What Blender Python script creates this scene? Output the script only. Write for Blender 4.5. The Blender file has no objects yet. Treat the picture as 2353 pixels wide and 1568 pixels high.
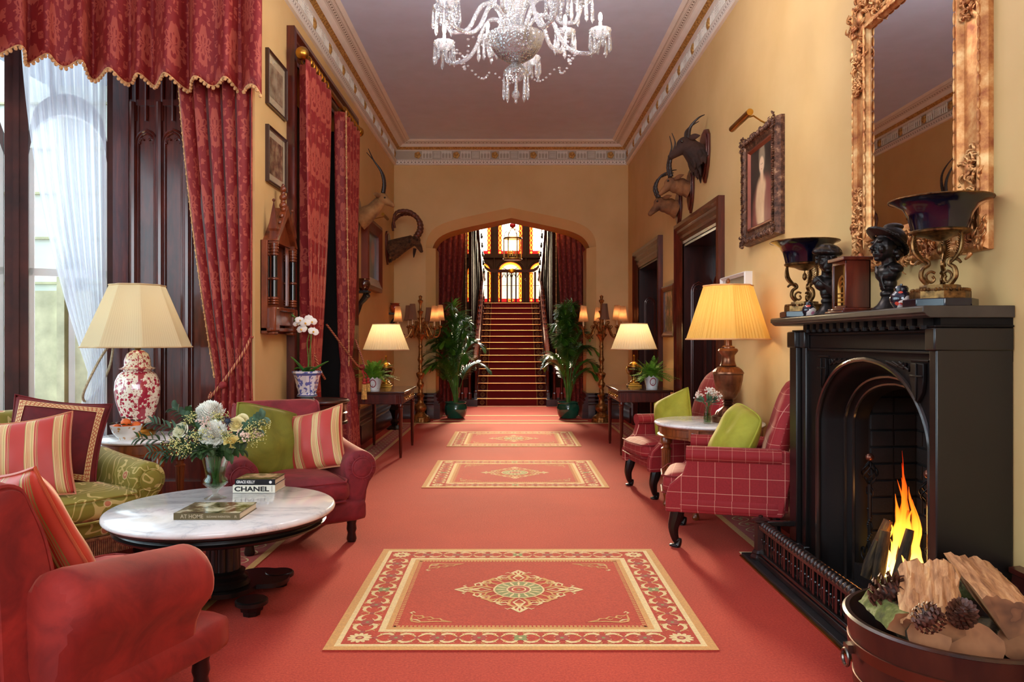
import bpy, bmesh, math, random
from math import sin, cos, pi, sqrt, radians, atan2
from mathutils import Vector, Matrix, Quaternion
random.seed(7)
SC = bpy.context.scene
COL = SC.collection
# ------------------------------------------------------------------ camera
H = 1.34; FPX = 1750.0; CX = 1173.0; CY = 784.0
cam = bpy.data.cameras.new('camera'); camo = bpy.data.objects.new('camera', cam); COL.objects.link(camo)
cam.sensor_width = 36; cam.lens = FPX / 2353 * 36; cam.clip_start = .05; cam.clip_end = 100
cam.shift_x = (2353 / 2 - CX) / 2353
camo.location = (0, 0, H); camo.rotation_euler = (pi / 2, 0, 0)
SC.camera = camo
def W(px, py, y):            # photo pixel at a known depth -> place
    return Vector(((px - CX) * y / FPX, y, H - (py - CY) * y / FPX))
# ------------------------------------------------------------------ colour management
SC.view_settings.view_transform = 'Standard'; SC.view_settings.look = 'None'
SC.view_settings.gamma = 1; SC.view_settings.use_curve_mapping = False
SC.view_settings.exposure = 0.28
SC.cycles.use_denoising = True
SC.cycles.max_bounces = 10; SC.cycles.transparent_max_bounces = 24
SC.cycles.diffuse_bounces = 5; SC.cycles.transmission_bounces = 8
SC.cycles.sample_clamp_indirect = 6; SC.cycles.caustics_reflective = False; SC.cycles.caustics_refractive = False
# ------------------------------------------------------------------ daylight and fill
wd = bpy.data.worlds.new('sky'); SC.world = wd; wd.use_nodes = True
bg = wd.node_tree.nodes['Background']; bg.inputs[0].default_value = (.78, .89, 1, 1); bg.inputs[1].default_value = 4.2
def area(name, loc, size, energy, col, tgt, portal=False, spread=pi):
    l = bpy.data.lights.new(name, 'AREA'); l.shape = 'RECTANGLE'; l.size, l.size_y = size; l.energy = energy; l.color = col
    l.spread = spread
    l.cycles.is_portal = portal
    o = bpy.data.objects.new(name, l); COL.objects.link(o); o.location = loc
    d = Vector(tgt) - Vector(loc); o.rotation_euler = d.to_track_quat('-Z', 'Y').to_euler(); return o
def point(name, loc, energy, col=(1, .72, .42), r=.04, parent=None):
    l = bpy.data.lights.new(name, 'POINT'); l.energy = energy; l.color = col; l.shadow_soft_size = r
    o = bpy.data.objects.new(name, l); COL.objects.link(o); o.location = loc
    if parent: o.parent = parent
    return o
# daylight at the bay (side panes and the long street side) and through the stair window, plus added fill
area('daylight_bay_side', (-5.35, 2.6, 2.3), (4.6, 3.2), 90, (.80, .90, 1), (0, 2.9, 1.0))
area('daylight_bay_end', (-4.2, 6.75, 2.3), (1.5, 3.2), 70, (.85, .93, 1), (-2.4, 3.5, .6))
area('fill_hall_end', (0, -3.3, 2.7), (3.2, 2.6), 120, (.90, .95, 1), (0, 6, 4.6))  # added fill behind the camera, aimed up to lighten the ceiling
area('daylight_stair_window', (0, 21.75, 4.6), (1.5, 2.4), 330, (1, .80, .52), (0, 9.0, .6), spread=radians(44))
area('fill_stair_top', (0, 17.6, 7.3), (2.0, 3.0), 85, (1, .80, .60), (0, 17.3, 0))  # added overhead fill that brightens the stairs
# ------------------------------------------------------------------ tree expressions
def lin(c):
    if isinstance(c, (int, float)): c = (c, c, c)
    if max(c) > 1.001: c = [v / 255 for v in c]
    return tuple((v / 12.92 if v <= .04045 else ((v + .055) / 1.055) ** 2.4) for v in c[:3]) + (1,)
TR = [None]
class X:
    def __init__(s, k): s.k = k
    def _m(op, *a, clamp=False):
        n = TR[0].nodes.new('ShaderNodeMath'); n.operation = op; n.use_clamp = clamp
        for i, v in enumerate(a):
            if isinstance(v, X): TR[0].links.new(v.k, n.inputs[i])
            else: n.inputs[i].default_value = v
        return X(n.outputs[0])
    def __add__(a, b): return X._m('ADD', a, b)
    __radd__ = __add__
    def __sub__(a, b): return X._m('SUBTRACT', a, b)
    def __rsub__(a, b): return X._m('SUBTRACT', b, a)
    def __mul__(a, b): return X._m('MULTIPLY', a, b)
    __rmul__ = __mul__
    def __truediv__(a, b): return X._m('DIVIDE', a, b)
    def __lt__(a, b): return X._m('LESS_THAN', a, b)
    def __gt__(a, b): return X._m('GREATER_THAN', a, b)
def mx(a, b): return X._m('MAXIMUM', a, b)
def mn(a, b): return X._m('MINIMUM', a, b)
def xabs(a): return X._m('ABSOLUTE', a)
def xsin(a): return X._m('SINE', a)
def fr(a): return X._m('FRACT', a)
def at2(a, b): return X._m('ARCTAN2', a, b)
def xsqrt(a): return X._m('SQRT', a)
def clampx(a): return X._m('ADD', a, 0., clamp=True)
def inp(sock, v):
    if isinstance(v, X): TR[0].links.new(v.k, sock)
    elif hasattr(v, 'is_linked'): TR[0].links.new(v, sock)
    else: sock.default_value = v
def nd(t, **kw):
    n = TR[0].nodes.new(t)
    for k, v in kw.items(): setattr(n, k, v)
    return n
def coords(kind='Object', scale=(1, 1, 1), rot=(0, 0, 0)):
    tc = nd('ShaderNodeTexCoord'); mp = nd('ShaderNodeMapping')
    TR[0].links.new(tc.outputs[kind], mp.inputs[0]); mp.inputs['Scale'].default_value = scale; mp.inputs['Rotation'].default_value = rot
    return mp.outputs[0]
def xyz(v):
    s = nd('ShaderNodeSeparateXYZ'); TR[0].links.new(v, s.inputs[0]); return X(s.outputs[0]), X(s.outputs[1]), X(s.outputs[2])
def vec(x, y, z=0.):
    s = nd('ShaderNodeCombineXYZ'); inp(s.inputs[0], x); inp(s.inputs[1], y); inp(s.inputs[2], z); return s.outputs[0]
def noise(v, sc=5, det=4, rough=.55, dist=0):
    n = nd('ShaderNodeTexNoise'); inp(n.inputs['Vector'], v)
    n.inputs['Scale'].default_value = sc; n.inputs['Detail'].default_value = det; n.inputs['Roughness'].default_value = rough; n.inputs['Distortion'].default_value = dist
    return X(n.outputs[0])
def voro(v, sc=5, feat='F1', out='Distance', rnd=1):
    n = nd('ShaderNodeTexVoronoi', feature=feat); inp(n.inputs['Vector'], v); n.inputs['Scale'].default_value = sc; n.inputs['Randomness'].default_value = rnd
    return X(n.outputs[out])
def ramp(x, stops, mode='LINEAR'):
    r = nd('ShaderNodeValToRGB'); inp(r.inputs[0], x); cr = r.color_ramp; cr.interpolation = mode
    while len(cr.elements) < len(stops): cr.elements.new(.5)
    for e, (p, c) in zip(cr.elements, stops): e.position = p
    for e, (p, c) in zip(cr.elements, stops): e.color = lin(c)
    return r.outputs[0]
def ss(x, a, b): # smooth 0..1
    n = nd('ShaderNodeMapRange', interpolation_type='SMOOTHSTEP'); inp(n.inputs[0], x); n.inputs[1].default_value = a; n.inputs[2].default_value = b
    return X(n.outputs[0])
def mixc(f, a, b):
    n = nd('ShaderNodeMix', data_type='RGBA'); inp(n.inputs[0], f)
    for i, v in ((6, a), (7, b)):
        if isinstance(v, tuple): n.inputs[i].default_value = lin(v)
        else: inp(n.inputs[i], v)
    return n.outputs[2]
MATS = {}
def mat(name, col=(128, 128, 128), rough=.5, metal=0., var=.12, vs=4., bump=0., bs=80., coat=0., sheen=0., sheen_col=None, stretch=(1, 1, 1),
        f=None, kind='Object', emit=None, es=0., trans=0., ior=1.45, spec=.5, height=None, bdist=.004, sss=0.):
    if name in MATS: return MATS[name]
    m = bpy.data.materials.new(name); m.use_nodes = True; TR[0] = m.node_tree
    b = m.node_tree.nodes['Principled BSDF']
    b.inputs['Roughness'].default_value = rough; b.inputs['Metallic'].default_value = metal
    b.inputs['Coat Weight'].default_value = coat; b.inputs['Coat Roughness'].default_value = .12
    b.inputs['Sheen Weight'].default_value = sheen
    if sheen: b.inputs['Sheen Tint'].default_value = lin(sheen_col or (255, 200, 190)); b.inputs['Sheen Roughness'].default_value = .45
    b.inputs['Transmission Weight'].default_value = trans; b.inputs['IOR'].default_value = ior
    b.inputs['Specular IOR Level'].default_value = spec
    v = coords(kind, stretch)
    if f:
        c = f(v)
    else:
        n = noise(v, vs)
        c = mixc(clampx((n - .5) * 2.2 + .5), tuple(min(255, x * (1 - var)) for x in col), tuple(min(255, x * (1 + var)) for x in col))
    if isinstance(c, tuple): b.inputs['Base Color'].default_value = lin(c)
    else: m.node_tree.links.new(c, b.inputs['Base Color'])
    if emit is not None:
        if es:
            if isinstance(emit, tuple): b.inputs['Emission Color'].default_value = lin(emit)
            else: m.node_tree.links.new(c, b.inputs['Emission Color'])
            b.inputs['Emission Strength'].default_value = es
    if bump or height:
        bn = nd('ShaderNodeBump'); bn.inputs['Strength'].default_value = bump or .5; bn.inputs['Distance'].default_value = bdist
        h = height(v) if height else noise(v, bs, 3)
        inp(bn.inputs['Height'], h); m.node_tree.links.new(bn.outputs[0], b.inputs['Normal'])
    MATS[name] = m
    return m
def clear_mat(name, tint=(255, 255, 255), refl=.35, rough=.02, fres=1.5):
    """thin clear glass: reflects by its angle, otherwise lets light through"""
    if name in MATS: return MATS[name]
    m = bpy.data.materials.new(name); m.use_nodes = True; TR[0] = m.node_tree; nt = m.node_tree
    nt.nodes.remove(nt.nodes['Principled BSDF']); out = nt.nodes['Material Output']
    t = nd('ShaderNodeBsdfTransparent'); t.inputs[0].default_value = lin(tint)
    g = nd('ShaderNodeBsdfGlossy'); g.inputs['Roughness'].default_value = rough
    fz = nd('ShaderNodeLayerWeight'); fz.inputs[0].default_value = refl
    mxs = nd('ShaderNodeMixShader'); nt.links.new(fz.outputs['Facing'], mxs.inputs[0])
    nt.links.new(t.outputs[0], mxs.inputs[1]); nt.links.new(g.outputs[0], mxs.inputs[2]); nt.links.new(mxs.outputs[0], out.inputs[0])
    MATS[name] = m; return m
def thin_cloth(name, col, trans_w=.5, open_w=0., f=None, kind='UV', tcol=None):
    """cloth that light shines through: diffuse + translucent (+ open weave)"""
    if name in MATS: return MATS[name]
    m = bpy.data.materials.new(name); m.use_nodes = True; TR[0] = m.node_tree; nt = m.node_tree
    nt.nodes.remove(nt.nodes['Principled BSDF']); out = nt.nodes['Material Output']
    d = nd('ShaderNodeBsdfDiffuse'); t = nd('ShaderNodeBsdfTranslucent'); a = nd('ShaderNodeMixShader'); a.inputs[0].default_value = trans_w
    if f:
        c = f(coords(kind)); nt.links.new(c, d.inputs[0]); nt.links.new(c, t.inputs[0])
    else: d.inputs[0].default_value = lin(col); t.inputs[0].default_value = lin(tcol or col)
    nt.links.new(d.outputs[0], a.inputs[1]); nt.links.new(t.outputs[0], a.inputs[2])
    last = a.outputs[0]
    if open_w:
        tr = nd('ShaderNodeBsdfTransparent'); b = nd('ShaderNodeMixShader'); b.inputs[0].default_value = open_w
        nt.links.new(last, b.inputs[1]); nt.links.new(tr.outputs[0], b.inputs[2]); last = b.outputs[0]
    nt.links.new(last, out.inputs[0]); MATS[name] = m; return m
def glow(name, col, s):
    if name in MATS: return MATS[name]
    m = bpy.data.materials.new(name); m.use_nodes = True; nt = m.node_tree
    b = nt.nodes['Principled BSDF']; b.inputs['Base Color'].default_value = lin(col); b.inputs['Emission Color'].default_value = lin(col); b.inputs['Emission Strength'].default_value = s
    MATS[name] = m; return m
# ------------------------------------------------------------------ mesh builder
class MB:
    def __init__(s):
        s.bm = bmesh.new(); s.uv = s.bm.loops.layers.uv.new('uv'); s.mi = 0; s.M = Matrix()
    def v(s, p): return s.bm.verts.new(s.M @ Vector(p))
    def f(s, vs, uvs=None):
        try: f = s.bm.faces.new(vs)
        except ValueError: return None
        f.material_index = s.mi; f.smooth = True
        if uvs:
            for l, u in zip(f.loops, uvs): l[s.uv].uv = u
        return f
    def poly(s, pts, uvs=None): return s.f([s.v(p) for p in pts], uvs or [(p[0], p[1]) for p in pts])
    def box(s, c, d, rz=0, taper=1.):
        R = Matrix.Rotation(rz, 3, 'Z'); hx, hy, hz = d[0] / 2, d[1] / 2, d[2] / 2; c = Vector(c)
        P = [s.v(c + R @ Vector((sx * hx * (taper if sz < 0 else 1), sy * hy * (taper if sz < 0 else 1), sz * hz))) for sz in (-1, 1) for sy in (-1, 1) for sx in (-1, 1)]
        D = [(0, 2, 3, 1), (4, 5, 7, 6), (0, 1, 5, 4), (2, 6, 7, 3), (0, 4, 6, 2), (1, 3, 7, 5)]
        dims = [(d[0], d[1]), (d[0], d[1]), (d[0], d[2]), (d[0], d[2]), (d[1], d[2]), (d[1], d[2])]
        ax = [(0, 1), (0, 1), (0, 2), (0, 2), (1, 2), (1, 2)]
        for q, (a, b) in zip(D, ax): s.f([P[i] for i in q], [(P[i].co[a], P[i].co[b]) for i in q])
        return s
    def b2(s, x0, x1, y0, y1, z0, z1): return s.box(((x0 + x1) / 2, (y0 + y1) / 2, (z0 + z1) / 2), (abs(x1 - x0), abs(y1 - y0), abs(z1 - z0)))
    def surf(s, fn, nu, nv, cu=False, cv=False, uvf=None):
        g = [[s.v(fn(i / nu, j / nv)) for j in range(nv + (0 if cv else 1))] for i in range(nu + (0 if cu else 1))]
        for i in range(nu):
            for j in range(nv):
                i2 = (i + 1) % len(g) if cu else i + 1; j2 = (j + 1) % len(g[0]) if cv else j + 1
                q = [(i / nu, j / nv), ((i + 1) / nu, j / nv), ((i + 1) / nu, (j + 1) / nv), (i / nu, (j + 1) / nv)]
                if uvf: q = [uvf(*a) for a in q]
                s.f([g[i][j], g[i2][j], g[i2][j2], g[i][j2]], q)
        return s
    def lathe(s, prof, seg=32, c=(0, 0, 0), rf=None, caps=True, a0=0, sq=None):
        n = len(prof) - 1; c = Vector(c)
        L = [0]
        for a, b in zip(prof, prof[1:]): L.append(L[-1] + sqrt((a[0] - b[0]) ** 2 + (a[1] - b[1]) ** 2))
        g = []
        for i in range(seg):
            t = 2 * pi * i / seg + a0; row = []
            for j, (r, z) in enumerate(prof):
                k = rf(t, j / n) if rf else 1
                row.append(s.v(c + Vector((r * k * cos(t), r * k * sin(t), z))))
            g.append(row)
        for i in range(seg):
            for j in range(n):
                a, b = g[i], g[(i + 1) % seg]
                s.f([a[j], b[j], b[j + 1], a[j + 1]], [(i / seg, L[j]), ((i + 1) / seg, L[j]), ((i + 1) / seg, L[j + 1]), (i / seg, L[j + 1])])
        if caps:
            if prof[0][0] > 1e-4: s.f([g[i][0] for i in range(seg)][::-1])
            if prof[-1][0] > 1e-4: s.f([g[i][-1] for i in range(seg)])
        return s
    def tube(s, pts, r, seg=8, caps=True, flat=1.):
        pts = [Vector(p) for p in pts]; n = len(pts)
        rs = r if isinstance(r, (list, tuple)) else [r] * n
        t = (pts[1] - pts[0]).normalized(); u = t.orthogonal().normalized(); rings = []; L = 0
        for i, p in enumerate(pts):
            if i: L += (p - pts[i - 1]).length
            d = (pts[min(i + 1, n - 1)] - pts[max(i - 1, 0)])
            d = d.normalized() if d.length > 1e-9 else t
            ax = t.cross(d)
            if ax.length > 1e-7: u = Quaternion(ax.normalized(), t.angle(d)) @ u
            t = d; w = t.cross(u).normalized(); u = w.cross(t).normalized()
            rings.append(([s.v(p + (u * cos(2 * pi * k / seg) + w * sin(2 * pi * k / seg) * flat) * rs[i]) for k in range(seg)], L))
        for (a, la), (b, lb) in zip(rings, rings[1:]):
            for k in range(seg):
                k2 = (k + 1) % seg; s.f([a[k], a[k2], b[k2], b[k]], [(k / seg, la), ((k + 1) / seg, la), ((k + 1) / seg, lb), (k / seg, lb)])
        if caps: s.f(rings[0][0][::-1]); s.f(rings[-1][0])
        return s
    def ball(s, c, r, nu=16, nv=10):
        if not isinstance(r, (tuple, list)): r = (r, r, r)
        c = Vector(c)
        top = s.v(c + Vector((0, 0, r[2]))); bot = s.v(c - Vector((0, 0, r[2])))
        g = [[s.v(c + Vector((r[0] * cos(2 * pi * i / nu) * sin(pi * j / nv), r[1] * sin(2 * pi * i / nu) * sin(pi * j / nv), -r[2] * cos(pi * j / nv)))) for j in range(1, nv)] for i in range(nu)]
        for i in range(nu):
            a, b = g[i], g[(i + 1) % nu]; s.f([bot, b[0], a[0]]); s.f([a[-1], b[-1], top])
            for j in range(nv - 2): s.f([a[j], b[j], b[j + 1], a[j + 1]])
        return s
    def prism(s, poly, d0, d1, ax='z', uvd=True):
        """extrude a 2D polygon between two offsets along an axis"""
        mp = {'z': lambda a, b, d: (a, b, d), 'y': lambda a, b, d: (a, d, b), 'x': lambda a, b, d: (d, a, b)}[ax]
        A = [s.v(mp(a, b, d0)) for a, b in poly]; B = [s.v(mp(a, b, d1)) for a, b in poly]; n = len(poly)
        s.f(A[::-1], [poly[i] for i in range(n)][::-1]); s.f(B, list(poly)); L = 0
        for i in range(n):
            j = (i + 1) % n; l = sqrt((poly[i][0] - poly[j][0]) ** 2 + (poly[i][1] - poly[j][1]) ** 2)
            s.f([A[i], A[j], B[j], B[i]], [(L, d0), (L + l, d0), (L + l, d1), (L, d1)]); L += l
        return s
    def sweep(s, prof, path, fr):
        """profile (a,b) carried along path; fr(i) -> (origin, A, B) ; closed profile"""
        rings = []
        for i in range(len(path)):
            o, A, B = fr(i); rings.append([s.v(Vector(o) + A * a + B * b) for a, b in prof])
        n = len(prof)
        for i in range(len(rings) - 1):
            for k in range(n):
                k2 = (k + 1) % n; s.f([rings[i][k], rings[i][k2], rings[i + 1][k2], rings[i + 1][k]], [(i, k), (i, k + 1), (i + 1, k + 1), (i + 1, k)])
        s.f(rings[0][::-1]); s.f(rings[-1]); return s
    def build(s, name, m, parent=None, bevel=0, seg=2, sub=0, smooth=35, loc=None, rz=None, weld=False, solid=0, rot=None):
        if weld: bmesh.ops.remove_doubles(s.bm, verts=s.bm.verts, dist=1e-5)
        bmesh.ops.recalc_face_normals(s.bm, faces=s.bm.faces)
        me = bpy.data.meshes.new(name); s.bm.to_mesh(me); s.bm.free()
        for k in (m if isinstance(m, (list, tuple)) else [m]): me.materials.append(k)
        if smooth is None:
            me.polygons.foreach_set('use_smooth', [False] * len(me.polygons))
        o = bpy.data.objects.new(name, me); COL.objects.link(o)
        if smooth and smooth < 180:
            es = me.edges
            bm = bmesh.new(); bm.from_mesh(me)
            th = radians(smooth)
            for e in bm.edges:
                if len(e.link_faces) == 2 and e.calc_face_angle(0) > th: e.smooth = False
            bm.to_mesh(me); bm.free()
        if solid:
            k = o.modifiers.new('thick', 'SOLIDIFY'); k.thickness = solid; k.offset = 0
        if bevel:
            k = o.modifiers.new('edge', 'BEVEL'); k.width = bevel; k.segments = seg; k.limit_method = 'ANGLE'; k.angle_limit = radians(35); k.harden_normals = False
        if sub:
            k = o.modifiers.new('soft', 'SUBSURF'); k.levels = sub; k.render_levels = sub
        if parent is not None: o.parent = parent
        if loc: o.location = loc
        if rz is not None: o.rotation_euler.z = rz
        if rot is not None: o.rotation_euler = rot
        return o
def tag(o, label, cat, group=None, kind=None):
    if label: o['label'] = label
    if cat: o['category'] = cat
    if group: o['group'] = group
    if kind: o['kind'] = kind
    return o
def thing(name, label, cat, loc=(0, 0, 0), rz=0, group=None):
    o = bpy.data.objects.new(name, None); COL.objects.link(o); o.location = loc; o.rotation_euler.z = rz; o.empty_display_size = .1
    return tag(o, label, cat, group)
def struct(o): o['kind'] = 'structure'; return o
def copy_tree(o, parent=None):
    c = o.copy(); COL.objects.link(c)
    if parent is not None: c.parent = parent
    for ch in [k for k in list(COL.objects) if k.parent == o]: copy_tree(ch, c)
    return c
def arc(cx, cy, r, a0, a1, n=16, ry=None):
    return [(cx + r * cos(a0 + (a1 - a0) * i / n), cy + (ry or r) * sin(a0 + (a1 - a0) * i / n)) for i in range(n + 1)]
def smoothpts(P, k=6):
    """catmull-rom through points"""
    P = [Vector(p) for p in P]; out = []
    for i in range(len(P) - 1):
        a, b, c, d = P[max(i - 1, 0)], P[i], P[i + 1], P[min(i + 2, len(P) - 1)]
        for j in range(k):
            t = j / k; out.append(.5 * ((2 * b) + (c - a) * t + (2 * a - 5 * b + 4 * c - d) * t * t + (3 * b - a - 3 * c + d) * t ** 3))
    out.append(P[-1]); return out
def smooth1(vals, k=6): return [p[0] for p in smoothpts([(v, 0) for v in vals], k)]
# ------------------------------------------------------------------ materials
MAHOG = mat('mahogany', rough=.28, coat=.5, f=lambda v: ramp(noise(v, 3.2, 6, .6, .6), [(.3, (50, 15, 9)), (.55, (84, 28, 16)), (.75, (112, 42, 22))]), stretch=(6, 6, .8))
MAHOGD = mat('dark_mahogany', rough=.3, coat=.4, f=lambda v: ramp(noise(v, 3, 5, .6, .5), [(.3, (30, 9, 6)), (.7, (64, 22, 14))]), stretch=(5, 5, .8))
WALNUT = mat('walnut', rough=.32, coat=.4, f=lambda v: ramp(noise(v, 4, 6, .6, .8), [(.3, (88, 40, 16)), (.7, (150, 78, 34))]), stretch=(6, 6, 1))
EBONY = mat('ebonised_wood', (15, 9, 8), .34, coat=.15)
BLACKOAK = mat('black_carved_wood', rough=.5, coat=.0, spec=.2, f=lambda v: ramp(noise(v, 5, 5), [(.3, (6, 4, 4)), (.75, (18, 10, 8))]), bump=.15, bs=40)
SLATE = mat('slate', (30, 29, 30), .45, var=.25, vs=12, bump=.2, bs=60)
SHELF = mat('slate_shelf', (54, 46, 39), .38, var=.2, vs=10)
MARBLE = mat('white_marble', rough=.12, coat=.3, f=lambda v: ramp(xabs(noise(v, 2.5, 8, .62, 1.1) - .5) * 3.2, [(0, (206, 206, 206)), (.06, (226, 224, 220)), (.3, (240, 238, 234))]))
BRASS = mat('brass', (176, 128, 52), .3, 1, var=.15)
GOLD = mat('gilt', (200, 138, 62), .42, .85, var=.3, vs=30, bump=.3, bs=120)
GILTRED = mat('worn_gilt', rough=.45, metal=.7, f=lambda v: ramp(noise(v, 11, 5, .65), [(.32, (150, 84, 50)), (.5, (200, 138, 82)), (.7, (232, 190, 132))]), bump=.2, bs=50)
BRONZE = mat('bronze', (42, 38, 36), .34, .75, var=.35, vs=20, bump=.2, bs=60)
IRON = mat('wrought_iron', (26, 24, 24), .5, .8, var=.3, vs=30)
WHITEP = mat('white_plaster', (232, 226, 216), .6, var=.03)
CREAMSH = None
# ================================================================== shell
XL, XR, YB, ZC = -2.02, 2.04, 13.2, 4.76
PAINT = mat('ochre_paint', rough=.62, f=lambda v: ramp(noise(v, 1.3, 4), [(.3, (206, 168, 108)), (.7, (218, 182, 124))]), bump=.06, bs=14)
CEILP = mat('ceiling_paint', (206, 220, 250), .75, var=.02)
def carpet_f(v):
    n1 = noise(v, .9, 4); n2 = noise(v, 95, 3, .7)
    return mixc(clampx((n2 - .38) * 3.2), ramp(n1, [(.3, (150, 28, 21)), (.7, (172, 40, 28))]), ramp(n1, [(.3, (184, 50, 36)), (.7, (202, 66, 44))]))
CARPET = mat('red_carpet', rough=.95, f=carpet_f, sheen=.12, sheen_col=(255, 150, 110), height=lambda v: noise(v, 160, 3, .7), bump=.55, bdist=.006)
def yarn(name, c, k=.14): return mat(name, rough=.95, f=lambda v: mixc(clampx((noise(v, 110, 3, .7) - .3) * 1.5), tuple(x * (1 - k) for x in c), tuple(min(255, x * (1 + k)) for x in c)), sheen=.2, height=lambda v: noise(v, 170, 3, .7), bump=.5, bdist=.005)
YC, YG, YGR, YR, YD = yarn('cream_yarn', (232, 206, 148)), yarn('gold_yarn', (206, 152, 78)), yarn('green_yarn', (122, 138, 74)), yarn('deep_red_yarn', (160, 36, 32)), yarn('border_red_yarn', (172, 52, 44))
b = MB(); b.b2(-6.2, XR + .4, -3.6, 24, -.1, 0); struct(b.build('floor', CARPET))
b = MB(); b.b2(-6.2, XR + .4, -3.6, YB + .7, ZC, ZC + .1); struct(b.build('ceiling', CEILP))
# ---- walls
b = MB()
b.b2(XL - .35, XL, 6.02, 7.15, 0, ZC); b.b2(XL - .35, XL, 9.5, YB + .1, 0, ZC); b.b2(XL - .35, XL, 7.15, 9.5, 3.95, ZC)
struct(b.build('wall_left', PAINT, smooth=None))
D1 = (7.5, 8.98, 2.48); D2 = (10.45, 12.1, 2.5)
b = MB()
b.b2(XR, XR + .4, -3.5, 3.2, 0, ZC); b.b2(XR, XR + .4, 4.3, D1[0], 0, ZC); b.b2(XR, XR + .4, 3.2, 4.3, 1.22, ZC); b.b2(XR, XR + .4, D1[1], D2[0], 0, ZC); b.b2(XR, XR + .4, D2[1], YB + .1, 0, ZC)
b.b2(XR, XR + .4, D1[0], D1[1], D1[2], ZC); b.b2(XR, XR + .4, D2[0], D2[1], D2[2], ZC)
struct(b.build('wall_right', PAINT, smooth=None))
b = MB(); b.b2(-6, XR + .4, -3.55, -3.4, 0, .9); b.b2(-6, -1.7, -3.55, -3.4, .9, ZC); b.b2(1.7, XR + .4, -3.55, -3.4, .9, ZC); b.b2(-1.7, 1.7, -3.55, -3.4, 4.3, ZC)
struct(b.build('wall_rear', PAINT, smooth=None))
# ---- wall with the arch
AC = .01
arch_r = [(1.478, 0), (1.478, 2.96), (1.46, 3.10), (1.40, 3.22), (1.30, 3.315), (1.12, 3.40), (.85, 3.475), (.5, 3.55), (0, 3.655)]
apts = smoothpts([(p[0], p[1]) for p in arch_r[1:]], 5)
hr = [(1.478, 0)] + [(p[0], p[1]) for p in apts]
def mirror(h): return [(AC + x, z) for x, z in h] + [(AC - x, z) for x, z in h[::-1][1:]]
outer = mirror(hr)
def inset(h, k):
    out = []
    for x, z in h:
        if z < 2.9601: out.append((x - k, z))
        else:
            cx_, cz_ = 0, 1.9
            d = Vector((x - cx_, z - cz_)); nx = Vector((d.x * .62, d.y * 1.15)).normalized(); out.append((max(0, x - k * nx.x) if x > 0 else 0, z - k * nx.y if x > 0 else z - k))
    return out
inner = mirror(inset(hr, .16))
b = MB(); n = len(outer)
# front face: strips from the arch edge up to the wall's edges
x0, x1 = XL - .35, XR + .4
for i in range(n - 1):
    a, c = outer[i], outer[i + 1]
    if i == 0: b.poly([(a[0], YB, a[1]), (x1, YB, 0), (x1, YB, c[1]), (c[0], YB, c[1])])
    elif i == n - 2: b.poly([(a[0], YB, a[1]), (x0, YB, a[1]), (x0, YB, 0), (c[0], YB, 0)])
    elif a[0] > AC + 1e-4:
        b.poly([(a[0], YB, a[1]), (x1, YB, a[1]), (x1, YB, c[1]), (c[0], YB, c[1])])
    else: b.poly([(a[0], YB, a[1]), (c[0], YB, c[1]), (x0, YB, c[1]), (x0, YB, a[1])])
b.poly([(x0, YB, 3.655), (x1, YB, 3.655), (x1, YB, ZC), (x0, YB, ZC)])
for k, (P, Q, ya, yb) in enumerate(((outer, inner, YB, YB + .13), (inner, inner, YB + .13, YB + .72))):
    for i in range(n - 1):
        b.poly([(P[i][0], ya, P[i][1]), (P[i + 1][0], ya, P[i + 1][1]), (Q[i + 1][0], yb, Q[i + 1][1]), (Q[i][0], yb, Q[i][1])])
b.poly([(x0, YB + .05, ZC), (x1, YB + .05, ZC), (x1, YB + .05, ZC + .05), (x0, YB + .05, ZC + .05)])
# back face of the wall, in the dark hall
for i in range(1, n - 2):
    a, c = inner[i], inner[i + 1]; yy = YB + .72
    if a[0] > AC + 1e-4: b.poly([(a[0], yy, a[1]), (c[0], yy, c[1]), (3, yy, c[1]), (3, yy, a[1])])
    else: b.poly([(a[0], yy, a[1]), (c[0], yy, c[1]), (-3, yy, c[1]), (-3, yy, a[1])])
zt = max(p[1] for p in inner); b.b2(-3, 3, YB + .70, YB + .73, zt, 7.5)
zs = inner[1][1]; b.b2(inner[0][0], 3, YB + .70, YB + .73, 0, zs); b.b2(-3, inner[-1][0], YB + .70, YB + .73, 0, zs)
struct(b.build('wall_back', PAINT, smooth=None, weld=True))
# ---- skirting
SK = [(0, 0), (.105, 0), (.105, .235), (.095, .25), (.075, .255), (.07, .275), (.082, .285), (.082, .30), (.055, .31), (.05, .335), (.065, .345), (.065, .36), (.035, .375), (.03, .405), (.045, .415), (.045, .435), (0, .44)]
def skirt(name, segs, m=MAHOGD):
    b = MB()
    for p0, p1, nrm in segs:
        p0, p1, nrm = Vector(p0 + (0,)), Vector(p1 + (0,)), Vector(nrm + (0,))
        A = [b.v(p0 + nrm * a + Vector((0, 0, z))) for a, z in SK]; B = [b.v(p1 + nrm * a + Vector((0, 0, z))) for a, z in SK]
        for i in range(len(SK) - 1): b.f([A[i], B[i], B[i + 1], A[i + 1]])
        b.f(A[::-1]); b.f(B)
    return struct(b.build(name, m, smooth=50))
SKM = mat('skirting_mahogany', rough=.3, coat=.5, f=lambda v: ramp(noise(v, 3, 5), [(.3, (44, 13, 9)), (.7, (84, 28, 17))]), stretch=(1, 1, 5))
skirt('baseboard_left', [((XL, 9.8), (XL, YB), (1, 0)), ((XL, 6.02), (XL, 6.85), (1, 0))], SKM)
skirt('baseboard_right', [((XR, -3.4), (XR, 3.05), (-1, 0)), ((XR, 4.75), (XR, 7.22), (-1, 0)), ((XR, 9.26), (XR, 10.17), (-1, 0)), ((XR, 12.38), (XR, YB), (-1, 0))], SKM)
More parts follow.
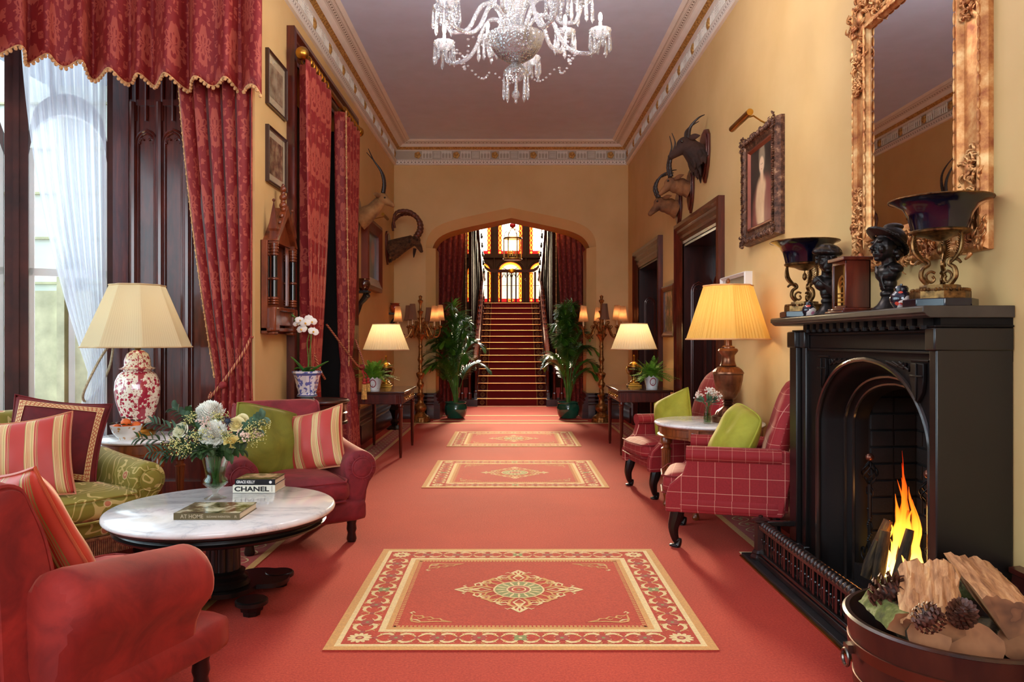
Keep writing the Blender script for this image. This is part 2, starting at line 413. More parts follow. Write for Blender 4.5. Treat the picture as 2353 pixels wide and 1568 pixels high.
skirt('baseboard_back', [((XL, YB), (AC - 1.45, YB), (0, -1)), ((AC + 1.45, YB), (XR, YB), (0, -1)), ((AC - 1.33, YB - .09), (AC - 1.33, YB + .7), (1, 0)), ((AC + 1.33, YB - .09), (AC + 1.33, YB + .7), (-1, 0)),
      ((AC - 1.5, YB), (AC - 1.33, YB), (0, -1)), ((AC + 1.33, YB), (AC + 1.5, YB), (0, -1))], SKM)
# ---- cornice, mitred round three walls
def corn_path(d, y0l=6.02, y0r=-3.4): return [(XL + d, y0l), (XL + d, YB - d), (XR - d, YB - d), (XR - d, y0r)]
CP = [(0, 4.385, 0), (.03, 4.388, 0), (.045, 4.40, 1), (.055, 4.452, 1), (.06, 4.462, 0), (.035, 4.475, 0), (.03, 4.482, 4), (.03, 4.628, 0), (.045, 4.637, 0), (.07, 4.642, 2), (.105, 4.672, 2), (.115, 4.678, 0), (.14, 4.69, 0), (.17, 4.712, 0), (.185, 4.715, 3), (.255, 4.735, 3), (.275, 4.737, 0), (.31, 4.757, 0), (.315, ZC, 0)]
def fret(v):
    u, w, _ = xyz(v); a = fr(u / .062); bb = fr(u / .031 + .5)
    k = mx((xabs(a - .5) < .2) * (xabs(w - .028) < .0085), (xabs(bb - .5) < .2) * mx(xabs(w - .010) < .004, xabs(w - .046) < .004))
    return mixc(k, (228, 220, 208), (128, 112, 96))
FRET = mat('pierced_plaster', rough=.6, f=fret, kind='UV')
GILTM = mat('gilt_leaf_moulding', rough=.5, metal=.35, f=lambda v: ramp(noise(v, 40, 3), [(.35, (150, 104, 48)), (.65, (214, 168, 96))]), bump=.6, bs=60)
b = MB(); paths = [corn_path(d) for d, z, k in CP]
for j in range(len(CP) - 1):
    b.mi = CP[j][2]; L = 0
    h = sqrt((CP[j][0] - CP[j + 1][0]) ** 2 + (CP[j][1] - CP[j + 1][1]) ** 2)
    for i in range(3):
        A, B_, C_, D_ = paths[j][i], paths[j][i + 1], paths[j + 1][i + 1], paths[j + 1][i]
        ax = 1 if i != 1 else 0
        b.poly([(A[0], A[1], CP[j][1]), (B_[0], B_[1], CP[j][1]), (C_[0], C_[1], CP[j + 1][1]), (D_[0], D_[1], CP[j + 1][1])], [(A[ax], 0), (B_[ax], 0), (C_[ax], h), (D_[ax], h)])
corn = struct(b.build('trim_1', [WHITEP, FRET, GILTM, FRET, mat('frieze_ground', (176, 164, 148), .7, var=.03)], smooth=None))  # frieze ground coloured darker to deepen the shade of the recesses
# frieze relief: lancets and lattice squares, with gilt rosettes as parts
def frieze(mapf, length, u0=0):
    b = MB(); un = .667; k0 = 0; ros = []
    def bar(u, v, du, dv, d=.012):
        P = [mapf(u + a * du / 2, v + c * dv / 2, e) for e in (0, d) for a, c in ((-1, -1), (1, -1), (1, 1), (-1, 1))]
        V = [b.v(p) for p in P]
        for q in ((4, 5, 6, 7), (0, 1, 5, 4), (1, 2, 6, 5), (2, 3, 7, 6), (3, 0, 4, 7)): b.f([V[t] for t in q])
    u = u0
    while u < length - .1:
        for half in range(2):
            uc = u + half * un / 2
            if uc > length - .08: break
            if half == 0: ros.append(uc)
            else:
                for t in range(5): bar(uc - .05 + t * .025, .073, .007, .12)
                for t in range(5): bar(uc, .023 + t * .025, .115, .007)
            for t in range(4):
                q = uc + .083 + t * .055
                if q + .03 < length:
                    bar(q, .073, .011, .13)
            for t in range(3):
                q = uc + .083 + .0275 + t * .055
                if q + .03 < length:
                    bar(q, .016, .05, .008); bar(q - .012, .108, .01, .03, .008); bar(q + .012, .108, .01, .03, .008); bar(q, .125, .05, .016)
        u += un
    return b, ros
def rosette():
    b = MB(); b.lathe([(0, .028), (.012, .026), (.018, .018), (.03, .022), (.05, .014), (.056, .004), (.058, 0)], 30, rf=lambda t, j: 1 + .07 * cos(5 * t) * (j > .3), caps=False); return b
maps = [(lambda u, v, d: (XL + .03 + d, YB - .03 - u, 4.483 + v), 7.1, .12), (lambda u, v, d: (XL + .03 + u, YB - .03 - d, 4.483 + v), XR - XL - .06, .385), (lambda u, v, d: (XR - .03 - d, YB - .03 - u, 4.483 + v), 11.5, .12)]
rproto = None
for q, (mp, ln, u0) in enumerate(maps):
    b, ros = frieze(mp, ln, u0)
    if q == 1:
        for t in range(2): pass
    fo = struct(b.build('frieze_relief', WHITEP, corn, smooth=None))
    for u in ros:
        if rproto is None: r = rproto = rosette().build('gilt_rosette', GILTM, corn)
        else: r = rproto.copy(); COL.objects.link(r)
        r.location = mp(u, .073, 0); r.rotation_euler = [(0, pi / 2, 0), (pi / 2, 0, 0), (0, -pi / 2, 0)][q]
# ---- gothic tracery helper: pointed panel mouldings on a plane
def lancet_pts(w, h, n=8):
    """closed pointed-arch outline, width w, spring at h"""
    P = [(-w / 2, 0), (-w / 2, h)]
    for i in range(1, n + 1):
        t = i / n; P.append((-w / 2 + w / 2 * (1 - cos(t * pi / 2)) , h + w * .62 * sin(t * pi / 2) * (1 - .0 * t)))
    P = P[:-1] + [(0, h + w * .66)]
    return P + [(-x, y) for x, y in P[::-1][1:]]
def moulding(b, mapf, pts, r=.012, seg=6):
    b.tube([mapf(x, y) for x, y in pts], r, seg, caps=True)
def lancet_panel(b, mapf, x, z0, w, h, r=.012, cusps=True):
    P = lancet_pts(w, h); moulding(b, mapf, [(x + a, z0 + c) for a, c in P], r)
    P2 = lancet_pts(w * .78, h); moulding(b, mapf, [(x + a, z0 + c * 1.0) for a, c in P2], r * .6)
    if cusps:
        for sx in (-1, 1):
            moulding(b, mapf, [(x + sx * w * (.22 + .13 * cos(t)), z0 + h + w * (.10 + .13 * sin(t))) for t in [(-.9 + k * .45) for k in range(9)]], r * .6)
# ---- panelled bay jamb facing the hall, with its casement at the end
BAYY = 6.45
b = MB()
b.b2(-3.36, XL - .3, BAYY, BAYY + .12, 0, ZC); b.b2(XL - .42, XL - .02, 6.0, BAYY + .02, 0, ZC)
wp = struct(b.build('wall_bay', MAHOG, smooth=None))
b = MB(); mf = lambda x, z: (x, BAYY - .008, z)
pw = .36
for px in (355, 416): pass
xs = [W(p, 0, BAYY).x for p in (307, 368, 430)]
b.b2(-3.36, -3.22, BAYY - .03, BAYY, 0, ZC)
for xq in xs + [W(492, 0, BAYY).x]:
    b.tube([(xq, BAYY - .012, .62), (xq, BAYY - .012, 3.36)], .028, 8); b.b2(xq - .05, xq + .05, BAYY - .01, BAYY + .01, .62, 3.36)
for i in range(3):
    xm = (xs[i] + (xs + [W(492, 0, BAYY).x])[i + 1]) / 2; w = abs((xs + [W(492, 0, BAYY).x])[i + 1] - xs[i]) - .05
    lancet_panel(b, mf, xm, .66, w, 2.35, .014)
    b.tube([(xm, BAYY - .01, 3.2), (xm, BAYY - .01, 4.2)], .014, 6)
    b.tube([(xm - w / 2, BAYY - .01, 3.2), (xm - w / 2, BAYY - .01, 4.2)], .014, 6)
b.b2(-3.3, -2.1, BAYY - .02, BAYY + .01, 3.33, 3.38); b.b2(-3.3, -2.1, BAYY - .03, BAYY + .01, .56, .64); b.b2(-3.36, -2.1, BAYY - .06, BAYY, 0, .16)
for i in range(3):
    xm = (xs[i] + (xs + [W(492, 0, BAYY).x])[i + 1]) / 2
    moulding(b, mf, [(xm + .15 * cos(t), .34 + .12 * sin(t)) for t in [k * pi / 10 for k in range(11)]], .012)
struct(b.build('panel_moulding', MAHOG, wp))
# bay end window (canted): frame from A to B
wA, wB = Vector((-3.36, 6.45, 0)), Vector((-5.4, 5.35, 0)); wd_ = (wB - wA).normalized(); wn = Vector((wd_.y, -wd_.x, 0))
if wn.y > 0: wn = -wn
def wm(s, z, d=0): return wA + wd_ * s + Vector((0, 0, z)) + wn * d
def wbar(b, s0, s1, z0, z1, d0=-.05, d1=.05):
    P = [b.v(wm(s, z, d)) for d in (d0, d1) for s, z in ((s0, z0), (s1, z0), (s1, z1), (s0, z1))]
    for q in ((0, 1, 2, 3), (4, 5, 6, 7), (0, 1, 5, 4), (1, 2, 6, 5), (2, 3, 7, 6), (3, 0, 4, 7)): b.f([P[t] for t in q])
s_m = .61
DW = mat('window_oak', rough=.6, coat=.0, f=lambda v: ramp(noise(v, 3, 5), [(.3, (40, 14, 10)), (.7, (84, 34, 22))]))
SASH = mat('painted_sash', (226, 224, 214), .5, var=.03)
b = MB()
wbar(b, 0, .05, 0, ZC, -.09, .03); wbar(b, .05, 2.4, 4.2, ZC); wbar(b, .05, 2.4, 0, .42)
for s0, s1 in ((s_m, s_m + .16), (1.70, 1.88)): wbar(b, s0, s1, 0, ZC, -.10, .06); wbar(b, s0 + .06, s0 + .10, 0, ZC, .06, .09)
wf = struct(b.build('window_1', DW, smooth=None))
# arched head rail of the sash
b = MB()
def archband(s0, s1, zs, rise, th, d0, d1, n=16):
    for i in range(n):
        t0, t1 = i / n, (i + 1) / n
        def P(t): return s0 + (s1 - s0) * t, zs + rise * sqrt(max(0, 1 - (2 * t - 1) ** 2)) ** .9
        a, c = P(t0), P(t1)
        V = [b.v(wm(s, z, d)) for d in (d0, d1) for s, z in ((a[0], a[1]), (c[0], c[1]), (c[0], c[1] + th), (a[0], a[1] + th))]
        for q in ((0, 1, 2, 3), (4, 5, 6, 7), (0, 1, 5, 4), (1, 2, 6, 5), (2, 3, 7, 6), (3, 0, 4, 7)): b.f([V[t] for t in q])
archband(.05, s_m, 2.84, .36, .17, -.05, .04); archband(s_m + .17, 1.70, 2.84, .36, .17, -.05, .04)
wbar(b, .40, .46, 3.3, 4.2)
struct(b.build('arched_transom', mat('grey_oak', (96, 78, 74), .5), wf, smooth=None))
b = MB()
for s0, s1 in ((.05, s_m), (s_m + .17, 1.70)):
    wbar(b, s0, s1, 1.87, 1.93, -.03, .02); wbar(b, s0, s0 + .04, .4, 2.9, -.03, .02); wbar(b, s1 - .04, s1, .4, 2.9, -.03, .02); wbar(b, s0, s1, .40, .46, -.03, .02)
    wbar(b, s0 + (s1 - s0) * .42, s0 + (s1 - s0) * .5, .4, 1.87, -.03, .02)
struct(b.build('sash_frame', SASH, wf, smooth=None))
GLASS = clear_mat('window_glass', (238, 246, 246), .12)
b = MB(); V = [b.v(wm(s, z, 0)) for s, z in ((.05, .42), (1.9, .42), (1.9, 4.2), (.05, 4.2))]; b.f(V)
struct(b.build('pane', GLASS, wf, smooth=None))
# bay long side: posts, sill and head (street side, mostly out of the picture) and the near end
b = MB(); b.b2(-5.5, -5.3, -3.4, 5.4, 0, .5); b.b2(-5.5, -5.3, -3.4, 5.4, 4.0, ZC)
for y in (-3.4, -.6, .8, 2.2, 3.6, 5.0): b.b2(-5.5, -5.28, y, y + .28, .5, 4.0)
struct(b.build('window_2', DW, smooth=None))
b = MB(); b.b2(-5.42, -5.40, -3.3, 5.3, .5, 4.0); struct(b.build('pane', GLASS, bpy.data.objects['window_2'], smooth=None))
# the building and paving across the way
STONE = mat('pale_stone', rough=.8, f=lambda v: ramp(noise(v, 2, 5), [(.3, (206, 214, 204)), (.7, (232, 234, 222))]))
b = MB(); b.b2(-13, -2.7, 10.2, 10.5, -1, 7)
ob = struct(b.build('wall_outside', STONE, smooth=None))
b = MB(); b.b2(-30, 3, -12, 14, -.5, -.3); struct(b.build('ground', mat('paving', (150, 150, 146), .8)))
b = MB()
for z in (.9, 1.5, 2.1, 2.7, 3.3, 3.9, 4.5): b.b2(-13, -2.75, 10.15, 10.2, z, z + .03)
for x in (-5.9, -5.2): b.b2(x, x + .1, 9.9, 10.15, -.3, 4.4)
b.b2(-6.4, -5.5, 10.0, 10.16, -.3, 2.0)
struct(b.build('stone_courses', mat('stone_joint', (190, 186, 150), .8), ob))
# ---- window_3: opening behind the portiere, its unlit inside given by a near-black panel
b = MB()
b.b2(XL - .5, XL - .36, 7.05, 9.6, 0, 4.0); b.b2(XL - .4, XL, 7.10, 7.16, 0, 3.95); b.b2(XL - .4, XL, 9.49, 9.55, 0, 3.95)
w3 = struct(b.build('door_3', mat('void_shade_panel', (18, 9, 7), .4), smooth=None))
b = MB()
def casing(b, x, sx, y0, y1, zt, w=.27, deep=.05):
    prof = [(0, 0), (w, 0), (w, .9), (w * .82, 1), (w * .7, .6), (w * .55, .75), (w * .4, .35), (w * .25, .5), (w * .12, .2), (0, .15)]
    # jambs and head, mitred: inner opening y0..y1 / zt
    def P(o, y, z): return (x + sx * deep * o, y, z)
    for i in range(len(prof) - 1):
        (a, da), (c, dc) = prof[i], prof[i + 1]
        b.poly([P(da, y0 - a, 0), P(dc, y0 - c, 0), P(dc, y0 - c, zt + c), P(da, y0 - a, zt + a)])
        b.poly([P(da, y0 - a, zt + a), P(dc, y0 - c, zt + c), P(dc, y1 + c, zt + c), P(da, y1 + a, zt + a)])
        b.poly([P(da, y1 + a, 0), P(dc, y1 + c, 0), P(dc, y1 + c, zt + c), P(da, y1 + a, zt + a)])
casing(b, XL, 1.6, 7.13, 9.52, 3.93, .26)
struct(b.build('door_frame', MAHOG, w3))
# ---- doors of the fireplace side
for k, (y0, y1, zt) in enumerate((D1, D2)):
    b = MB(); casing(b, XR, -1.4, y0, y1, zt, .25 if k == 0 else .26, .05)
    b.b2(XR - .09, XR - .01, y0 - .2, y0 - .02, 0, .34); b.b2(XR - .09, XR - .01, y1 + .02, y1 + .2, 0, .34)
    d = struct(b.build('door_%d' % (k + 1), MAHOG))
    b = MB(); b.b2(XR, XR + .4, y1 - .03, y1 + .001, 0, zt); b.b2(XR, XR + .4, y0 - .001, y0 + .03, 0, zt); b.b2(XR, XR + .4, y0, y1, zt - .03, zt + .001); b.b2(XR + .34, XR + .4, y0, y1, 0, zt)
    struct(b.build('door_jamb', MAHOGD, d, smooth=None))
    b = MB()
    mf2 = lambda x, z: (x, y1 - .035, z)
    lancet_panel(b, mf2, XR + .17, .5, .17, 1.42, .009)
    mf3 = lambda y, z: (XR + .335, y, z)
    for t in range(3):
        yy = y0 + (y1 - y0) * (t + .5) / 3; lancet_panel(b, mf3, yy, .3, (y1 - y0) / 3 - .1, 1.55, .013)
    b.tube([(XR + .30, y0 + .1, 1.1), (XR + .30, y0 + .1, 1.14)], .03, 8)
    struct(b.build('door_tracery', MAHOG, d))
# ---- border band woven along the walls
def strip(name, x0, x1, y0, y1, lines):
    b = MB(); b.mi = 0; b.b2(x0, x1, y0, y1, 0, .003)
    b.mi = 1
    for a, c in lines: b.b2(a, c, y0, y1, .003, .0045)
    b.mi = 2; y = y0 + .1; xm = (x0 + x1) / 2; w = (x1 - x0) * .24
    while y < y1 - .2:
        for s in (-1, 1):
            rib(b, [(xm + s * w * sin(t), y + .17 * t / pi) for t in [k * pi / 6 for k in range(7)]], .009, .0045)
            rib(b, [(xm + s * w * (.4 + .6 * cos(t)), y + .085 + .035 * sin(t)) for t in [k * pi / 5 for k in range(8)]], .007, .005)
        b.mi = 3; disc(b, xm, y + .085, .014, .0055); b.mi = 2
        y += .17
    return struct(b.build(name, [YD, YG, YC, YGR], smooth=None))
def rib(b, pts, w, z, taper=True):
    z += random.uniform(0, .0003)
    n = len(pts); pts = [Vector(p[:2]) for p in pts]; L = []
    for i, p in enumerate(pts):
        d = (pts[min(i + 1, n - 1)] - pts[max(i - 1, 0)]); d = d.normalized() if d.length else Vector((1, 0)); nn = Vector((-d.y, d.x))
        k = w * (.35 + .65 * sin(pi * i / (n - 1))) if taper else w
        L.append((b.v((p.x + nn.x * k / 2, p.y + nn.y * k / 2, z)), b.v((p.x - nn.x * k / 2, p.y - nn.y * k / 2, z))))
    for (a, c), (e, g) in zip(L, L[1:]): b.f([a, c, g, e])
def disc(b, x, y, r, z, n=12, ry=None): b.f([b.v((x + r * cos(2 * pi * i / n), y + (ry or r) * sin(2 * pi * i / n), z)) for i in range(n)])
strip('carpet_border', -1.78, -1.53, -1, 12.35, [(-1.80, -1.755), (-1.555, -1.51)])
strip('carpet_border', 1.60, 1.85, 4.85, 12.35, [(1.575, 1.62), (1.825, 1.87)])
b = MB()
for y0, y1, x0, x1 in ((12.36, 12.45, -1.8, 1.87), (12.78, 12.84, -1.3, 1.3), (13.62, 13.72, -1.3, 1.3), (15.55, 15.63, -1.3, 1.3), (4.74, 4.83, 1.45, 1.9)): b.b2(x0, x1, y0, y1, 0, .003)
struct(b.build('carpet_cross_border', YC, smooth=None))
b = MB(); b.b2(1.425, 1.445, 3.05, 4.74, 0, .008); struct(b.build('threshold_strip', BRASS, smooth=None))
# ================================================================== patterned carpet panels
def make_rug(nx=.045):
    """local: origin at the near edge centre, +y deep"""
    hw, D = .858, 1.60
    b = MB()
    def R(x0, x1, y0, y1, z): b.poly([(x0, y0, z), (x1, y0, z), (x1, y1, z), (x0, y1, z)])
    b.mi = 0; b.b2(-hw, hw, 0, D, 0, .004)
    b.mi = 1  # gold outer, cream inner line
    def frame(i0, i1, z):
        R(-hw + i0, hw - i0, i0, i1, z); R(-hw + i0, hw - i0, D - i1, D - i0, z); R(-hw + i0, -hw + i1, i1, D - i1, z); R(hw - i1, hw - i0, i1, D - i1, z)
    frame(0, .04, .005); b.mi = 2; frame(.04, .064, .005)
    b.mi = 3; frame(.064, .205, .0045)
    b.mi = 2; frame(.205, .235, .005); b.mi = 1; frame(.235, .262, .005)
    # small stitched edge inside
    b.mi = 1; k = .262
    n = 62
    for i in range(n):
        x = -hw + k + (2 * hw - 2 * k) * (i + .5) / n
        for y in (k + .012, D - k - .012): R(x - .006, x + .006, y - .009, y + .009, .0052)
    n = 44
    for i in range(n):
        y = k + (D - 2 * k) * (i + .5) / n
        for x in (-hw + k + .012, hw - k - .012): R(x - .009, x + .009, y - .006, y + .006, .0052)
    # border ornament: scrolls, palmettes
    def motif(cx, cy, dx, dy, L, flower):
        """unit along direction (dx,dy)"""
        px, py = -dy, dx; w = .047
        def T(a, c): return (cx + dx * a + px * c, cy + dy * a + py * c)
        b.mi = 2
        for s in (-1, 1):
            rib(b, [T(-L / 2 + L / 2 * t, s * w * sin(pi * t) ** .8 if 0 < t < 1 else 0) for t in [q / 10 for q in range(11)]], .015, .0058)
            rib(b, [T(L / 2 * t, s * w * sin(pi * t) ** .8 if 0 < t < 1 else 0) for t in [q / 10 for q in range(11)]], .015, .0058)
            for e in (-1, 1):
                rib(b, [T(e * (L * .25 + .030 * cos(q * .62)), s * (.034 + .020 * sin(q * .62))) for q in range(8)], .010, .0062)
                rib(b, [T(e * (.012 + .03 * q / 6), s * (.012 + .048 * sin(q / 6 * 1.5))) for q in range(7)], .010, .0062)
            b.mi = 1
            for e in (-1, 1):
                rib(b, [T(e * (L * .5 - .012 * q / 5 - .02 * sin(q / 5 * pi)), s * (.012 + .042 * q / 5)) for q in range(6)], .008, .0060)
                rib(b, [T(e * (L * .12 + .010 * cos(q * .8)), s * (.056 + .008 * sin(q * .8))) for q in range(7)], .006, .0061)
            b.mi = 2
        b.mi = 4 if flower else 5
        for q in range(4):
            a = q * pi / 2 + pi / 4
            c = T(.019 * cos(a), .019 * sin(a)); disc(b, c[0], c[1], .017, .0066 + q * .00005, 10)
        b.mi = 5 if flower else 2; c = T(0, 0); disc(b, c[0], c[1], .009, .0072, 10)
        b.mi = 4; c = T(-L / 2, 0); disc(b, c[0], c[1], .014, .0064, 8)
    m = .1345; nn = 7; span = 2 * hw - 2 * .205
    for i in range(nn):
        x = -hw + .205 + span * (i + .5) / nn
        for y in (m, D - m): motif(x, y, 1, 0, span / nn, i != 3)
    nn2 = 6; span2 = D - 2 * .205
    nn2 = 5
    for i in range(nn2):
        y = .205 + span2 * (i + .5) / nn2
        for x in (-hw + m, hw - m): motif(x, y, 0, 1, span2 / nn2, i != 2)
    for sx in (-1, 1):
        for y in (m, D - m):
            x = sx * (hw - m); b.mi = 2
            for q in range(12):
                a = q * pi / 6; rib(b, [(x + r * cos(a), y + r * sin(a)) for r in (.014, .03, .045, .056)], .021, .0062)
            b.mi = 4; disc(b, x, y, .02, .007, 14); b.mi = 1; disc(b, x, y, .010, .0076, 10)
    # medallion
    cy = D / 2; b.mi = 1
    R0 = [(.345, 0), (0, .345)]
    def S(pts, w, z, mi):
        b.mi = mi
        for sx in (-1, 1):
            for sy in (-1, 1):
                for sw in (0, 1):
                    rib(b, [((p[1] if sw else p[0]) * sx, cy + (p[0] if sw else p[1]) * sy) for p in pts], w, z)
    S([(.13, .02), (.19, .05), (.235, .055), (.262, .03), (.252, .0), (.225, -.005), (.212, .018)], .022, .0060, 1)
    S([(.262, .02), (.29, .035), (.31, .02), (.345, .0)], .020, .0062, 2)
    S([(.15, .0), (.2, .03), (.24, .01), (.30, -.012), (.345, 0)], .014, .0064, 2)
    S([(.07, .10), (.11, .15), (.155, .165), (.19, .14), (.19, .105), (.16, .095), (.15, .12)], .022, .0061, 1)
    S([(.19, .10), (.215, .115), (.24, .09), (.235, .065)], .015, .0063, 2)
    S([(.11, .155), (.13, .19), (.10, .21), (.07, .20), (.05, .225)], .015, .0063, 2)
    S([(.02, .13), (.05, .17), (.085, .18), (.1, .21)], .013, .0065, 1)
    S([(.28, .04), (.30, .06), (.285, .075)], .011, .0063, 2)
    b.mi = 2; disc(b, 0, cy, .138, .0068, 36); b.mi = 5; disc(b, 0, cy, .128, .0070, 36)
    b.mi = 2
    for q in range(16):
        a = q * pi / 8; rib(b, [(r * cos(a), cy + r * sin(a)) for r in (.07, .09, .11, .124)], .014, .0073)
    b.mi = 2; disc(b, 0, cy, .068, .0076, 26); b.mi = 4; disc(b, 0, cy, .058, .0078, 24); b.mi = 2; disc(b, 0, cy, .040, .008, 22); b.mi = 0; disc(b, 0, cy, .032, .0082, 20); b.mi = 5; disc(b, 0, cy, .012, .0084, 10)
    # corner sprays
    for sx in (-1, 1):
        for sy in (-1, 1):
            ox, oy = sx * (hw - .335), cy + sy * (D / 2 - .335)
            def C(pts, w, mi):
                b.mi = mi; rib(b, [(ox - sx * p[0], oy - sy * p[1]) for p in pts], w, .006)
            C([(0, .09), (.0, .03), (.01, .0), (.04, -.01), (.12, .0), (.2, -.008)], .015, 1)
            C([(0, .09), (.02, .07), (.05, .075), (.06, .05), (.04, .035), (.03, .05)], .013, 1)
            C([(.06, .05), (.09, .06), (.11, .035), (.09, .02), (.075, .032)], .012, 1)
            C([(.11, .035), (.14, .035), (.15, .015), (.2, -.008)], .012, 1)
            C([(.0, .03), (.03, .02), (.05, .0)], .012, 2); C([(0, .10), (-.012, .115), (0, .13), (.012, .115)], .012, 2)
    for v in b.bm.verts:
        if v.co.z > .0042: v.co.z = .0042 + (v.co.z - .0042) * .4
    return b.build('patterned_rug', [CARPET, YG, YC, CARPET, YR, YGR], smooth=None)
rug = make_rug()
RL = ['woven medallion rug panel nearest the fireplace end, largest of the three', 'woven medallion rug panel between the marble side table and the burgundy armchair', 'smallest woven medallion rug panel, lying between the two console tables']
for i, (y, l) in enumerate(((3.29, RL[0]), (6.93, RL[1]), (9.64, RL[2]))):
    r = rug if i == 0 else rug.copy()
    if i: COL.objects.link(r)
    r.location = (.045, y, 0); tag(r, l, 'rug', 'medallion rug panels down the hall')
# ================================================================== stair hall
SOAKD = mat('dull_dark_oak', (38, 18, 11), .9, spec=.05)
HW = mat('hall_panelling', rough=.9, spec=.05, f=lambda v: ramp(noise(v, 3, 5), [(.3, (24, 11, 8)), (.7, (38, 18, 12))]), stretch=(4, 4, 1))
b = MB(); b.b2(-2.35, -2.2, 13.9, 22.3, 0, 7.5); b.b2(2.2, 2.35, 13.9, 22.3, 0, 7.5)
for s in (-1, 1): b.b2(.03 + s * .86, .03 + s * .93, 16.35, 22, 0, 7.5)
hallw = struct(b.build('wall_hall', HW, smooth=None))
b = MB()
for s in (-1, 1):
    for y in (16.6, 17.6, 18.6, 19.6): b.b2(.03 + s * .84, .03 + s * .86, y, y + .12, 0, 5)
    for z in (.9, 1.0, 2.2, 3.4): b.b2(s * 2.2 - .03, s * 2.2 + .03, 13.9, 22, z, z + .05)
    for y in (14.6, 15.6, 16.6, 17.6, 18.6, 19.6): b.b2(s * 2.2 - .025, s * 2.2 + .025, y, y + .12, 0, 3.4)
struct(b.build('wainscot', SOAKD, hallw, smooth=None))
# window wall: posts and spandrels around the stained lights
YW = 22.0; WB = mat('window_stone_brown', (74, 44, 22), .8, var=.12, spec=.2); SOAK = mat('stair_oak', (72, 30, 16), .6, spec=.25)
ups = [(-1.25, -.57), (-.355, .345), (.55, 1.23)]
b = MB()
zs0, zs1, zu0, zu1 = 2.47, 3.33, 3.86, 5.9
edges = [-2.3, ups[0][0], ups[0][1], ups[1][0], ups[1][1], ups[2][0], ups[2][1], 2.3]
for i in range(0, 8, 2): b.b2(edges[i], edges[i + 1], YW, YW + .25, 0, 7.5)
for a, c in ups:
    b.b2(a, c, YW, YW + .25, 0, zs0); b.b2(a, c, YW + .002, YW + .25, 3.70, zu0); b.b2(a, c, YW, YW + .25, zu1, 7.5)
    n = 12; r = (c - a) / 2; xm = (a + c) / 2
    for i in range(n):
        t0, t1 = pi * i / n, pi * (i + 1) / n
        pa, pc = (xm + r * cos(t0), zs1 + r * .88 * sin(t0)), (xm + r * cos(t1), zs1 + r * .88 * sin(t1))
        b.poly([(pa[0], YW, pa[1]), (pc[0], YW, pc[1]), (pc[0], YW, 3.72), (pa[0], YW, 3.72)]); b.poly([(pa[0], YW, pa[1]), (pc[0], YW, pc[1]), (pc[0], YW + .2, pc[1]), (pa[0], YW + .2, pa[1])])
wsw = struct(b.build('wall_window', WB, smooth=None))
b = MB()
for a, c in ups:
    xm = (a + c) / 2; r = (c - a) / 2
    for k in (1.10, 1.2): b.tube([(xm + r * k * cos(t), YW - .01, zs1 + r * .9 * k * sin(t)) for t in [i * pi / 14 for i in range(15)]], .014, 6)
for x in (-.47, .45, -1.36, 1.34): b.tube([(x, YW - .02, 2.4), (x, YW - .02, 6.4)], .03, 8)
b.b2(-2.2, 2.2, YW - .06, YW, 3.74, 3.80)
struct(b.build('mullion_moulding', WB, wsw))
LW = glow('daylit_clear_glass', (255, 246, 224), 6.0); LY = glow('daylit_yellow_glass', (255, 190, 60), 1.5); LO = glow('daylit_orange_glass', (240, 96, 22), 1.0); LR = glow('daylit_ruby_glass', (205, 24, 22), .8); LL = glow('daylit_pearl_glass', (240, 228, 196), 1.15)
LEAD = mat('lead_came', (40, 24, 16), .6)
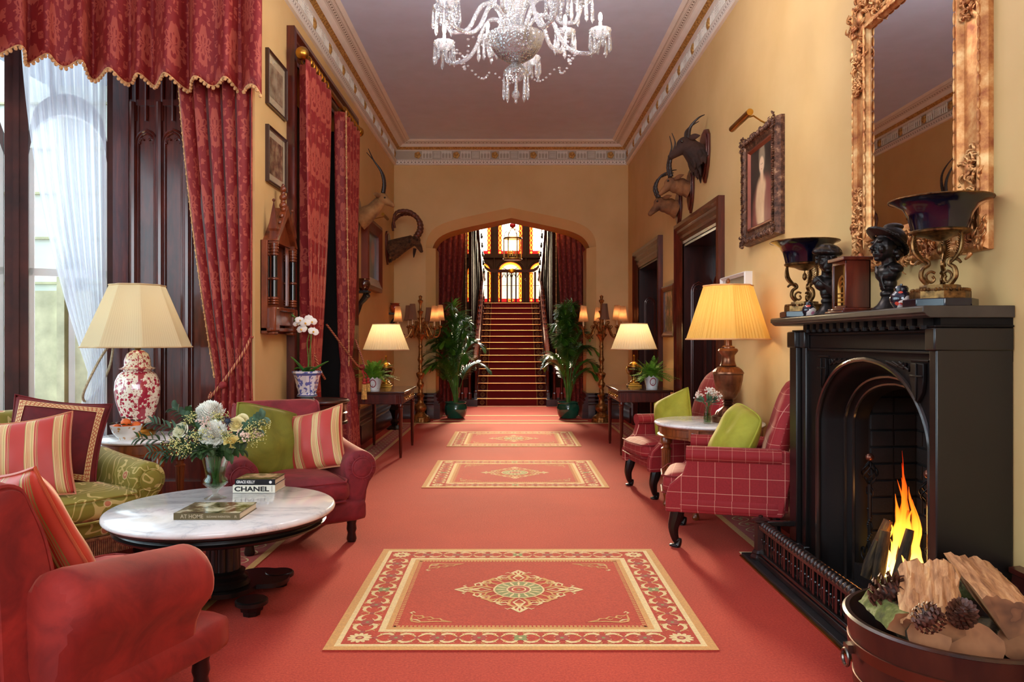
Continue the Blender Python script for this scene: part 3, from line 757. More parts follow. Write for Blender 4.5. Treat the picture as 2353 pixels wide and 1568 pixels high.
for wi, (a, c) in enumerate(ups):
    b = MB(); y = YW + .12
    def q(x0, x1, z0, z1, mi, d=0): b.mi = mi; b.poly([(x0, y - d, z0), (x1, y - d, z0), (x1, y - d, z1), (x0, y - d, z1)])
    q(a, c, zu0, zu1, 0); q(a, c, zs0, zs1, 4)
    b.mi = 4; xm = (a + c) / 2; r = (c - a) / 2
    b.poly([(xm + r * cos(i * pi / 14), y, zs1 + r * .88 * sin(i * pi / 14)) for i in range(15)])
    bw = .105
    for z0, z1 in ((zs0, zs1), (zu0, zu1)):
        for x0, x1 in ((a, a + bw), (c - bw, c)):
            q(x0, x1, z0, z1, 3 if z0 == zu0 else 2, .01)
            zz = z0 + .13
            while zz < z1 - .05:
                b.mi = 1; rr = .034
                b.tube([((x0 + x1) / 2 + rr * cos(t), y - .02, zz + .06 + .07 * sin(t)) for t in [i * pi / 5 for i in range(11)]], .011, 5)
                zz += .14
        q(a, c, z0, z0 + .10, 3, .015); b.mi = 1
        for x in (a + .052, c - .052): b.poly([(x - .04, y - .03, z0 + .05), (x, y - .03, z0 + .01), (x + .04, y - .03, z0 + .05), (x, y - .03, z0 + .09)])
        b.mi = 1; b.tube([(xm + .09 * cos(t), y - .03, z0 + .05 + .03 * sin(t)) for t in [i * pi / 6 for i in range(13)]], .01, 5)
    b.mi = 1
    b.tube([(xm + (r - .05) * cos(t), y - .015, zs1 + (r * .88 - .045) * sin(t)) for t in [i * pi / 16 for i in range(17)]], .030, 6)
    b.mi = 2
    b.tube([(xm + (r - .012) * cos(t), y - .012, zs1 + (r * .88 - .012) * sin(t)) for t in [i * pi / 16 for i in range(17)]], .016, 6)
    b.mi = 5
    b.tube([(xm - .24, y - .02, zs1 + .15), (xm, y - .02, zs1 + .03), (xm + .24, y - .02, zs1 + .15)], .008, 5); b.tube([(xm, y - .02, zs1 + .03), (xm, y - .02, zs0)], .006, 5)
    for z in (2.95, 4.4, 4.95, 5.5): b.tube([(a, y - .02, z), (c, y - .02, z)], .006, 5)
    b.mi = 1
    rnd = random.Random(wi)
    for t in range(26):
        x, z = xm + rnd.uniform(-.2, .2), rnd.uniform(zs0 + .15, zs1 + .1); s_ = .012; b.poly([(x - s_, y - .02, z), (x, y - .02, z - s_), (x + s_, y - .02, z), (x, y - .02, z + s_)])
    struct(b.build('window_%d' % (4 + wi), [LW, LY, LO, LR, LL, LEAD], smooth=None))
# staircase
ST0, RISE, RUN, NST = 15.84, .1456, .262, 16
SX = .03; SWH = .735
stair = thing('staircase', 'wide staircase with red runner rising beyond the arch to a landing', 'staircase', (0, ST0, 0))
STRED = mat('stair_carpet', rough=.9, f=lambda v: mixc(clampx((noise(v, 80, 3) - .3) * 1.5), (112, 14, 16), (150, 26, 24)), sheen=.2, sheen_col=(255, 130, 90))
STB = yarn('runner_border_gold', (186, 132, 70)); STD = yarn('runner_border_dark', (84, 16, 14))
for k in range(NST):
    y0, z0 = k * RUN, k * RISE
    b = MB(); yb = 6.1 if k == NST - 1 else y0 + RUN + .05
    b.mi = 0; b.b2(SX - 1.2 if k == 0 else SX - .80, SX + 1.2 if k == 0 else SX + .80, y0 + .012, yb, 0 if k == 0 else z0 - .3, z0 + RISE - .006)
    b.mi = 1; b.b2(SX - SWH + .02, SX + SWH - .02, y0, yb, z0, z0 + RISE)
    b.b2(SX - SWH + .02, SX + SWH - .02, y0 - .025, y0 + .02, z0 + RISE - .028, z0 + RISE + .001)
    for s in (-1, 1):
        xe = SX + s * (SWH - .115)
        b.mi = 3; b.b2(xe - .085, xe + .085, y0 - .0275, yb, z0 + RISE - .03, z0 + RISE + .004); b.b2(xe - .085, xe + .085, y0 - .003, y0 + .02, z0, z0 + RISE - .028)
        b.mi = 2
        for d in (-.095, .095): b.b2(xe + d - .007, xe + d + .007, y0 - .0285, yb, z0 + RISE - .03, z0 + RISE + .005); b.b2(xe + d - .007, xe + d + .007, y0 - .004, y0 + .02, z0, z0 + RISE)
        for c_ in (-1, 1):
            b.tube([(xe + c_ * .045 * sin(t), y0 - .004, z0 + .012 + (RISE - .045) * t / pi) for t in [i * pi / 6 for i in range(7)]], .0045, 5)
        b.tube([(xe + .022 * cos(t), y0 - .004, z0 + .06 + .022 * sin(t)) for t in [i * pi / 4 for i in range(9)]], .004, 5)
    b.build('step', [MAHOGD, STRED, STB, STD], stair, smooth=None)
    b = MB(); b.tube([(SX - SWH + .01, y0 - .03, z0 + RISE - .006), (SX + SWH - .01, y0 - .03, z0 + RISE - .006)], .0075, 6)
    b.build('stair_nosing', mat('copper_nosing', (236, 150, 80), .25, 1), stair)
HANDR = mat('polished_handrail', (120, 44, 22), .12, coat=1)
for s in (-1, 1):
    xr = SX + s * (SWH + .02)
    b = MB()
    path = smoothpts([(xr + s * .30, -.22, .92), (xr + s * .14, -.26, .93), (xr + s * .02, -.16, .97), (xr, .1, 1.06), (xr, 1.2, 1.60), (xr, 2.6, 2.32), (xr, 4.15, 3.13)], 5)
    b.sweep([(-.05, -.02), (.05, -.02), (.055, .01), (.03, .035), (-.03, .035), (-.055, .01)], path, lambda i: (path[i], Vector((1, 0, 0)) if i > 6 else (Vector((1, 0, 0)) * (i / 6) + Vector((0, 1, 0)) * (1 - i / 6)).normalized(), Vector((0, 0, 1))))
    b.build('handrail', HANDR, stair)
    b = MB(); b.sweep([(-.03, -.22), (.03, -.22), (.03, .10), (-.03, .10)], [0, 1], lambda i: ((xr, i * 4.2, .12 + i * 2.33), Vector((1, 0, 0)), Vector((0, 0, 1)))); b.build('string_board', MAHOGD, stair, smooth=None)
    for k in range(17):
        y = .12 + k * .25; z = .1 + y / 4.2 * 2.33
        if k == 0:
            b = MB(); b.lathe([(.05, 0), (.05, .12), (.032, .14), (.03, .5), (.045, .54), (.03, .58), (.034, .88)], 12, (0, 0, 0)); bp = b.build('baluster', MAHOG, stair)
        else: bp = bp.copy(); COL.objects.link(bp)
        bp.location = (xr, y, z)
    for k in range(3):
        bq = bp.copy(); COL.objects.link(bq); bq.location = (xr + s * (.12 + .15 * k), -.18, .14)
    b = MB(); b.b2(xr - .05 * s, xr + s * .55, -.28, -.08, 0, .14); b.build('curtail_step', MAHOGD, stair, smooth=None)
# landing balustrade
b = MB(); path = [(SX - .72, 4.3, 3.33), (SX - .66, 4.3, 3.26), (SX - .58, 4.3, 3.215), (SX - .45, 4.3, 3.20), (SX + .45, 4.3, 3.20), (SX + .58, 4.3, 3.215), (SX + .66, 4.3, 3.26), (SX + .72, 4.3, 3.33)]
b.sweep([(-.05, -.045), (.05, -.045), (.05, .03), (-.05, .03)], path, lambda i: (path[i], Vector((0, 1, 0)), Vector((0, 0, 1)))); b.build('landing_rail', SOAK, stair)
for x in (-.62, -.40, -.29, -.115, 0, .115, .29, .40, .62):
    wd2 = .05 if abs(x) in (.40, .29, .62) else .035
    b = MB(); b.b2(SX + x - wd2 / 2, SX + x + wd2 / 2, 4.28, 4.33, 2.33, 3.17); b.build('landing_baluster', SOAK, stair, smooth=None)
b = MB()
for x in (-.2, -.06, .06, .2): b.tube([(SX + x - .055, 4.3, 3.02), (SX + x - .03, 4.3, 3.08), (SX + x, 4.3, 3.13), (SX + x + .03, 4.3, 3.08), (SX + x + .055, 4.3, 3.02)], .011, 6)
for x in (-.35, .35): b.tube([(SX + x + .03 * cos(t), 4.3, 3.02 + .06 * sin(t)) for t in [i * pi / 6 for i in range(13)]], .009, 6)
b.build('landing_tracery', SOAK, stair)
b = MB(); b.ball((SX, 4.22, 3.19), (.105, .03, .065)); b.build('oval_plaque', mat('gilt_plaque', (236, 160, 40), .25, .9), stair)
# returning upper flights with bossed strings
for s in (-1, 1):
    xu = SX + s * .76; b = MB()
    b.sweep([(-.03, -.06), (.03, -.06), (.03, .55), (-.03, .55)], [0, 1], lambda i: ((xu, 4.15 - i * 5.2, 2.62 + i * 2.3), Vector((1, 0, 0)), Vector((0, 0, 1))))
    up = b.build('upper_string', mat('hall_dark_oak', (70, 44, 34), .4), stair, smooth=None)
    for k in range(13):
        if k == 0:
            b = MB(); b.ball((0, 0, 0), (.035, .05, .05), 10, 6); b.ball((0, .0, .06), (.022, .03, .03), 8, 5); bs_ = b.build('carved_boss', mat('boss_oak', (30, 20, 18), .45), stair)
        else: bs_ = bs_.copy(); COL.objects.link(bs_)
        t = k / 12; bs_.location = (xu - s * .045, 4.05 - t * 4.6, 2.95 + t * 2.05)
    b = MB(); b.tube([(xu, 4.15, 3.2), (xu, -1.0, 5.5)], .035, 8); b.build('upper_handrail', MAHOG, stair)
# ---- portieres in the arch
# ================================================================== curtains
def damask_k(u, v, w=.34, h=.60):
    a, bb = u / w, v / h
    def motif(du, dv):
        x, y = xabs(du * w), dv * h
        r = xsqrt(x * x * (1 / .076 ** 2) + y * y * (1 / .15 ** 2)); an = at2(y, x)
        edge = 1 + .17 * xsin(an * 9 + 1.2) + .07 * xsin(an * 21)
        body = r < edge
        vein = (xsin(r * 11 - xabs(an) * 5.0) + .55 * xsin(an * 14)) > -.62
        return body * vein
    m = mx(motif(fr(a + .5) - .5, fr(bb + .5) - .5), motif(fr(a) - .5, fr(bb) - .5))
    nz = noise(vec(u, v), 30, 2)
    d1 = xabs(fr(a + bb) - .5); d2 = xabs(fr(a - bb) - .5)
    wv = .06 * xsin((a - bb) * 6.283 * 4); wv2 = .06 * xsin((a + bb) * 6.283 * 4)
    th = .036
    g = mx((xabs(d1 * 1. - .0 + wv * .6) < th) * (nz > .45), (xabs(d2 + wv2 * .6) < th) * (nz > .47))
    far = 1
    return mx(m, g)
def damask(base, pat, w=.34, h=.60):
    def f(v):
        u, vv, _ = xyz(v); n = noise(vec(u * 400, vv * 8), 1, 2)
        return mixc(damask_k(u, vv, w, h), mixc(n, tuple(x * .88 for x in base), base), mixc(n, tuple(x * .9 for x in pat), pat))
    return f
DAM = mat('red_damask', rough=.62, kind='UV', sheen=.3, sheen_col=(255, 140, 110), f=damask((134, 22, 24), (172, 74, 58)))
DAM2 = mat('red_damask_lining', (150, 40, 40), .7, sheen=.2)
TRIMC = mat('trim_braid', (196, 150, 100), .8, var=.25, vs=60)
ROPE = mat('twisted_cord', rough=.7, kind='UV', f=lambda v: (lambda t: mixc(fr(t[0] * 3 + t[1] * 28) > .5, (134, 34, 36), (200, 140, 92)))(xyz(v)))
TASS = mat('gold_tassel', (206, 158, 84), .7, var=.25, vs=50)
def drape(name, top, bot, w_top, w_bot, zt, zb, folds, amp, parent=None, tie=None, m=None, cloth=None, nu=None, seed=0, dirv=(1, 0), flare=None, waist=None, off=None):
    """hanging cloth: centre line from top to bottom (2D), widths along dirv, optional tie (z, width, shift)"""
    rnd = random.Random(seed); ph = [rnd.uniform(0, 6.28) for _ in range(4)]
    dv = Vector(dirv).normalized(); nv_ = Vector((-dv.y, dv.x)); b = MB(); nu = nu or folds * 14
    cloth = cloth or w_top * 2
    def prof(t):   # t 0 top..1 bottom -> centre, width
        z = zt + (zb - zt) * t
        c = Vector(top) * (1 - t) + Vector(bot) * t; w = w_top * (1 - t) + w_bot * t
        if tie:
            tz, tw, sh = tie; k = (zt - tz) / (zt - zb)
            if t < k:
                q = t / k; e = q ** 1.6; w = w_top * (1 - e) + tw * e; c = Vector(top) + dv * sh * e
            else:
                q = (t - k) / (1 - k); e = min(1, q * 1.0) ** .6; w = tw * (1 - e) + w_bot * e; c = (Vector(top) + dv * sh) * (1 - e) + Vector(bot) * e
        return c, w, z
    def fn(u, t):
        c, w, z = prof(t); a = min(amp, w / folds * .9) * (1 if not tie else 1)
        uu = u + .012 * sin(2 * pi * u * 3 + ph[0]); s = 2 * pi * folds * uu + ph[1] + .35 * sin(t * 3 + ph[2])
        y = a * (sin(s) + .25 * sin(2 * s + ph[3])) ; x = (uu - .5) * w + .22 * w / folds * sin(s + pi / 2) * .8
        p = c + dv * x + nv_ * y
        return (p.x, p.y, z)
    b.surf(fn, nu, 40, uvf=lambda u, t: (u * cloth, zt + (zb - zt) * t))
    o = b.build(name, m or DAM, parent, smooth=180, solid=.004)
    return o, fn
def fringe(b, pts, d=.03, step=.03, r=.013):
    """small scalloped bobbles along a line of points"""
    P = [Vector(p) for p in pts]; acc = 0
    b.tube([p for p in P], .006, 5)
    for i in range(len(P) - 1):
        L = (P[i + 1] - P[i]).length; acc += L
        if acc > step:
            acc = 0; b.ball(P[i] + Vector((0, 0, -d * .5)), (r, r, r * 1.1), 6, 4)
def tassel(b, p, L=.16):
    p = Vector(p); b.mi = 0; b.ball(p, .022, 10, 7); b.ball(p - Vector((0, 0, .035)), (.026, .026, .02), 10, 6); b.mi = 1
    b.lathe([(.022, -.05), (.024, -.09), (.03, -.05 - L), (.0, -.05 - L)], 20, p, rf=lambda t, j: 1 + .09 * cos(10 * t), caps=False)
def cord(b, pts, r=.011): b.tube(smoothpts(pts, 6), r, 8)
# --- great bay curtain with swagged pelmet
bc = thing('bay_curtain', 'tall red damask curtain tied back beside the mahogany bay panelling', 'curtain', (0, 0, 0))
zt_, zb_ = 4.25, .02
drape('curtain_cloth', (-2.32, 6.02), (-2.18, 6.0), .62, .36, zt_, zb_, 5, .07, bc, tie=(1.02, .27, .15), seed=3, dirv=(1, -.03), cloth=1.5)
b = MB(); cord(b, [(-2.05, 6.0, 1.36), (-2.08, 5.93, 1.25), (-2.2, 5.88, 1.05), (-2.33, 5.9, .90), (-2.34, 6.06, .98), (-2.1, 6.08, 1.2), (-2.05, 6.02, 1.35)], .0115); b.ball((-2.22, 5.88, 1.0), .03); b.tube([(-2.04, 6.04, 1.37), (-2.04, 5.98, 1.37)], .012, 6)
b.build('tieback_cord', ROPE, bc)
b = MB(); pr = []
for i in range(60):
    t = i / 59; z = zt_ + (1.05 - zt_) * t; e = min(1, t) ** 1.6; w = .62 * (1 - e) + .27 * e; cx_ = -2.32 + .15 * e; pr.append((cx_ - w / 2 - .02, 5.98, z))
fringe(b, [p for p in smoothpts(pr, 2)], 0, .05, .011); b.build('edge_fringe', TRIMC, bc)
val = thing('pelmet', 'gathered red damask pelmet with fringed scalloped hem over the bay', 'pelmet')
vp = smoothpts([(-1.93, 5.93, 0), (-2.3, 5.85, 0), (-2.75, 5.80, 0), (-3.1, 5.70, 0), (-3.42, 5.42, 0), (-3.7, 5.02, 0), (-3.95, 4.5, 0), (-4.2, 3.9, 0)], 14)
Lp = [0]
for a, c in zip(vp, vp[1:]): Lp.append(Lp[-1] + (c - a).length)
def vpos(s):
    for i in range(len(Lp) - 1):
        if Lp[i + 1] >= s: k = (s - Lp[i]) / (Lp[i + 1] - Lp[i]); return vp[i].lerp(vp[i + 1], k), (vp[i + 1] - vp[i]).normalized()
    return vp[-1], (vp[-1] - vp[-2]).normalized()
VL = Lp[-1]
def vhem(s):
    k = s / VL; return 3.32 + .028 * sin(2 * pi * s / .21) - .10 * max(0, 1 - s / .12) + .05 * math.exp(-((s - 1.5) / .4) ** 2)
def vf(u, t):
    s = u * VL; p, d = vpos(s); n = Vector((d.y, -d.x, 0)); n = n if n.y < 0 or n.x > 0 else -n
    f = .062 * sin(2 * pi * s / .21) + .045 * sin(2 * pi * s / .34 + 1) + .02 * sin(2 * pi * s / .13 + 2)
    q = p + n * f * (.55 + .45 * t) + n * (.03 * t); z = 4.35 + (vhem(s) - 4.35) * t; return (q.x, q.y, z)
b = MB(); b.surf(vf, 420, 14, uvf=lambda u, t: (u * VL * 1.6, 4.35 - 1.0 * t)); b.build('pelmet_cloth', DAM, val, smooth=180, solid=.004)
b = MB(); fringe(b, [vf(u / 420, 1) for u in range(421)], .03, .030, .015); b.build('hem_fringe', TRIMC, val)
# --- sheers
SHEER = thin_cloth('sheer_voile', (236, 240, 248), .62, .30, tcol=(240, 244, 250))
sh = thing('sheer_curtain', 'white sheer curtain swept back to the mahogany panelling behind the jar lamp', 'curtain')
def shf(u, t):
    z = 4.2 - 4.15 * t; tz = 1.02; k = (4.2 - tz) / 4.15
    x0, x1 = .06, .66
    if t < k: e = (t / k) ** 2.0; a = x0 + .0 * e; c = x1 * (1 - e) + .17 * e
    else: q = (t - k) / (1 - k); e = q ** .6; a = x0; c = .17 + .18 * e
    s = a + (c - a) * u; w = (c - a); f = min(.05, w / 9 * 1.1) * (sin(2 * pi * 9 * u + 1.2 * sin(3 * u)) + .3 * sin(2 * pi * 17 * u))
    return tuple(wm(s, z, .22 + f))
b = MB(); b.surf(shf, 200, 40); b.build('voile', SHEER, sh, smooth=180)
b = MB(); p = wm(.08, 1.15, .2); cord(b, [wm(.0, 1.35, .1), wm(.10, 1.2, .3), wm(.22, .92, .30), wm(.18, .86, .16), wm(.04, 1.1, .12), wm(.0, 1.35, .1)], .010); b.build('tieback_cord', mat('pale_cord', (176, 160, 128), .8, var=.2, vs=60), sh)
sh2 = thing('sheer_curtain', 'straight white sheer curtain beyond the dark window post at the picture edge', 'curtain')
b = MB(); b.surf(lambda u, t: tuple(wm(s_m + .17 + .05 * 0 + .03 + .75 * u + .0 * t, 4.2 - 4.15 * t, .20 + .04 * sin(2 * pi * 9 * u))), 110, 20); b.build('voile', SHEER, sh2, smooth=180)
# --- portieres on the opening in the passage wall, on a brass pole
pole = thing('curtain_pole', 'brass curtain pole with ball finials above the dark opening', 'curtain pole')
b = MB(); b.tube([(-1.86, 6.86, 3.91), (-1.86, 9.3, 3.91)], .028, 12); b.build('rod', BRASS, pole)
for y in (6.80, 9.36):
    b = MB(); b.ball((-1.86, y, 3.91), .06, 14, 10); b.ball((-1.86, y + (.05 if y < 8 else -.05), 3.91), (.045, .02, .045), 12, 6); b.build('finial', BRASS, pole)
ring = None
for y in (6.95, 7.05, 7.15, 7.25, 7.35, 7.46, 7.6, 8.45, 8.55, 8.65, 8.76, 8.88, 9.0, 9.15):
    if ring is None:
        b = MB(); b.tube([(.045 * cos(t), 0, .045 * sin(t)) for t in [i * pi / 8 for i in range(17)]], .008, 6); ring = b.build('curtain_ring', BRASS, pole)
    else: ring = ring.copy(); COL.objects.link(ring)
    ring.location = (-1.86, y, 3.895)
p1 = thing('portiere', 'red damask curtain hanging behind the white orchid', 'curtain', group=None)
drape('curtain_cloth', (-1.86, 7.32), (-1.88, 7.15), .98, .55, 3.86, .02, 5, .055, p1, tie=(1.0, .34, -.24), seed=5, dirv=(0, 1), cloth=1.7)
b = MB(); cord(b, [(-1.97, 6.95, 1.52), (-1.86, 7.0, 1.35), (-1.78, 7.1, 1.08), (-1.76, 7.22, .98)], .0115); b.build('tieback_cord', ROPE, p1)
p2 = thing('portiere', 'red damask curtain with gold tassels beside the fern table', 'curtain')
drape('curtain_cloth', (-1.86, 8.76), (-1.74, 8.40), .90, .52, 3.86, .02, 5, .06, p2, tie=(1.06, .22, -.10), seed=8, dirv=(0, 1), cloth=1.7)
b = MB(); cord(b, [(-1.97, 8.15, 1.52), (-1.84, 8.3, 1.3), (-1.72, 8.5, 1.08), (-1.68, 8.65, 1.04), (-1.70, 8.80, 1.1), (-1.82, 8.95, 1.35)], .0115); b.ball((-1.69, 8.66, 1.04), .035); b.build('tieback_cord', ROPE, p2)
for dx, dy in ((0, 0), (.015, .14)):
    b = MB(); b.tube([(-1.69, 8.66, 1.02), (-1.655 + dx, 8.62 + dy, .93)], .009, 6); tassel(b, (-1.655 + dx, 8.62 + dy, .90), .17); b.build('tassel', [mat('tassel_head', (168, 48, 42), .7), TASS], p2)
b = MB(); fringe(b, [(-1.80 - .0 * t, 8.34 + .14 * min(1, t / 40) ** 1.6, 3.86 - 2.8 * t / 50) for t in range(51)], 0, .06, .013); b.build('edge_fringe', TRIMC, p2)
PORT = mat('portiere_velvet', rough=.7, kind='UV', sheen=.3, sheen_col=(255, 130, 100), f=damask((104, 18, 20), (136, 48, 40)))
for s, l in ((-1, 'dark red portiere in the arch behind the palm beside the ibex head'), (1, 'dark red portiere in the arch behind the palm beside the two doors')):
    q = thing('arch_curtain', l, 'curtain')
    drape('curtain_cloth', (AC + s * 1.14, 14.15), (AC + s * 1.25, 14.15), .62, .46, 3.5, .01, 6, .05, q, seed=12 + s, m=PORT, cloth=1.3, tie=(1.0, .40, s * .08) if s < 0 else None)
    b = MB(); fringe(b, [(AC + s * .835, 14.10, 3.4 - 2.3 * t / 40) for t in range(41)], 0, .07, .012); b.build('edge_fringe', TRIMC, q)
# ================================================================== upholstery
def velvet(name, c, c2, k=1.): return mat(name, rough=.75, f=lambda v: ramp(noise(v, 5, 5, .6, .8), [(.32, c), (.66, c2)]), sheen=.2 * k, sheen_col=(255, 150, 120), bump=.08, bs=200)
VROSE = velvet('rose_red_velvet', (104, 16, 14), (152, 38, 30)); VBURG = velvet('burgundy_velvet', (92, 16, 24), (140, 36, 46))
VPINK = velvet('rose_seat_velvet', (150, 44, 42), (190, 78, 72)); VGREEN = velvet('olive_velvet', (104, 106, 26), (132, 132, 42), .6); VLIME = velvet('lime_velvet', (140, 138, 32), (164, 160, 46), .6)
VWINE = velvet('wine_velvet', (76, 6, 12), (112, 14, 18), .5)
PIPE_R = mat('piping_red', (120, 24, 26), .6)
def pillow_fn(w, h, t, pinch=.09, puff=2.3, pw=.58, rd=0.):
    def f(u, v, s):
        a, c = 2 * u - 1, 2 * v - 1
        kx = 1 - pinch * (1 - abs(c) ** 2) * abs(a) ** 4 ; ky = 1 - pinch * (1 - abs(a) ** 2) * abs(c) ** 4
        th = t / 2 * ((1 - abs(a) ** puff) * (1 - abs(c) ** puff)) ** pw
        k = 1 - rd * abs(a * c) ** 3
        return Vector((a * w / 2 * kx * k, s * th, c * h / 2 * ky * k))
    return f
def pillow(parent_name, label, w, h, t, m, loc, rot, pip=None, cat='cushion', group=None, crease=0, panel=None, rd=0.):
    o = thing(parent_name, label, cat, loc, 0, group); o.rotation_euler = rot
    b = MB(); fn = pillow_fn(w, h, t, pinch=.09 if not rd else .02, rd=rd)
    def wr(u, v): return crease * .012 * (sin(14 * u + 5 * v) + sin(11 * v - 6 * u))
    for s in (-1, 1):
        b.surf(lambda u, v: fn(u, v, s) + Vector((0, s * wr(u, v) * (1 - abs(2 * u - 1) ** 3) * (1 - abs(2 * v - 1) ** 3), 0)), 24, 24, uvf=lambda u, v: ((u - .5) * w, (v - .5) * h))
    b.build('cover', m, o, smooth=180, weld=True)
    e = [fn(i / 16, 0, 1) for i in range(17)] + [fn(1, i / 16, 1) for i in range(1, 17)] + [fn(1 - i / 16, 1, 1) for i in range(1, 17)] + [fn(0, 1 - i / 16, 1) for i in range(1, 17)]
    b = MB(); b.tube([p for p in e], .0065, 6, caps=False); b.build('piping', pip or m, o)
    if panel:
        b = MB()
        # flat woven border set in from the edge, following the front
        def ring_(k0, k1, z):
            N = 20
            def P(k, q):
                sd, t = int(q // N) % 4, (q % N) / N
                a, c = [( -k + 2 * k * t, -k), (k, -k + 2 * k * t), (k - 2 * k * t, k), (-k, k - 2 * k * t)][sd]
                p = fn((a + 1) / 2, (c + 1) / 2, -1); return (p.x, p.y - z, p.z)
            for q in range(4 * N): b.poly([P(k0, q), P(k0, q + 1), P(k1, q + 1), P(k1, q)], [(q / N, 0), ((q + 1) / N, 0), ((q + 1) / N, 1), (q / N, 1)])
        ring_(.74, .88, .005); b.build('braid_border', panel, o, smooth=None, weld=True)
    return o
def stripes(v):
    u, w, _ = xyz(v); t = fr(u / .145 + .25)
    C, K, G = (214, 180, 120), (182, 60, 50), (152, 142, 76)
    return ramp(t, [(0, K), (.34, G), (.36, C), (.42, K), (.435, C), (.47, K), (.485, C), (.52, K), (.535, C), (.60, G), (.62, C), (.68, K), (.74, C), (.755, K), (.79, G), (.81, K)], 'CONSTANT')
STRIPE = mat('striped_silk', rough=.5, kind='UV', sheen=.2, f=stripes)
STRIPED = mat('striped_silk_deep', rough=.5, kind='UV', f=lambda v: (lambda u: ramp(fr(u[0] / .13), [(0, (196, 64, 44)), (.3, (150, 130, 66)), (.33, (200, 90, 60)), (.38, (170, 140, 80)), (.41, (198, 64, 44)), (.45, (180, 146, 86)), (.48, (190, 60, 44)), (.55, (206, 168, 104)), (.62, (120, 110, 50)), (.65, (196, 64, 44))], 'CONSTANT'))(xyz(v)))
def plaid_f(v):
    u, w, _ = xyz(v); n = noise(vec(u * 300, w * 6), 1, 2); n2 = noise(vec(u * 6, w * 300), 1, 2)
    l = mx(xabs(fr(u / .105) - .5) < .013, xabs(fr(w / .105) - .5) < .013)
    return mixc(l * .6, mixc(n * .5 + n2 * .5, (124, 16, 22), (156, 30, 34)), (222, 160, 136))
PLAID = mat('windowpane_plaid', rough=.75, kind='UV', sheen=.08, f=plaid_f)
PLAIDO = mat('windowpane_plaid_o', rough=.75, sheen=.08, kind='Object', f=lambda v: (lambda t: mixc(mx(mx(xabs(fr(t[0] / .105 + .2) - .5) < .013, xabs(fr(t[1] / .105 + .31) - .5) < .013), xabs(fr(t[2] / .105) - .5) < .013) * .8, mixc(noise(v, 90, 2), (124, 16, 22), (156, 30, 34)), (222, 160, 136)))(xyz(v)))
def floral(v):
    n = noise(v, 3.0, 2, .5, 1.2); vn = xabs(fr(n * 9) - .5) < .10
    bl = voro(v, 7.5); b1 = bl < .17; b2 = (bl > .17) * (bl < .215); b0 = bl < .06
    c = mixc(vn, (140, 130, 46), (206, 184, 110)); c = mixc(b2, c, (222, 200, 140)); c = mixc(b1, c, (196, 120, 84)); return mixc(b0, c, (226, 196, 150))
FLORAL = mat('green_floral_cloth', rough=.7, sheen=.2, f=floral)
def soft_box(b, x0, x1, y0, y1, z0, z1, puff=.03, n=10, uvs=1., corner=.035):
    """upholstered block: rounded corners and a crowned top/front"""
    cx_, cy_, cz_ = (x0 + x1) / 2, (y0 + y1) / 2, (z0 + z1) / 2; hx, hy, hz = (x1 - x0) / 2, (y1 - y0) / 2, (z1 - z0) / 2
    def face(ax, sg):
        def fn(u, v):
            a, c = 2 * u - 1, 2 * v - 1; p = [0, 0, 0]; o = [i for i in range(3) if i != ax]; p[ax] = sg; p[o[0]] = a; p[o[1]] = c
            q = []
            h = (hx, hy, hz)
            P = Vector((p[0] * h[0], p[1] * h[1], p[2] * h[2])); r = min(corner, hx * .95, hy * .95, hz * .95)
            I = Vector([max(-h[i] + r, min(h[i] - r, P[i])) for i in range(3)]); d = P - I
            if d.length > 1e-9: P = I + d.normalized() * r
            k = (1 - abs(a) ** 2.5) * (1 - abs(c) ** 2.5); P[ax] += sg * puff * k * (min(1, h[o[0]] / .2) * min(1, h[o[1]] / .2)) ** .5
            return P + Vector((cx_, cy_, cz_))
        o = [i for i in range(3) if i != ax]; h = (hx, hy, hz)
        b.surf(fn, n, n, uvf=lambda u, v: (u * 2 * h[o[0]] * uvs, v * 2 * h[o[1]] * uvs))
    for ax in range(3):
        for sg in (-1, 1): face(ax, sg)
def wobble(o, amt, scale):
    t = bpy.data.textures.new('soft', 'CLOUDS'); t.noise_scale = scale; m = o.modifiers.new('rumple', 'DISPLACE'); m.texture = t; m.strength = amt; m.mid_level = .5
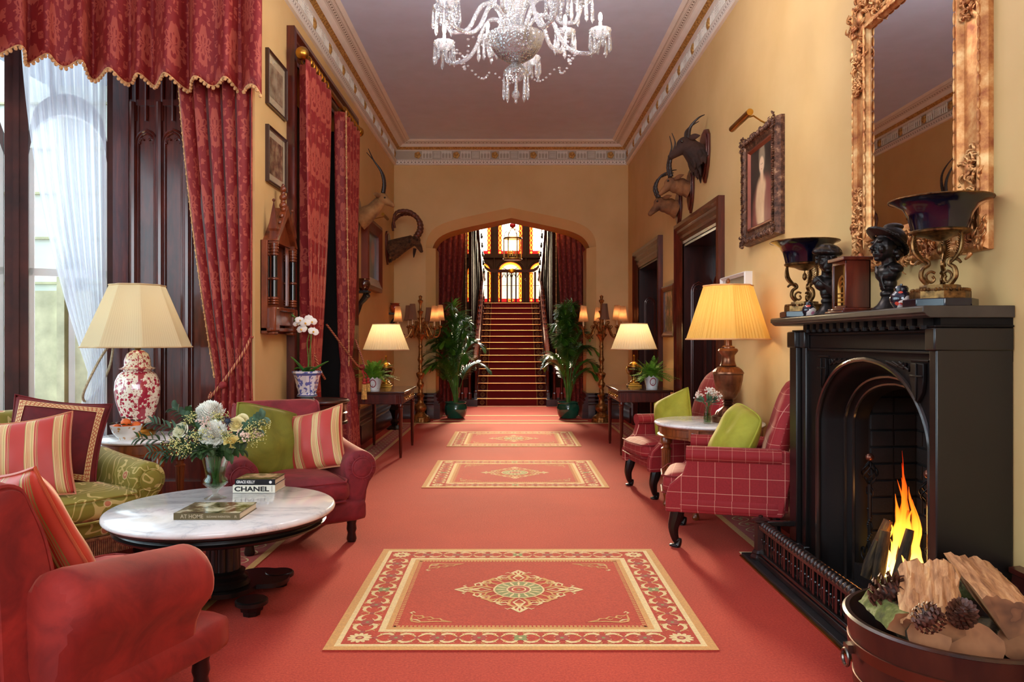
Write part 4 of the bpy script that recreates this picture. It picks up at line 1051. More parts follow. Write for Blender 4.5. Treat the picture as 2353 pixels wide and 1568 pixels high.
# ---- club armchair with rolled arms (front faces -y)
def club_chair(label, loc, rz, m, mseat, legm, w=.86, d=.86, back_h=.90, arm_h=.60, seat_h=.42, leg='turned', sofa_n=1, sleeve=True, apron=.19, name='armchair', rollr=.115, setb=.07, cat='armchair', fringe_=None):
    o = thing(name, label, cat, loc, rz); hw, hd = w / 2, d / 2; ai = hw - .17
    b = MB(); soft_box(b, -hw + .03, hw - .03, -hd + .04, hd - .02, apron, seat_h - .12, .02, 10, corner=.05); ob = b.build('base', m, o, smooth=180, weld=True); wobble(ob, .008, .15)
    for i in range(sofa_n):
        x0 = -ai + 2 * ai * i / sofa_n; x1 = -ai + 2 * ai * (i + 1) / sofa_n
        b = MB(); soft_box(b, x0 + .005, x1 - .005, -hd - .03, hd - .2, seat_h - .13, seat_h + .02, .035, 12, corner=.05)
        sc = b.build('seat_cushion', mseat, o, smooth=180, weld=True); wobble(sc, .014, .12)
        b = MB(); z = seat_h - .0; e = [(x0 + .03, -hd - .035, z + .012), (x1 - .03, -hd - .035, z + .012)]
        b.tube([(x0 + .02, hd - .25, z + .012), (x0 + .015, -hd + .03, z + .012), (x0 + .04, -hd - .03, z + .008), ((x0 + x1) / 2, -hd - .055, z + .01), (x1 - .04, -hd - .03, z + .008), (x1 - .015, -hd + .03, z + .012), (x1 - .02, hd - .25, z + .012)], .008, 6)
        b.tube([(x0 + .04, -hd - .03, z - .115), ((x0 + x1) / 2, -hd - .05, z - .12), (x1 - .04, -hd - .03, z - .115)], .008, 6); b.build('seat_piping', m, o)
    # back: gently rolled over the top
    b = MB()
    def bk(u, v):
        t = 2 * pi * v; x = (u - .5) * 2
        wx = (ai + .03) * (1 - .03 * abs(x) ** 6)
        Pf = smooth_back(v)
        edge = (1 - abs(x) ** 10)
        cz_, cy_ = seat_h + .2, hd - .12
        return Vector((x * wx, cy_ + (Pf[0] - cy_) * (.72 + .28 * edge), cz_ + (Pf[1] - cz_) * (.90 + .10 * edge)))
    prof = [(hd - .24, seat_h - .02), (hd - .23, seat_h + .16), (hd - .19, seat_h + .32), (hd - .13, back_h - .06), (hd - .09, back_h + .0), (hd - .01, back_h + .01), (hd + .045, back_h - .05), (hd + .02, back_h - .13), (hd - .0, seat_h + .2), (hd - .03, apron + .05), (hd - .1, apron + .05), (hd - .2, seat_h - .15)]
    sp = smoothpts([(a, c, 0) for a, c in prof + prof[:1]], 4)
    def smooth_back(v): p = sp[int(round(v * (len(sp) - 1)))]; return (p.x, p.y)
    b.surf(bk, 18, len(sp) - 1, uvf=lambda u, v: (u * w, v * 2))
    for s in (0, 1):
        vs = [b.v(bk(s, i / (len(sp) - 1))) for i in range(len(sp) - 1)]; b.f(vs)
    bo = b.build('backrest', m, o, smooth=50, weld=True)
    for s in (0, 1): b = MB(); b.tube([bk(.03 + .94 * s, i / (len(sp) - 1)) + Vector(((s - .5) * .01, 0, 0)) for i in range(3, len(sp) - 10)], .008, 6); b.build('back_piping', m, bo)
    # arms: scrolled section carried back
    for s in (-1, 1):
        b = MB(); xc = s * (hw - .085); zc = arm_h - rollr + .01
        pr_ = [(-.075, apron + .02), (.06, apron + .02), (.045, zc - .14)] + [(rollr * .98 * cos(t) + .0 + .02, zc + rollr * sin(t)) for t in [-.6 + k * (pi + 1.0) / 12 for k in range(13)]] + [(-.09, zc - .12), (-.08, apron + .2)]
        pr_ = [(x * s, z) for x, z in pr_]
        ys = [-hd + setb, -hd + setb + .02, -hd + setb + .08, -.05, .15, hd - .18, hd - .10]; sl = [0, .0, .0, .015, .03, .05, .055]; sc_ = [.92, 1, 1, 1, 1, 1, .98]
        rings = []
        for y, dz, k in zip(ys, sl, sc_): rings.append([(xc + x * k, y, (z - zc) * k + zc + dz * (1 if z > .35 else 0)) for x, z in pr_])
        n = len(pr_)
        g = [[b.v(p) for p in r] for r in rings]
        for i in range(len(g) - 1):
            for k in range(n): b.f([g[i][k], g[i][(k + 1) % n], g[i + 1][(k + 1) % n], g[i + 1][k]], [(rings[i][0][1], k * .06), (rings[i][0][1], (k + 1) * .06), (rings[i + 1][0][1], (k + 1) * .06), (rings[i + 1][0][1], k * .06)])
        b.f(g[0][::-1]); b.f(g[-1])
        ar = b.build('arm', m, o, smooth=55, sub=1)
        b = MB(); c = (xc + s * .02, -hd + setb - .004, zc + .0)
        b.tube([(c[0] + .068 * cos(t), c[1], c[2] + .068 * sin(t)) for t in [k * pi / 12 for k in range(25)]], .006, 6)
        b.ball((c[0], c[1] + .0, c[2]), (.066, .014, .066), 18, 8)
        for k in range(14):
            t = k * 2 * pi / 14; b.tube([(c[0] + r * cos(t), c[1] + .006, c[2] + r * sin(t)) for r in (.07, .085, .096)], [.005, .004, .002], 5)
        b.build('arm_scroll', m, ar)
    for sx in (-1, 1):
        for sy in (-1, 1):
            b = MB(); b.lathe([(.028, 0), (.034, .02), (.026, .06), (.034, .085), (.03, .12), (.038, .15), (.036, apron + .03)], 14); b.build('leg', legm, o, loc=(sx * (hw - .12), sy * (hd - .12), 0))
    if fringe_:
        b = MB()
        for k in range(int(w / .012)): x = -hw + .04 + k * .012; b.tube([(x, -hd + .03, apron + .01), (x, -hd + .028, apron - .09)], .004, 4)
        for k in range(int(d / .012)):
            y = -hd + .04 + k * .012
            if y < hd - .05:
                for s in (-1, 1): b.tube([(s * (hw - .03), y, apron + .01), (s * (hw - .03), y, apron - .09)], .004, 4)
        b.tube([(-hw + .03, -hd + .028, apron + .01), (hw - .03, -hd + .028, apron + .01)], .01, 6); b.build('bullion_fringe', mat('bullion', (140, 92, 60), .8, var=.3, vs=40), o)
    return o
LEGB = mat('black_turned_leg', (18, 12, 11), .3, coat=.4)
near = club_chair('large rose-red velvet armchair with its back to the camera', (-1.616, 2.70, 0), radians(160), VROSE, VPINK, LEGB, w=.92, d=.92, back_h=.92, arm_h=.60, setb=.23, rollr=.13, apron=.15)
mid = club_chair('burgundy velvet armchair with green and striped cushions by the orchid table', (-1.50, 5.18, 0), radians(31), VBURG, VBURG, LEGB, w=.90, d=.84, back_h=.90, arm_h=.60, apron=.14)
sofa = club_chair('green floral sofa with bullion fringe in the window bay', (-3.05, 4.46, 0), radians(54), FLORAL, FLORAL, LEGB, w=1.65, d=.92, back_h=.88, arm_h=.56, seat_h=.40, sofa_n=2, name='sofa', cat='sofa', fringe_=True, apron=.15)
def put(base, lx, ly, lz):
    o = base; a = o.rotation_euler.z; return (o.location.x + lx * cos(a) - ly * sin(a), o.location.y + lx * sin(a) + ly * cos(a), lz)
pillow('scatter_cushion', 'olive green velvet cushion in the burgundy armchair', .50, .50, .17, VGREEN, put(mid, -.13, .05, .66), (radians(-22), radians(14), radians(31 + 20)), crease=.6, rd=.06)
pillow('scatter_cushion', 'red and cream striped cushion in the burgundy armchair', .44, .44, .17, STRIPE, put(mid, .17, -.02, .65), (radians(-20), radians(-14), radians(31 - 44)), crease=.5)
pillow('scatter_cushion', 'striped cushion leaning inside the rose-red velvet armchair', .50, .50, .18, STRIPED, put(near, .04, .06, .67), (radians(-24), radians(8), radians(160 - 10)), crease=.6)
BRAID = mat('woven_braid', rough=.7, kind='UV', f=lambda v: (lambda t: mixc(mx(mx(xabs(t[1] - .5 + .28 * xsin(t[0] * 6.283 * 9)) < .12, xabs(t[1] - .5 - .28 * xsin(t[0] * 6.283 * 9)) < .12) * (xabs(t[1] - .5) < .4), xabs(t[1] - .5) > .46), (214, 184, 128), (176, 96, 62)))(xyz(v)))
pillow('scatter_cushion', 'wine velvet cushion with woven gold border on the green sofa', .56, .56, .17, VWINE, put(sofa, .40, .10, .70), (radians(-20), radians(8), radians(54 - 34)), pip=VWINE, panel=BRAID)
pillow('scatter_cushion', 'striped cushion standing in front of the wine velvet cushion', .50, .50, .17, STRIPE, put(sofa, .12, -.20, .65), (radians(-20), radians(-8), radians(54 - 40)), crease=.4)
pillow('scatter_cushion', 'striped cushion cut by the picture edge on the green sofa', .48, .48, .17, STRIPE, put(sofa, -.42, -.10, .62), (radians(-20), radians(12), radians(54 - 20)), crease=.4)
# ---- plaid easy chair
def cab_leg(b, h, s=1, front=True):
    """cabriole leg curving towards -y"""
    P = [(0, .0, h), (0, -.012, h - .05), (0, -.028, h - .12), (0, -.012, h - .2), (0, .012, .05), (0, .0, .015), (0, -.018, .008)]
    b.tube(smoothpts(P, 4), smooth1([.046, .044, .034, .022, .015, .022, .026], 4), 10); b.ball((0, -.02, .012), (.03, .036, .012), 12, 6)
def plaid_chair(label, loc, rz):
    o = thing('easy_chair', label, 'armchair', loc, rz); hw, hd, ap, sh_ = .37, .38, .235, .44
    b = MB(); soft_box(b, -hw + .01, hw - .01, -hd + .03, hd - .04, ap, sh_ - .10, .01, 10, corner=.03); b.build('base', PLAID, o, smooth=180, weld=True)
    b = MB(); soft_box(b, -hw + .10, hw - .10, -hd - .035, hd - .2, sh_ - .11, sh_ + .02, .03, 12, corner=.04); c = b.build('seat_cushion', PLAID, o, smooth=180, weld=True)
    b = MB(); hk = hw - .10
    for z in (sh_ + .01, sh_ - .10): b.tube([(-hk, hd - .3, z), (-hk, -hd, z), (-hk + .03, -hd - .045, z), (0, -hd - .07, z), (hk - .03, -hd - .045, z), (hk, -hd, z), (hk, hd - .3, z)], .006, 6)
    b.build('seat_piping', PIPE_R, o)
    # arms: flat roll, front curve sweeping to the seat
    for s in (-1, 1):
        b = MB(); x0, x1 = s * (hw - .10), s * hw
        side = [(hd - .06, ap), (hd + .03, .64), (hd - .1, .66), (-hd + .16, .655), (-hd + .12, .63), (-hd + .115, .55), (-hd + .09, .48), (-hd + .01, .41), (-hd - .015, .34), (-hd - .015, ap)]
        b.prism(side, min(x0, x1) + .012, max(x0, x1) - .012, 'x')
        a_ = b.build('arm', PLAIDO, o, smooth=30, bevel=.012, seg=3)
        b = MB(); b.surf(lambda u, v: Vector(((x0 + x1) / 2 + .074 * cos(2 * pi * v), -hd + .115 + (2 * hd - .18) * u, .612 + .050 * sin(2 * pi * v))), 14, 18, cv=True, uvf=lambda u, v: (u * .75, v * .4))
        for e in (0, 1): b.f([b.v(((x0 + x1) / 2 + .074 * cos(2 * pi * k / 18), -hd + .115 + (2 * hd - .18) * e, .612 + .050 * sin(2 * pi * k / 18))) for k in range(18)])
        b.build('arm_roll', PLAID, a_, smooth=50, weld=True)
    # back, arched head and raked
    b = MB()
    def bk(u, v, s):
        a = 2 * u - 1; H0, H1 = .40, 1.10
        top = H1 - .17 * abs(a) ** 2.6; z = H0 + (top - H0) * v; wx = (hw - .065) * (1 - .10 * max(0, v - .55) ** 1.5 * 3)
        rake = hd - .15 + .20 * (z - H0) / (H1 - H0); th = .07 * ((1 - abs(a) ** 6) * (1 - max(0, v * 2 - 1) ** 5)) ** .5 + .004
        return Vector((a * wx, rake + s * th, z))
    for s in (-1, 1): b.surf(lambda u, v: bk(u, v, s), 18, 20, uvf=lambda u, v: tuple(bk(u, v, 0).xz))
    b.surf(lambda u, v: bk(u, 0, 2 * v - 1), 18, 1); b.surf(lambda u, v: bk(u, 1, 2 * v - 1), 18, 1); b.surf(lambda u, v: bk(0, u, 2 * v - 1), 20, 1); b.surf(lambda u, v: bk(1, u, 2 * v - 1), 20, 1)
    b.build('backrest', PLAID, o, smooth=70, weld=True)
    b = MB(); b.b2(-hw + .09, hw - .09, hd - .09, hd - .02, ap + .02, .5); b.build('back_panel', PLAID, o)
    for sx in (-1, 1):
        b = MB(); cab_leg(b, ap + .01); b.build('leg', EBONY, o, loc=(sx * (hw - .06), -hd + .06, 0))
        b = MB(); b.tube([(0, 0, ap + .02), (0, .02, .1), (0, .05, .0)], [.025, .02, .016], 8); b.build('leg', EBONY, o, loc=(sx * (hw - .07), hd - .1, 0))
    return o
pc1 = plaid_chair('red windowpane plaid easy chair nearest the fireplace', (1.48, 5.16, 0), radians(-106))
pc2 = plaid_chair('red windowpane plaid easy chair beyond the marble lamp table', (1.49, 6.81, 0), radians(-79))
pillow('scatter_cushion', 'lime velvet cushion in the plaid chair nearest the fireplace', .48, .48, .21, VLIME, put(pc1, .0, .03, .67), (radians(-24), radians(10), radians(-106 + 22)), crease=.5, rd=.13)
pillow('scatter_cushion', 'lime velvet cushion in the plaid chair beyond the marble lamp table', .43, .43, .19, VLIME, put(pc2, -.10, .0, .66), (radians(-22), radians(-24), radians(-79 + 30)), crease=.5, rd=.04)
# ================================================================== lamps and tables
def polyr(n, ph=0, dip=0.):
    def f(t, j):
        a = ((t + ph) % (2 * pi / n)) - pi / n; r = cos(pi / n) / cos(a); return r * (1 - dip * cos(a * n / 2) ** 2)
    return f
def shade(parent, r0, r1, z0, z1, m, n=0, pleat=0, amp=.012, ph=0, seg=240, trim=None, name='lamp_shade', dip=0., curve=0.):
    """r0,z0 bottom; r1,z1 top"""
    b = MB(); pf = polyr(n, ph, dip) if n else None
    def rf(t, j):
        k = pf(t, j) if pf else 1
        if pleat: k *= 1 + amp * (1 if math.sin(pleat * t) > 0 else -1) * abs(math.sin(pleat * t)) ** .5
        return k
    b.lathe([(r0 + (r1 - r0) * (i / 6 + curve * sin(pi * i / 6) * 1.), z0 + (z1 - z0) * i / 6) for i in range(7)], seg, rf=rf, caps=False)
    s = b.build(name, m, parent, smooth=25 if n and not pleat else 60)
    for r, z in ((r0, z0), (r1, z1)):
        b = MB(); b.tube([(r * 1.008 * (pf(t, 0) if pf else 1) * cos(t), r * 1.008 * (pf(t, 0) if pf else 1) * sin(t), z) for t in [k * 2 * pi / 96 for k in range(97)]], .006, 6, caps=False)
        b.build('shade_trim', trim or mat('shade_trim', (214, 180, 136), .7), s)
    return s
def fold(v, c1, c2, n=110):
    u, w, _ = xyz(v); return mixc(fr(u * n), c1, c2)
SH_IV = thin_cloth('ivory_pleated_silk', (238, 226, 196), .45, f=lambda v: fold(v, (236, 220, 184), (246, 236, 208), 96))
SH_CR = thin_cloth('cream_ribbed_silk', (226, 212, 170), .42, f=lambda v: fold(v, (226, 210, 166), (238, 224, 184), 130))
SH_YE = thin_cloth('yellow_pleated_silk', (230, 186, 96), .45, f=lambda v: (lambda t: mixc(noise(vec(t[0] * 160, t[1] * 1.5), 1, 3), (214, 160, 66), (246, 212, 128)))(xyz(v)))
SH_TA = thin_cloth('taupe_silk', (158, 122, 98), .5)
BULB = glow('lit_bulb', (255, 214, 150), 12)
def bulb(parent, z, watts, col=(1, .70, .38), r=.03, name='bulb', x=0, y=0):
    b = MB(); b.ball((x, y, z), (r * .8, r * .8, r), 12, 8); o = b.build(name, BULB, parent)
    l = point('lamp_light', (x, y, z + .045), watts, col, .04, parent); return o
# --- ginger jar lamp
def jar_f(v):
    x, y, z = xyz(v); an = at2(y, x) * (1 / 6.2832) * 8; pn = fr(an + .1); band = mn(xabs(pn - .06), 1.) 
    vv = vec(an * .06 * 2.2, z * 1.0, 0)
    d = voro(v, 38); d2 = voro(v, 70); nz = noise(v, 26, 3)
    flower = (d < .47) * (nz > .45); small = (d2 < .30)
    panel = (xabs(fr(an * .5 + .07) - .5) < .13)
    dens = mx(flower, small * .8); dens = mx(dens, panel * (nz > .44))
    line = xabs(pn - .5) > .478
    return mixc(dens, (236, 226, 204), mixc(nz, (190, 60, 80), (140, 22, 44)))
JAR = mat('red_and_white_porcelain', rough=.12, coat=.8, f=jar_f)
rib8 = lambda t, j: 1 + .035 * abs(cos(4 * t)) * (1 if .06 < j < .94 else 0)
ta = thing('side_table', 'walnut side table with white marble top behind the green sofa', 'side table', (-2.72, 5.66, 0))
def round_top(o, r, z, th, m=None):
    b = MB(); b.lathe([(0, z - th), (r - .01, z - th), (r, z - th + .008), (r + .002, z - th * .5), (r - .002, z - .006), (r - .012, z), (0, z)], 72, caps=False); return b.build('marble_top', m or MARBLE, o, smooth=40)
def flute(n, d=.1): return lambda t, j: 1 - d * max(0, cos(n * t)) ** 2
def turned_leg(o, x, y, top, m, r=.03, fl=True):
    b = MB(); b.lathe([(r * .55, 0), (r * .8, .02), (r * .5, .05), (r * .62, .08), (r * .75, .1)], 20)
    b.lathe([(r * .7, .10), (r * 1.0, top - .14)], 40, rf=flute(10, .18) if fl else None)
    b.lathe([(r * 1.15, top - .14), (r * 1.2, top - .13), (r * .8, top - .12), (r * .8, top - .10), (r * 1.25, top - .085), (r * 1.3, top - .05), (r * 1.0, top - .03), (r * 1.1, top)], 24)
    return b.build('leg', m, o, loc=(x, y, 0))
round_top(ta, .325, .632, .028)
b = MB(); b.lathe([(.27, .507), (.282, .507), (.292, .512), (.292, .522), (.280, .532), (.280, .592), (.305, .602), (.305, .604), (0, .604)], 64, caps=False); b.build('apron', WALNUT, ta, smooth=40)
for k in range(4): a = pi / 4 + k * pi / 2; turned_leg(ta, .26 * cos(a), .26 * sin(a), .52, WALNUT, .034)
lj = thing('table_lamp', 'red and white ginger jar lamp with cream panelled shade', 'table lamp', (-2.81, 5.74, .6325)); lj.scale = (1.06, 1.06, 1.06)
b = MB(); b.lathe([(.115, 0), (.12, .01), (.12, .03), (.105, .045), (.06, .05), (.05, .08), (.07, .09)], 48); b.build('lamp_base', BRASS, lj)
b = MB(); b.lathe([(.082, .085), (.092, .09), (.098, .11), (.118, .17), (.14, .25), (.148, .32), (.142, .385), (.122, .43), (.10, .45), (.088, .455)], 96, rf=rib8); b.build('jar', JAR, lj, smooth=60)
b = MB(); b.lathe([(.09, .45), (.092, .462), (.118, .468), (.12, .474), (.098, .482), (.086, .49), (.086, .53), (.07, .575), (.04, .60), (.018, .605)], 96, rf=lambda t, j: 1 + .03 * abs(cos(4 * t)) * (j > .45)); b.build('jar_lid', JAR, lj, smooth=60)
b = MB(); b.lathe([(.014, .60), (.02, .61), (.03, .63), (.02, .652), (.01, .66), (.008, .70)], 24); b.build('neck', mat('aged_brass', (110, 96, 62), .35, .9), lj)
shade(lj, .362, .182, .625, 1.062, SH_CR, n=8, ph=.25, seg=256, dip=.03, trim=mat('shade_braid', (206, 178, 132), .8))
bulb(lj, .80, .7, (1, .85, .66))
bw = thing('fruit_bowl', 'white bowl with gold flowers holding tangerines', 'bowl', (-2.755, 5.46, .6325))
BOWL = mat('gold_sprigged_china', rough=.15, coat=.6, f=lambda v: mixc((voro(v, 26) < .28) * (noise(v, 20, 2) > .42), (236, 232, 226), (196, 142, 84)))
b = MB(); b.lathe([(.045, 0), (.047, .012), (.06, .02), (.09, .055), (.107, .105), (.104, .105), (.086, .058), (.05, .026), (0, .022)], 48, caps=False); b.build('bowl_body', BOWL, bw)
ORG = mat('tangerine_skin', (232, 108, 40), .4, bump=.3, bs=200); LEAFD = mat('dark_leaf', (34, 62, 30), .45, var=.3)
fr0 = None
for k, (x, y, z) in enumerate(((-.062, -.01, .10), (.035, -.05, .095), (-.01, .035, .115), (.06, .02, .115), (.005, -.015, .14))):
    if fr0 is None:
        f0 = thing('tangerine', 'tangerine with leaves at the side of the bowl nearest the sheer curtain', 'fruit', group='tangerines in the bowl'); fr0 = f0
        b = MB(); b.ball((0, 0, 0), (.034, .034, .029), 16, 10); b.build('fruit_body', ORG, f0)
        b = MB()
        for a in (0, 2.2, 4.0): b.poly([(0, 0, .03), (.025 * cos(a - .4), .025 * sin(a - .4), .042), (.06 * cos(a), .06 * sin(a), .035), (.025 * cos(a + .4), .025 * sin(a + .4), .040)])
        b.build('leaf', LEAFD, f0)
    else: f0 = copy_tree(fr0); f0['label'] = 'tangerine heaped among the others in the gold-sprigged bowl'
    f0.location = (-2.755 + x, 5.46 + y, .637 + z - .02); f0.rotation_euler.z = k * 1.7
# --- orchid stand
dt = thing('drum_table', 'dark mahogany drum table under the potted orchid', 'side table', (-1.71, 6.80, 0))
b = MB(); b.lathe([(0, .78), (.245, .78), (.262, .79), (.268, .802), (.262, .815), (.25, .82), (.245, .815), (0, .812)], 64, caps=False); b.build('top', MAHOGD, dt, smooth=30)
b = MB(); b.lathe([(.235, .60), (.255, .605), (.25, .625), (.24, .63), (.24, .69), (.25, .70), (.24, .71), (.24, .76), (.25, .78), (0, .78)], 64, caps=False); b.lathe([(0, .60), (.235, .60)], 64, caps=False); b.build('drum', MAHOGD, dt, smooth=30)
for k in range(4): a = pi / 4 + k * pi / 2 + .2; turned_leg(dt, .2 * cos(a), .2 * sin(a), .60, EBONY, .028, False)
ol = (-1.80, 6.74, .822)
BW = mat('blue_and_white_china', rough=.15, coat=.6, f=lambda v: (lambda x, d, n: mixc(mx(mx((d < .5) * (n > .46), xabs(x[2] - .225) < .010), mx(xabs(x[2] - .04) < .004, (xabs(x[0] - .045) < .003) * (x[2] < .21)))* .92, (226, 228, 234), mixc(n, (30, 48, 140), (88, 108, 190))))(xyz(v), voro(v, 26), noise(v, 28, 3)))
po = thing('potted_orchid', 'white orchid in a blue and white porcelain pot', 'potted plant', ol)
b = MB(); b.lathe([(.078, .035), (.085, .04), (.085, .05), (.075, .055), (.09, .11), (.108, .20), (.120, .225), (.130, .235), (.130, .252), (.118, .252), (.10, .21), (0, .21)], 8, caps=False, a0=.2); b.build('pot', BW, po, smooth=20)
b = MB(); b.lathe([(.0, .0), (.07, .0), (.05, .012), (.055, .02), (.088, .028), (.088, .036), (0, .036)], 32, caps=False); b.build('pot_stand', mat('grey_pot_stand', (120, 126, 130), .5), po)
b = MB(); b.lathe([(0, .215), (.10, .215)], 16, caps=False); b.build('soil', mat('soil', (48, 34, 24), .9), po)
OL = mat('orchid_leaf', (58, 116, 40), .35, var=.25, coat=.3); STM = mat('green_stem', (92, 124, 52), .5)
def leafblade(b, pts, w, fold_=.25, tip=.05):
    P = smoothpts(pts, 5); n = len(P); up = Vector((0, 0, 1)); rows = []
    for i, p in enumerate(P):
        d = (P[min(i + 1, n - 1)] - P[max(i - 1, 0)]).normalized(); s = d.cross(up)
        s = s.normalized() if s.length > 1e-3 else Vector((1, 0, 0)); u = s.cross(d); t = i / (n - 1); k = w * max(tip, sin(pi * min(1, t * .93 + .07)) ** .7)
        rows.append([b.v(p + s * k / 2 + u * k * fold_), b.v(p), b.v(p - s * k / 2 + u * k * fold_)])
    for a, c in zip(rows, rows[1:]): b.f([a[0], a[1], c[1], c[0]]); b.f([a[1], a[2], c[2], c[1]])
for pts, w in (([(-.02, 0, .22), (-.07, -.03, .30), (-.13, -.05, .38)], .07), ([(.02, 0, .22), (.09, -.03, .27), (.20, -.04, .34)], .06), ([(0, -.02, .22), (.03, -.08, .27), (.10, -.13, .29)], .06), ([(-.01, .03, .22), (-.08, .06, .27), (-.14, .08, .26)], .05)):
    b = MB(); leafblade(b, pts, w); b.build('leaf', OL, po, smooth=60, solid=.003)
b = MB(); st = smoothpts([(0, 0, .2), (.01, 0, .35), (.0, 0, .5), (.02, -.01, .6), (-.03, -.02, .68), (-.10, -.03, .73), (-.13, -.03, .745)], 6); b.tube(st, .0045, 6); b.tube(smoothpts([(.015, 0, .2), (.02, 0, .4), (.04, 0, .55), (.04, -.01, .62)], 5), .004, 6); b.tube([(.03, .01, .2), (.03, .01, .58)], .003, 5)
for p in ((-.115, -.03, .74), (-.13, -.03, .75), (-.10, -.03, .705)): b.ball(p, (.012, .010, .012), 8, 6)
b.build('stem', STM, po)
PETW = mat('white_petal', (240, 236, 226), .5, var=.03, sss=.1); YEL = mat('yellow_throat', (222, 170, 60), .5)
def orchid_flower():
    b = MB()
    for k, (a, L, w) in enumerate(((pi / 2, .036, .030), (pi / 2 + 2.2, .034, .028), (pi / 2 - 2.2, .034, .028), (.1, .042, .05), (pi - .1, .042, .05))):
        def fn(u, v):
            s = (v - .5) * 2; r = L * u; ww = w / 2 * sin(pi * min(1, u * .85 + .15)) ** .6 * s
            return Vector((r * cos(a) - ww * sin(a), -.006 - .008 * (1 - u) + .006 * s * s + (.002 if k < 3 else -.002), r * sin(a) + ww * cos(a)))
        b.surf(fn, 6, 6)
    b.mi = 1; b.ball((0, -.016, -.006), (.007, .008, .008), 8, 6); return b
of0 = None
for p, s in (((-.055, -.04, .70), 1.05), ((.0, -.05, .675), 1.25), ((.05, -.03, .69), 1.15), ((-.03, -.05, .62), 1.2), ((.065, -.04, .60), 1.2), ((-.085, -.03, .67), .8), ((.02, -.02, .72), .9)):
    if of0 is None: fl = of0 = orchid_flower().build('flower', [PETW, YEL], po, smooth=180)
    else: fl = of0.copy(); COL.objects.link(fl)
    fl.location = p; fl.scale = (s, s, s); fl.rotation_euler = (random.uniform(-.3, .2), random.uniform(-.4, .4), random.uniform(-.5, .6))
# --- marble-topped coffee table
TX, TY, TZ = -1.49, 3.95, .485
ct = thing('coffee_table', 'round white marble coffee table on a dark fluted pedestal', 'coffee table', (TX, TY, 0))
round_top(ct, .565, TZ, .034)
b = MB(); b.lathe([(0, .385), (.50, .385), (.515, .392), (.52, .402), (.505, .41), (.50, .42), (.535, .432), (.548, .442), (.548, .4505), (0, .4505)], 72, caps=False); b.build('apron', EBONY, ct, smooth=30)
b = MB(); b.lathe([(.13, .07), (.135, .085), (.12, .10), (.125, .12), (.105, .135), (.11, .15), (.088, .16)], 48); b.lathe([(.086, .16), (.082, .37)], 72, rf=flute(12, .10)); b.lathe([(.085, .36), (.11, .375), (.16, .388)], 40); b.build('pedestal', EBONY, ct, smooth=40)
b = MB(); bp_ = []
for k in range(96):
    t = 2 * pi * k / 96; q = max(0, cos(2 * (t - pi / 4)) if True else 0); c4 = abs(cos(2 * (t - pi / 4))) if cos(2 * (t - pi / 4)) > 0 else 0
    bp_.append(((.17 + .18 * c4 ** .38) * cos(t), (.17 + .18 * c4 ** .38) * sin(t)))
b.prism(bp_, .052, .075); 
for k in range(4):
    a = pi / 4 + k * pi / 2; b.lathe([(.072, .05), (.078, .055), (.078, .072), (.07, .078), (0, .078)], 24, (.315 * cos(a), .315 * sin(a), 0), caps=False)
b.build('plinth', EBONY, ct, smooth=30)
for k in range(4):
    a = pi / 4 + k * pi / 2; b = MB(); b.lathe([(.042, 0), (.045, .02), (.055, .025), (.058, .04), (.062, .053)], 8); b.build('foot', EBONY, ct, smooth=20, loc=(.315 * cos(a), .315 * sin(a), 0))
def text(parent, s, size, loc, rot, m, w=None, bold=0., name='lettering', ext=.0004, align='LEFT'):
    c = bpy.data.curves.new(name, 'FONT'); c.body = s; c.size = size; c.extrude = ext; c.offset = bold; c.align_x = align; c.resolution_u = 6
    c.materials.append(m); o = bpy.data.objects.new(name, c); COL.objects.link(o); o.location = loc; o.rotation_euler = rot
    bpy.context.view_layer.update()
    k = w / max(1e-6, o.dimensions.x) if w else 1
    me = bpy.data.meshes.new_from_object(o.evaluated_get(bpy.context.evaluated_depsgraph_get())); bpy.data.objects.remove(o)
    o = bpy.data.objects.new(name, me); COL.objects.link(o); o.location = loc; o.rotation_euler = rot; o.scale.x = k
    if parent: o.parent = parent
    return o
PAGE = mat('book_pages', rough=.8, f=lambda v: (lambda t: mixc(fr(t[2] * 420), (206, 184, 150), (232, 216, 190)))(xyz(v)))
def book(label, x, y, z, w, d, h, cov, cover_art=None, rz=0):
    o = thing('book', label, 'book', (x, y, z), rz, 'books on the marble coffee table')
    b = MB(); b.b2(-w / 2, w / 2, 0, d, 0, .0025); b.b2(-w / 2, w / 2, 0, d, h - .0025, h); b.b2(-w / 2, w / 2, -.001, .003, 0, h); b.build('cover', cov, o, smooth=None)
    b = MB(); b.b2(-w / 2 + .004, w / 2 - .004, .003, d - .004, .0026, h - .0026); b.build('pages', PAGE, o, smooth=None)
    if cover_art: b = MB(); b.poly([(-w / 2 + .002, .002, h + .0004), (w / 2 - .002, .002, h + .0004), (w / 2 - .002, d - .002, h + .0004), (-w / 2 + .002, d - .002, h + .0004)]); b.build('cover_photo', cover_art, o, smooth=None)
    return o
CHB = mat('white_cover', (226, 222, 206), .4, var=.02); BLK = mat('black_cover', (16, 17, 24), .35, var=.02); OLV = mat('olive_cover', (96, 84, 54), .35, var=.05)
INK = mat('black_ink', (14, 14, 14), .5); WHT = mat('white_ink', (236, 234, 230), .5); GRY = mat('pale_gold_ink', (176, 160, 130), .5)
ART1 = mat('skin_tone_photo', rough=.25, coat=.5, f=lambda v: ramp(noise(v, 9, 3), [(.40, (16, 16, 22)), (.5, (120, 84, 60)), (.62, (214, 170, 130))]))
ART2 = mat('garden_photo', rough=.2, coat=.6, f=lambda v: ramp(noise(v, 14, 4), [(.35, (44, 40, 22)), (.5, (120, 108, 66)), (.64, (222, 214, 178))]))
k1 = book('white book with large black capitals on its spine, under the black book', -1.444, 4.287, TZ + .0005, .238, .2, .043, CHB)
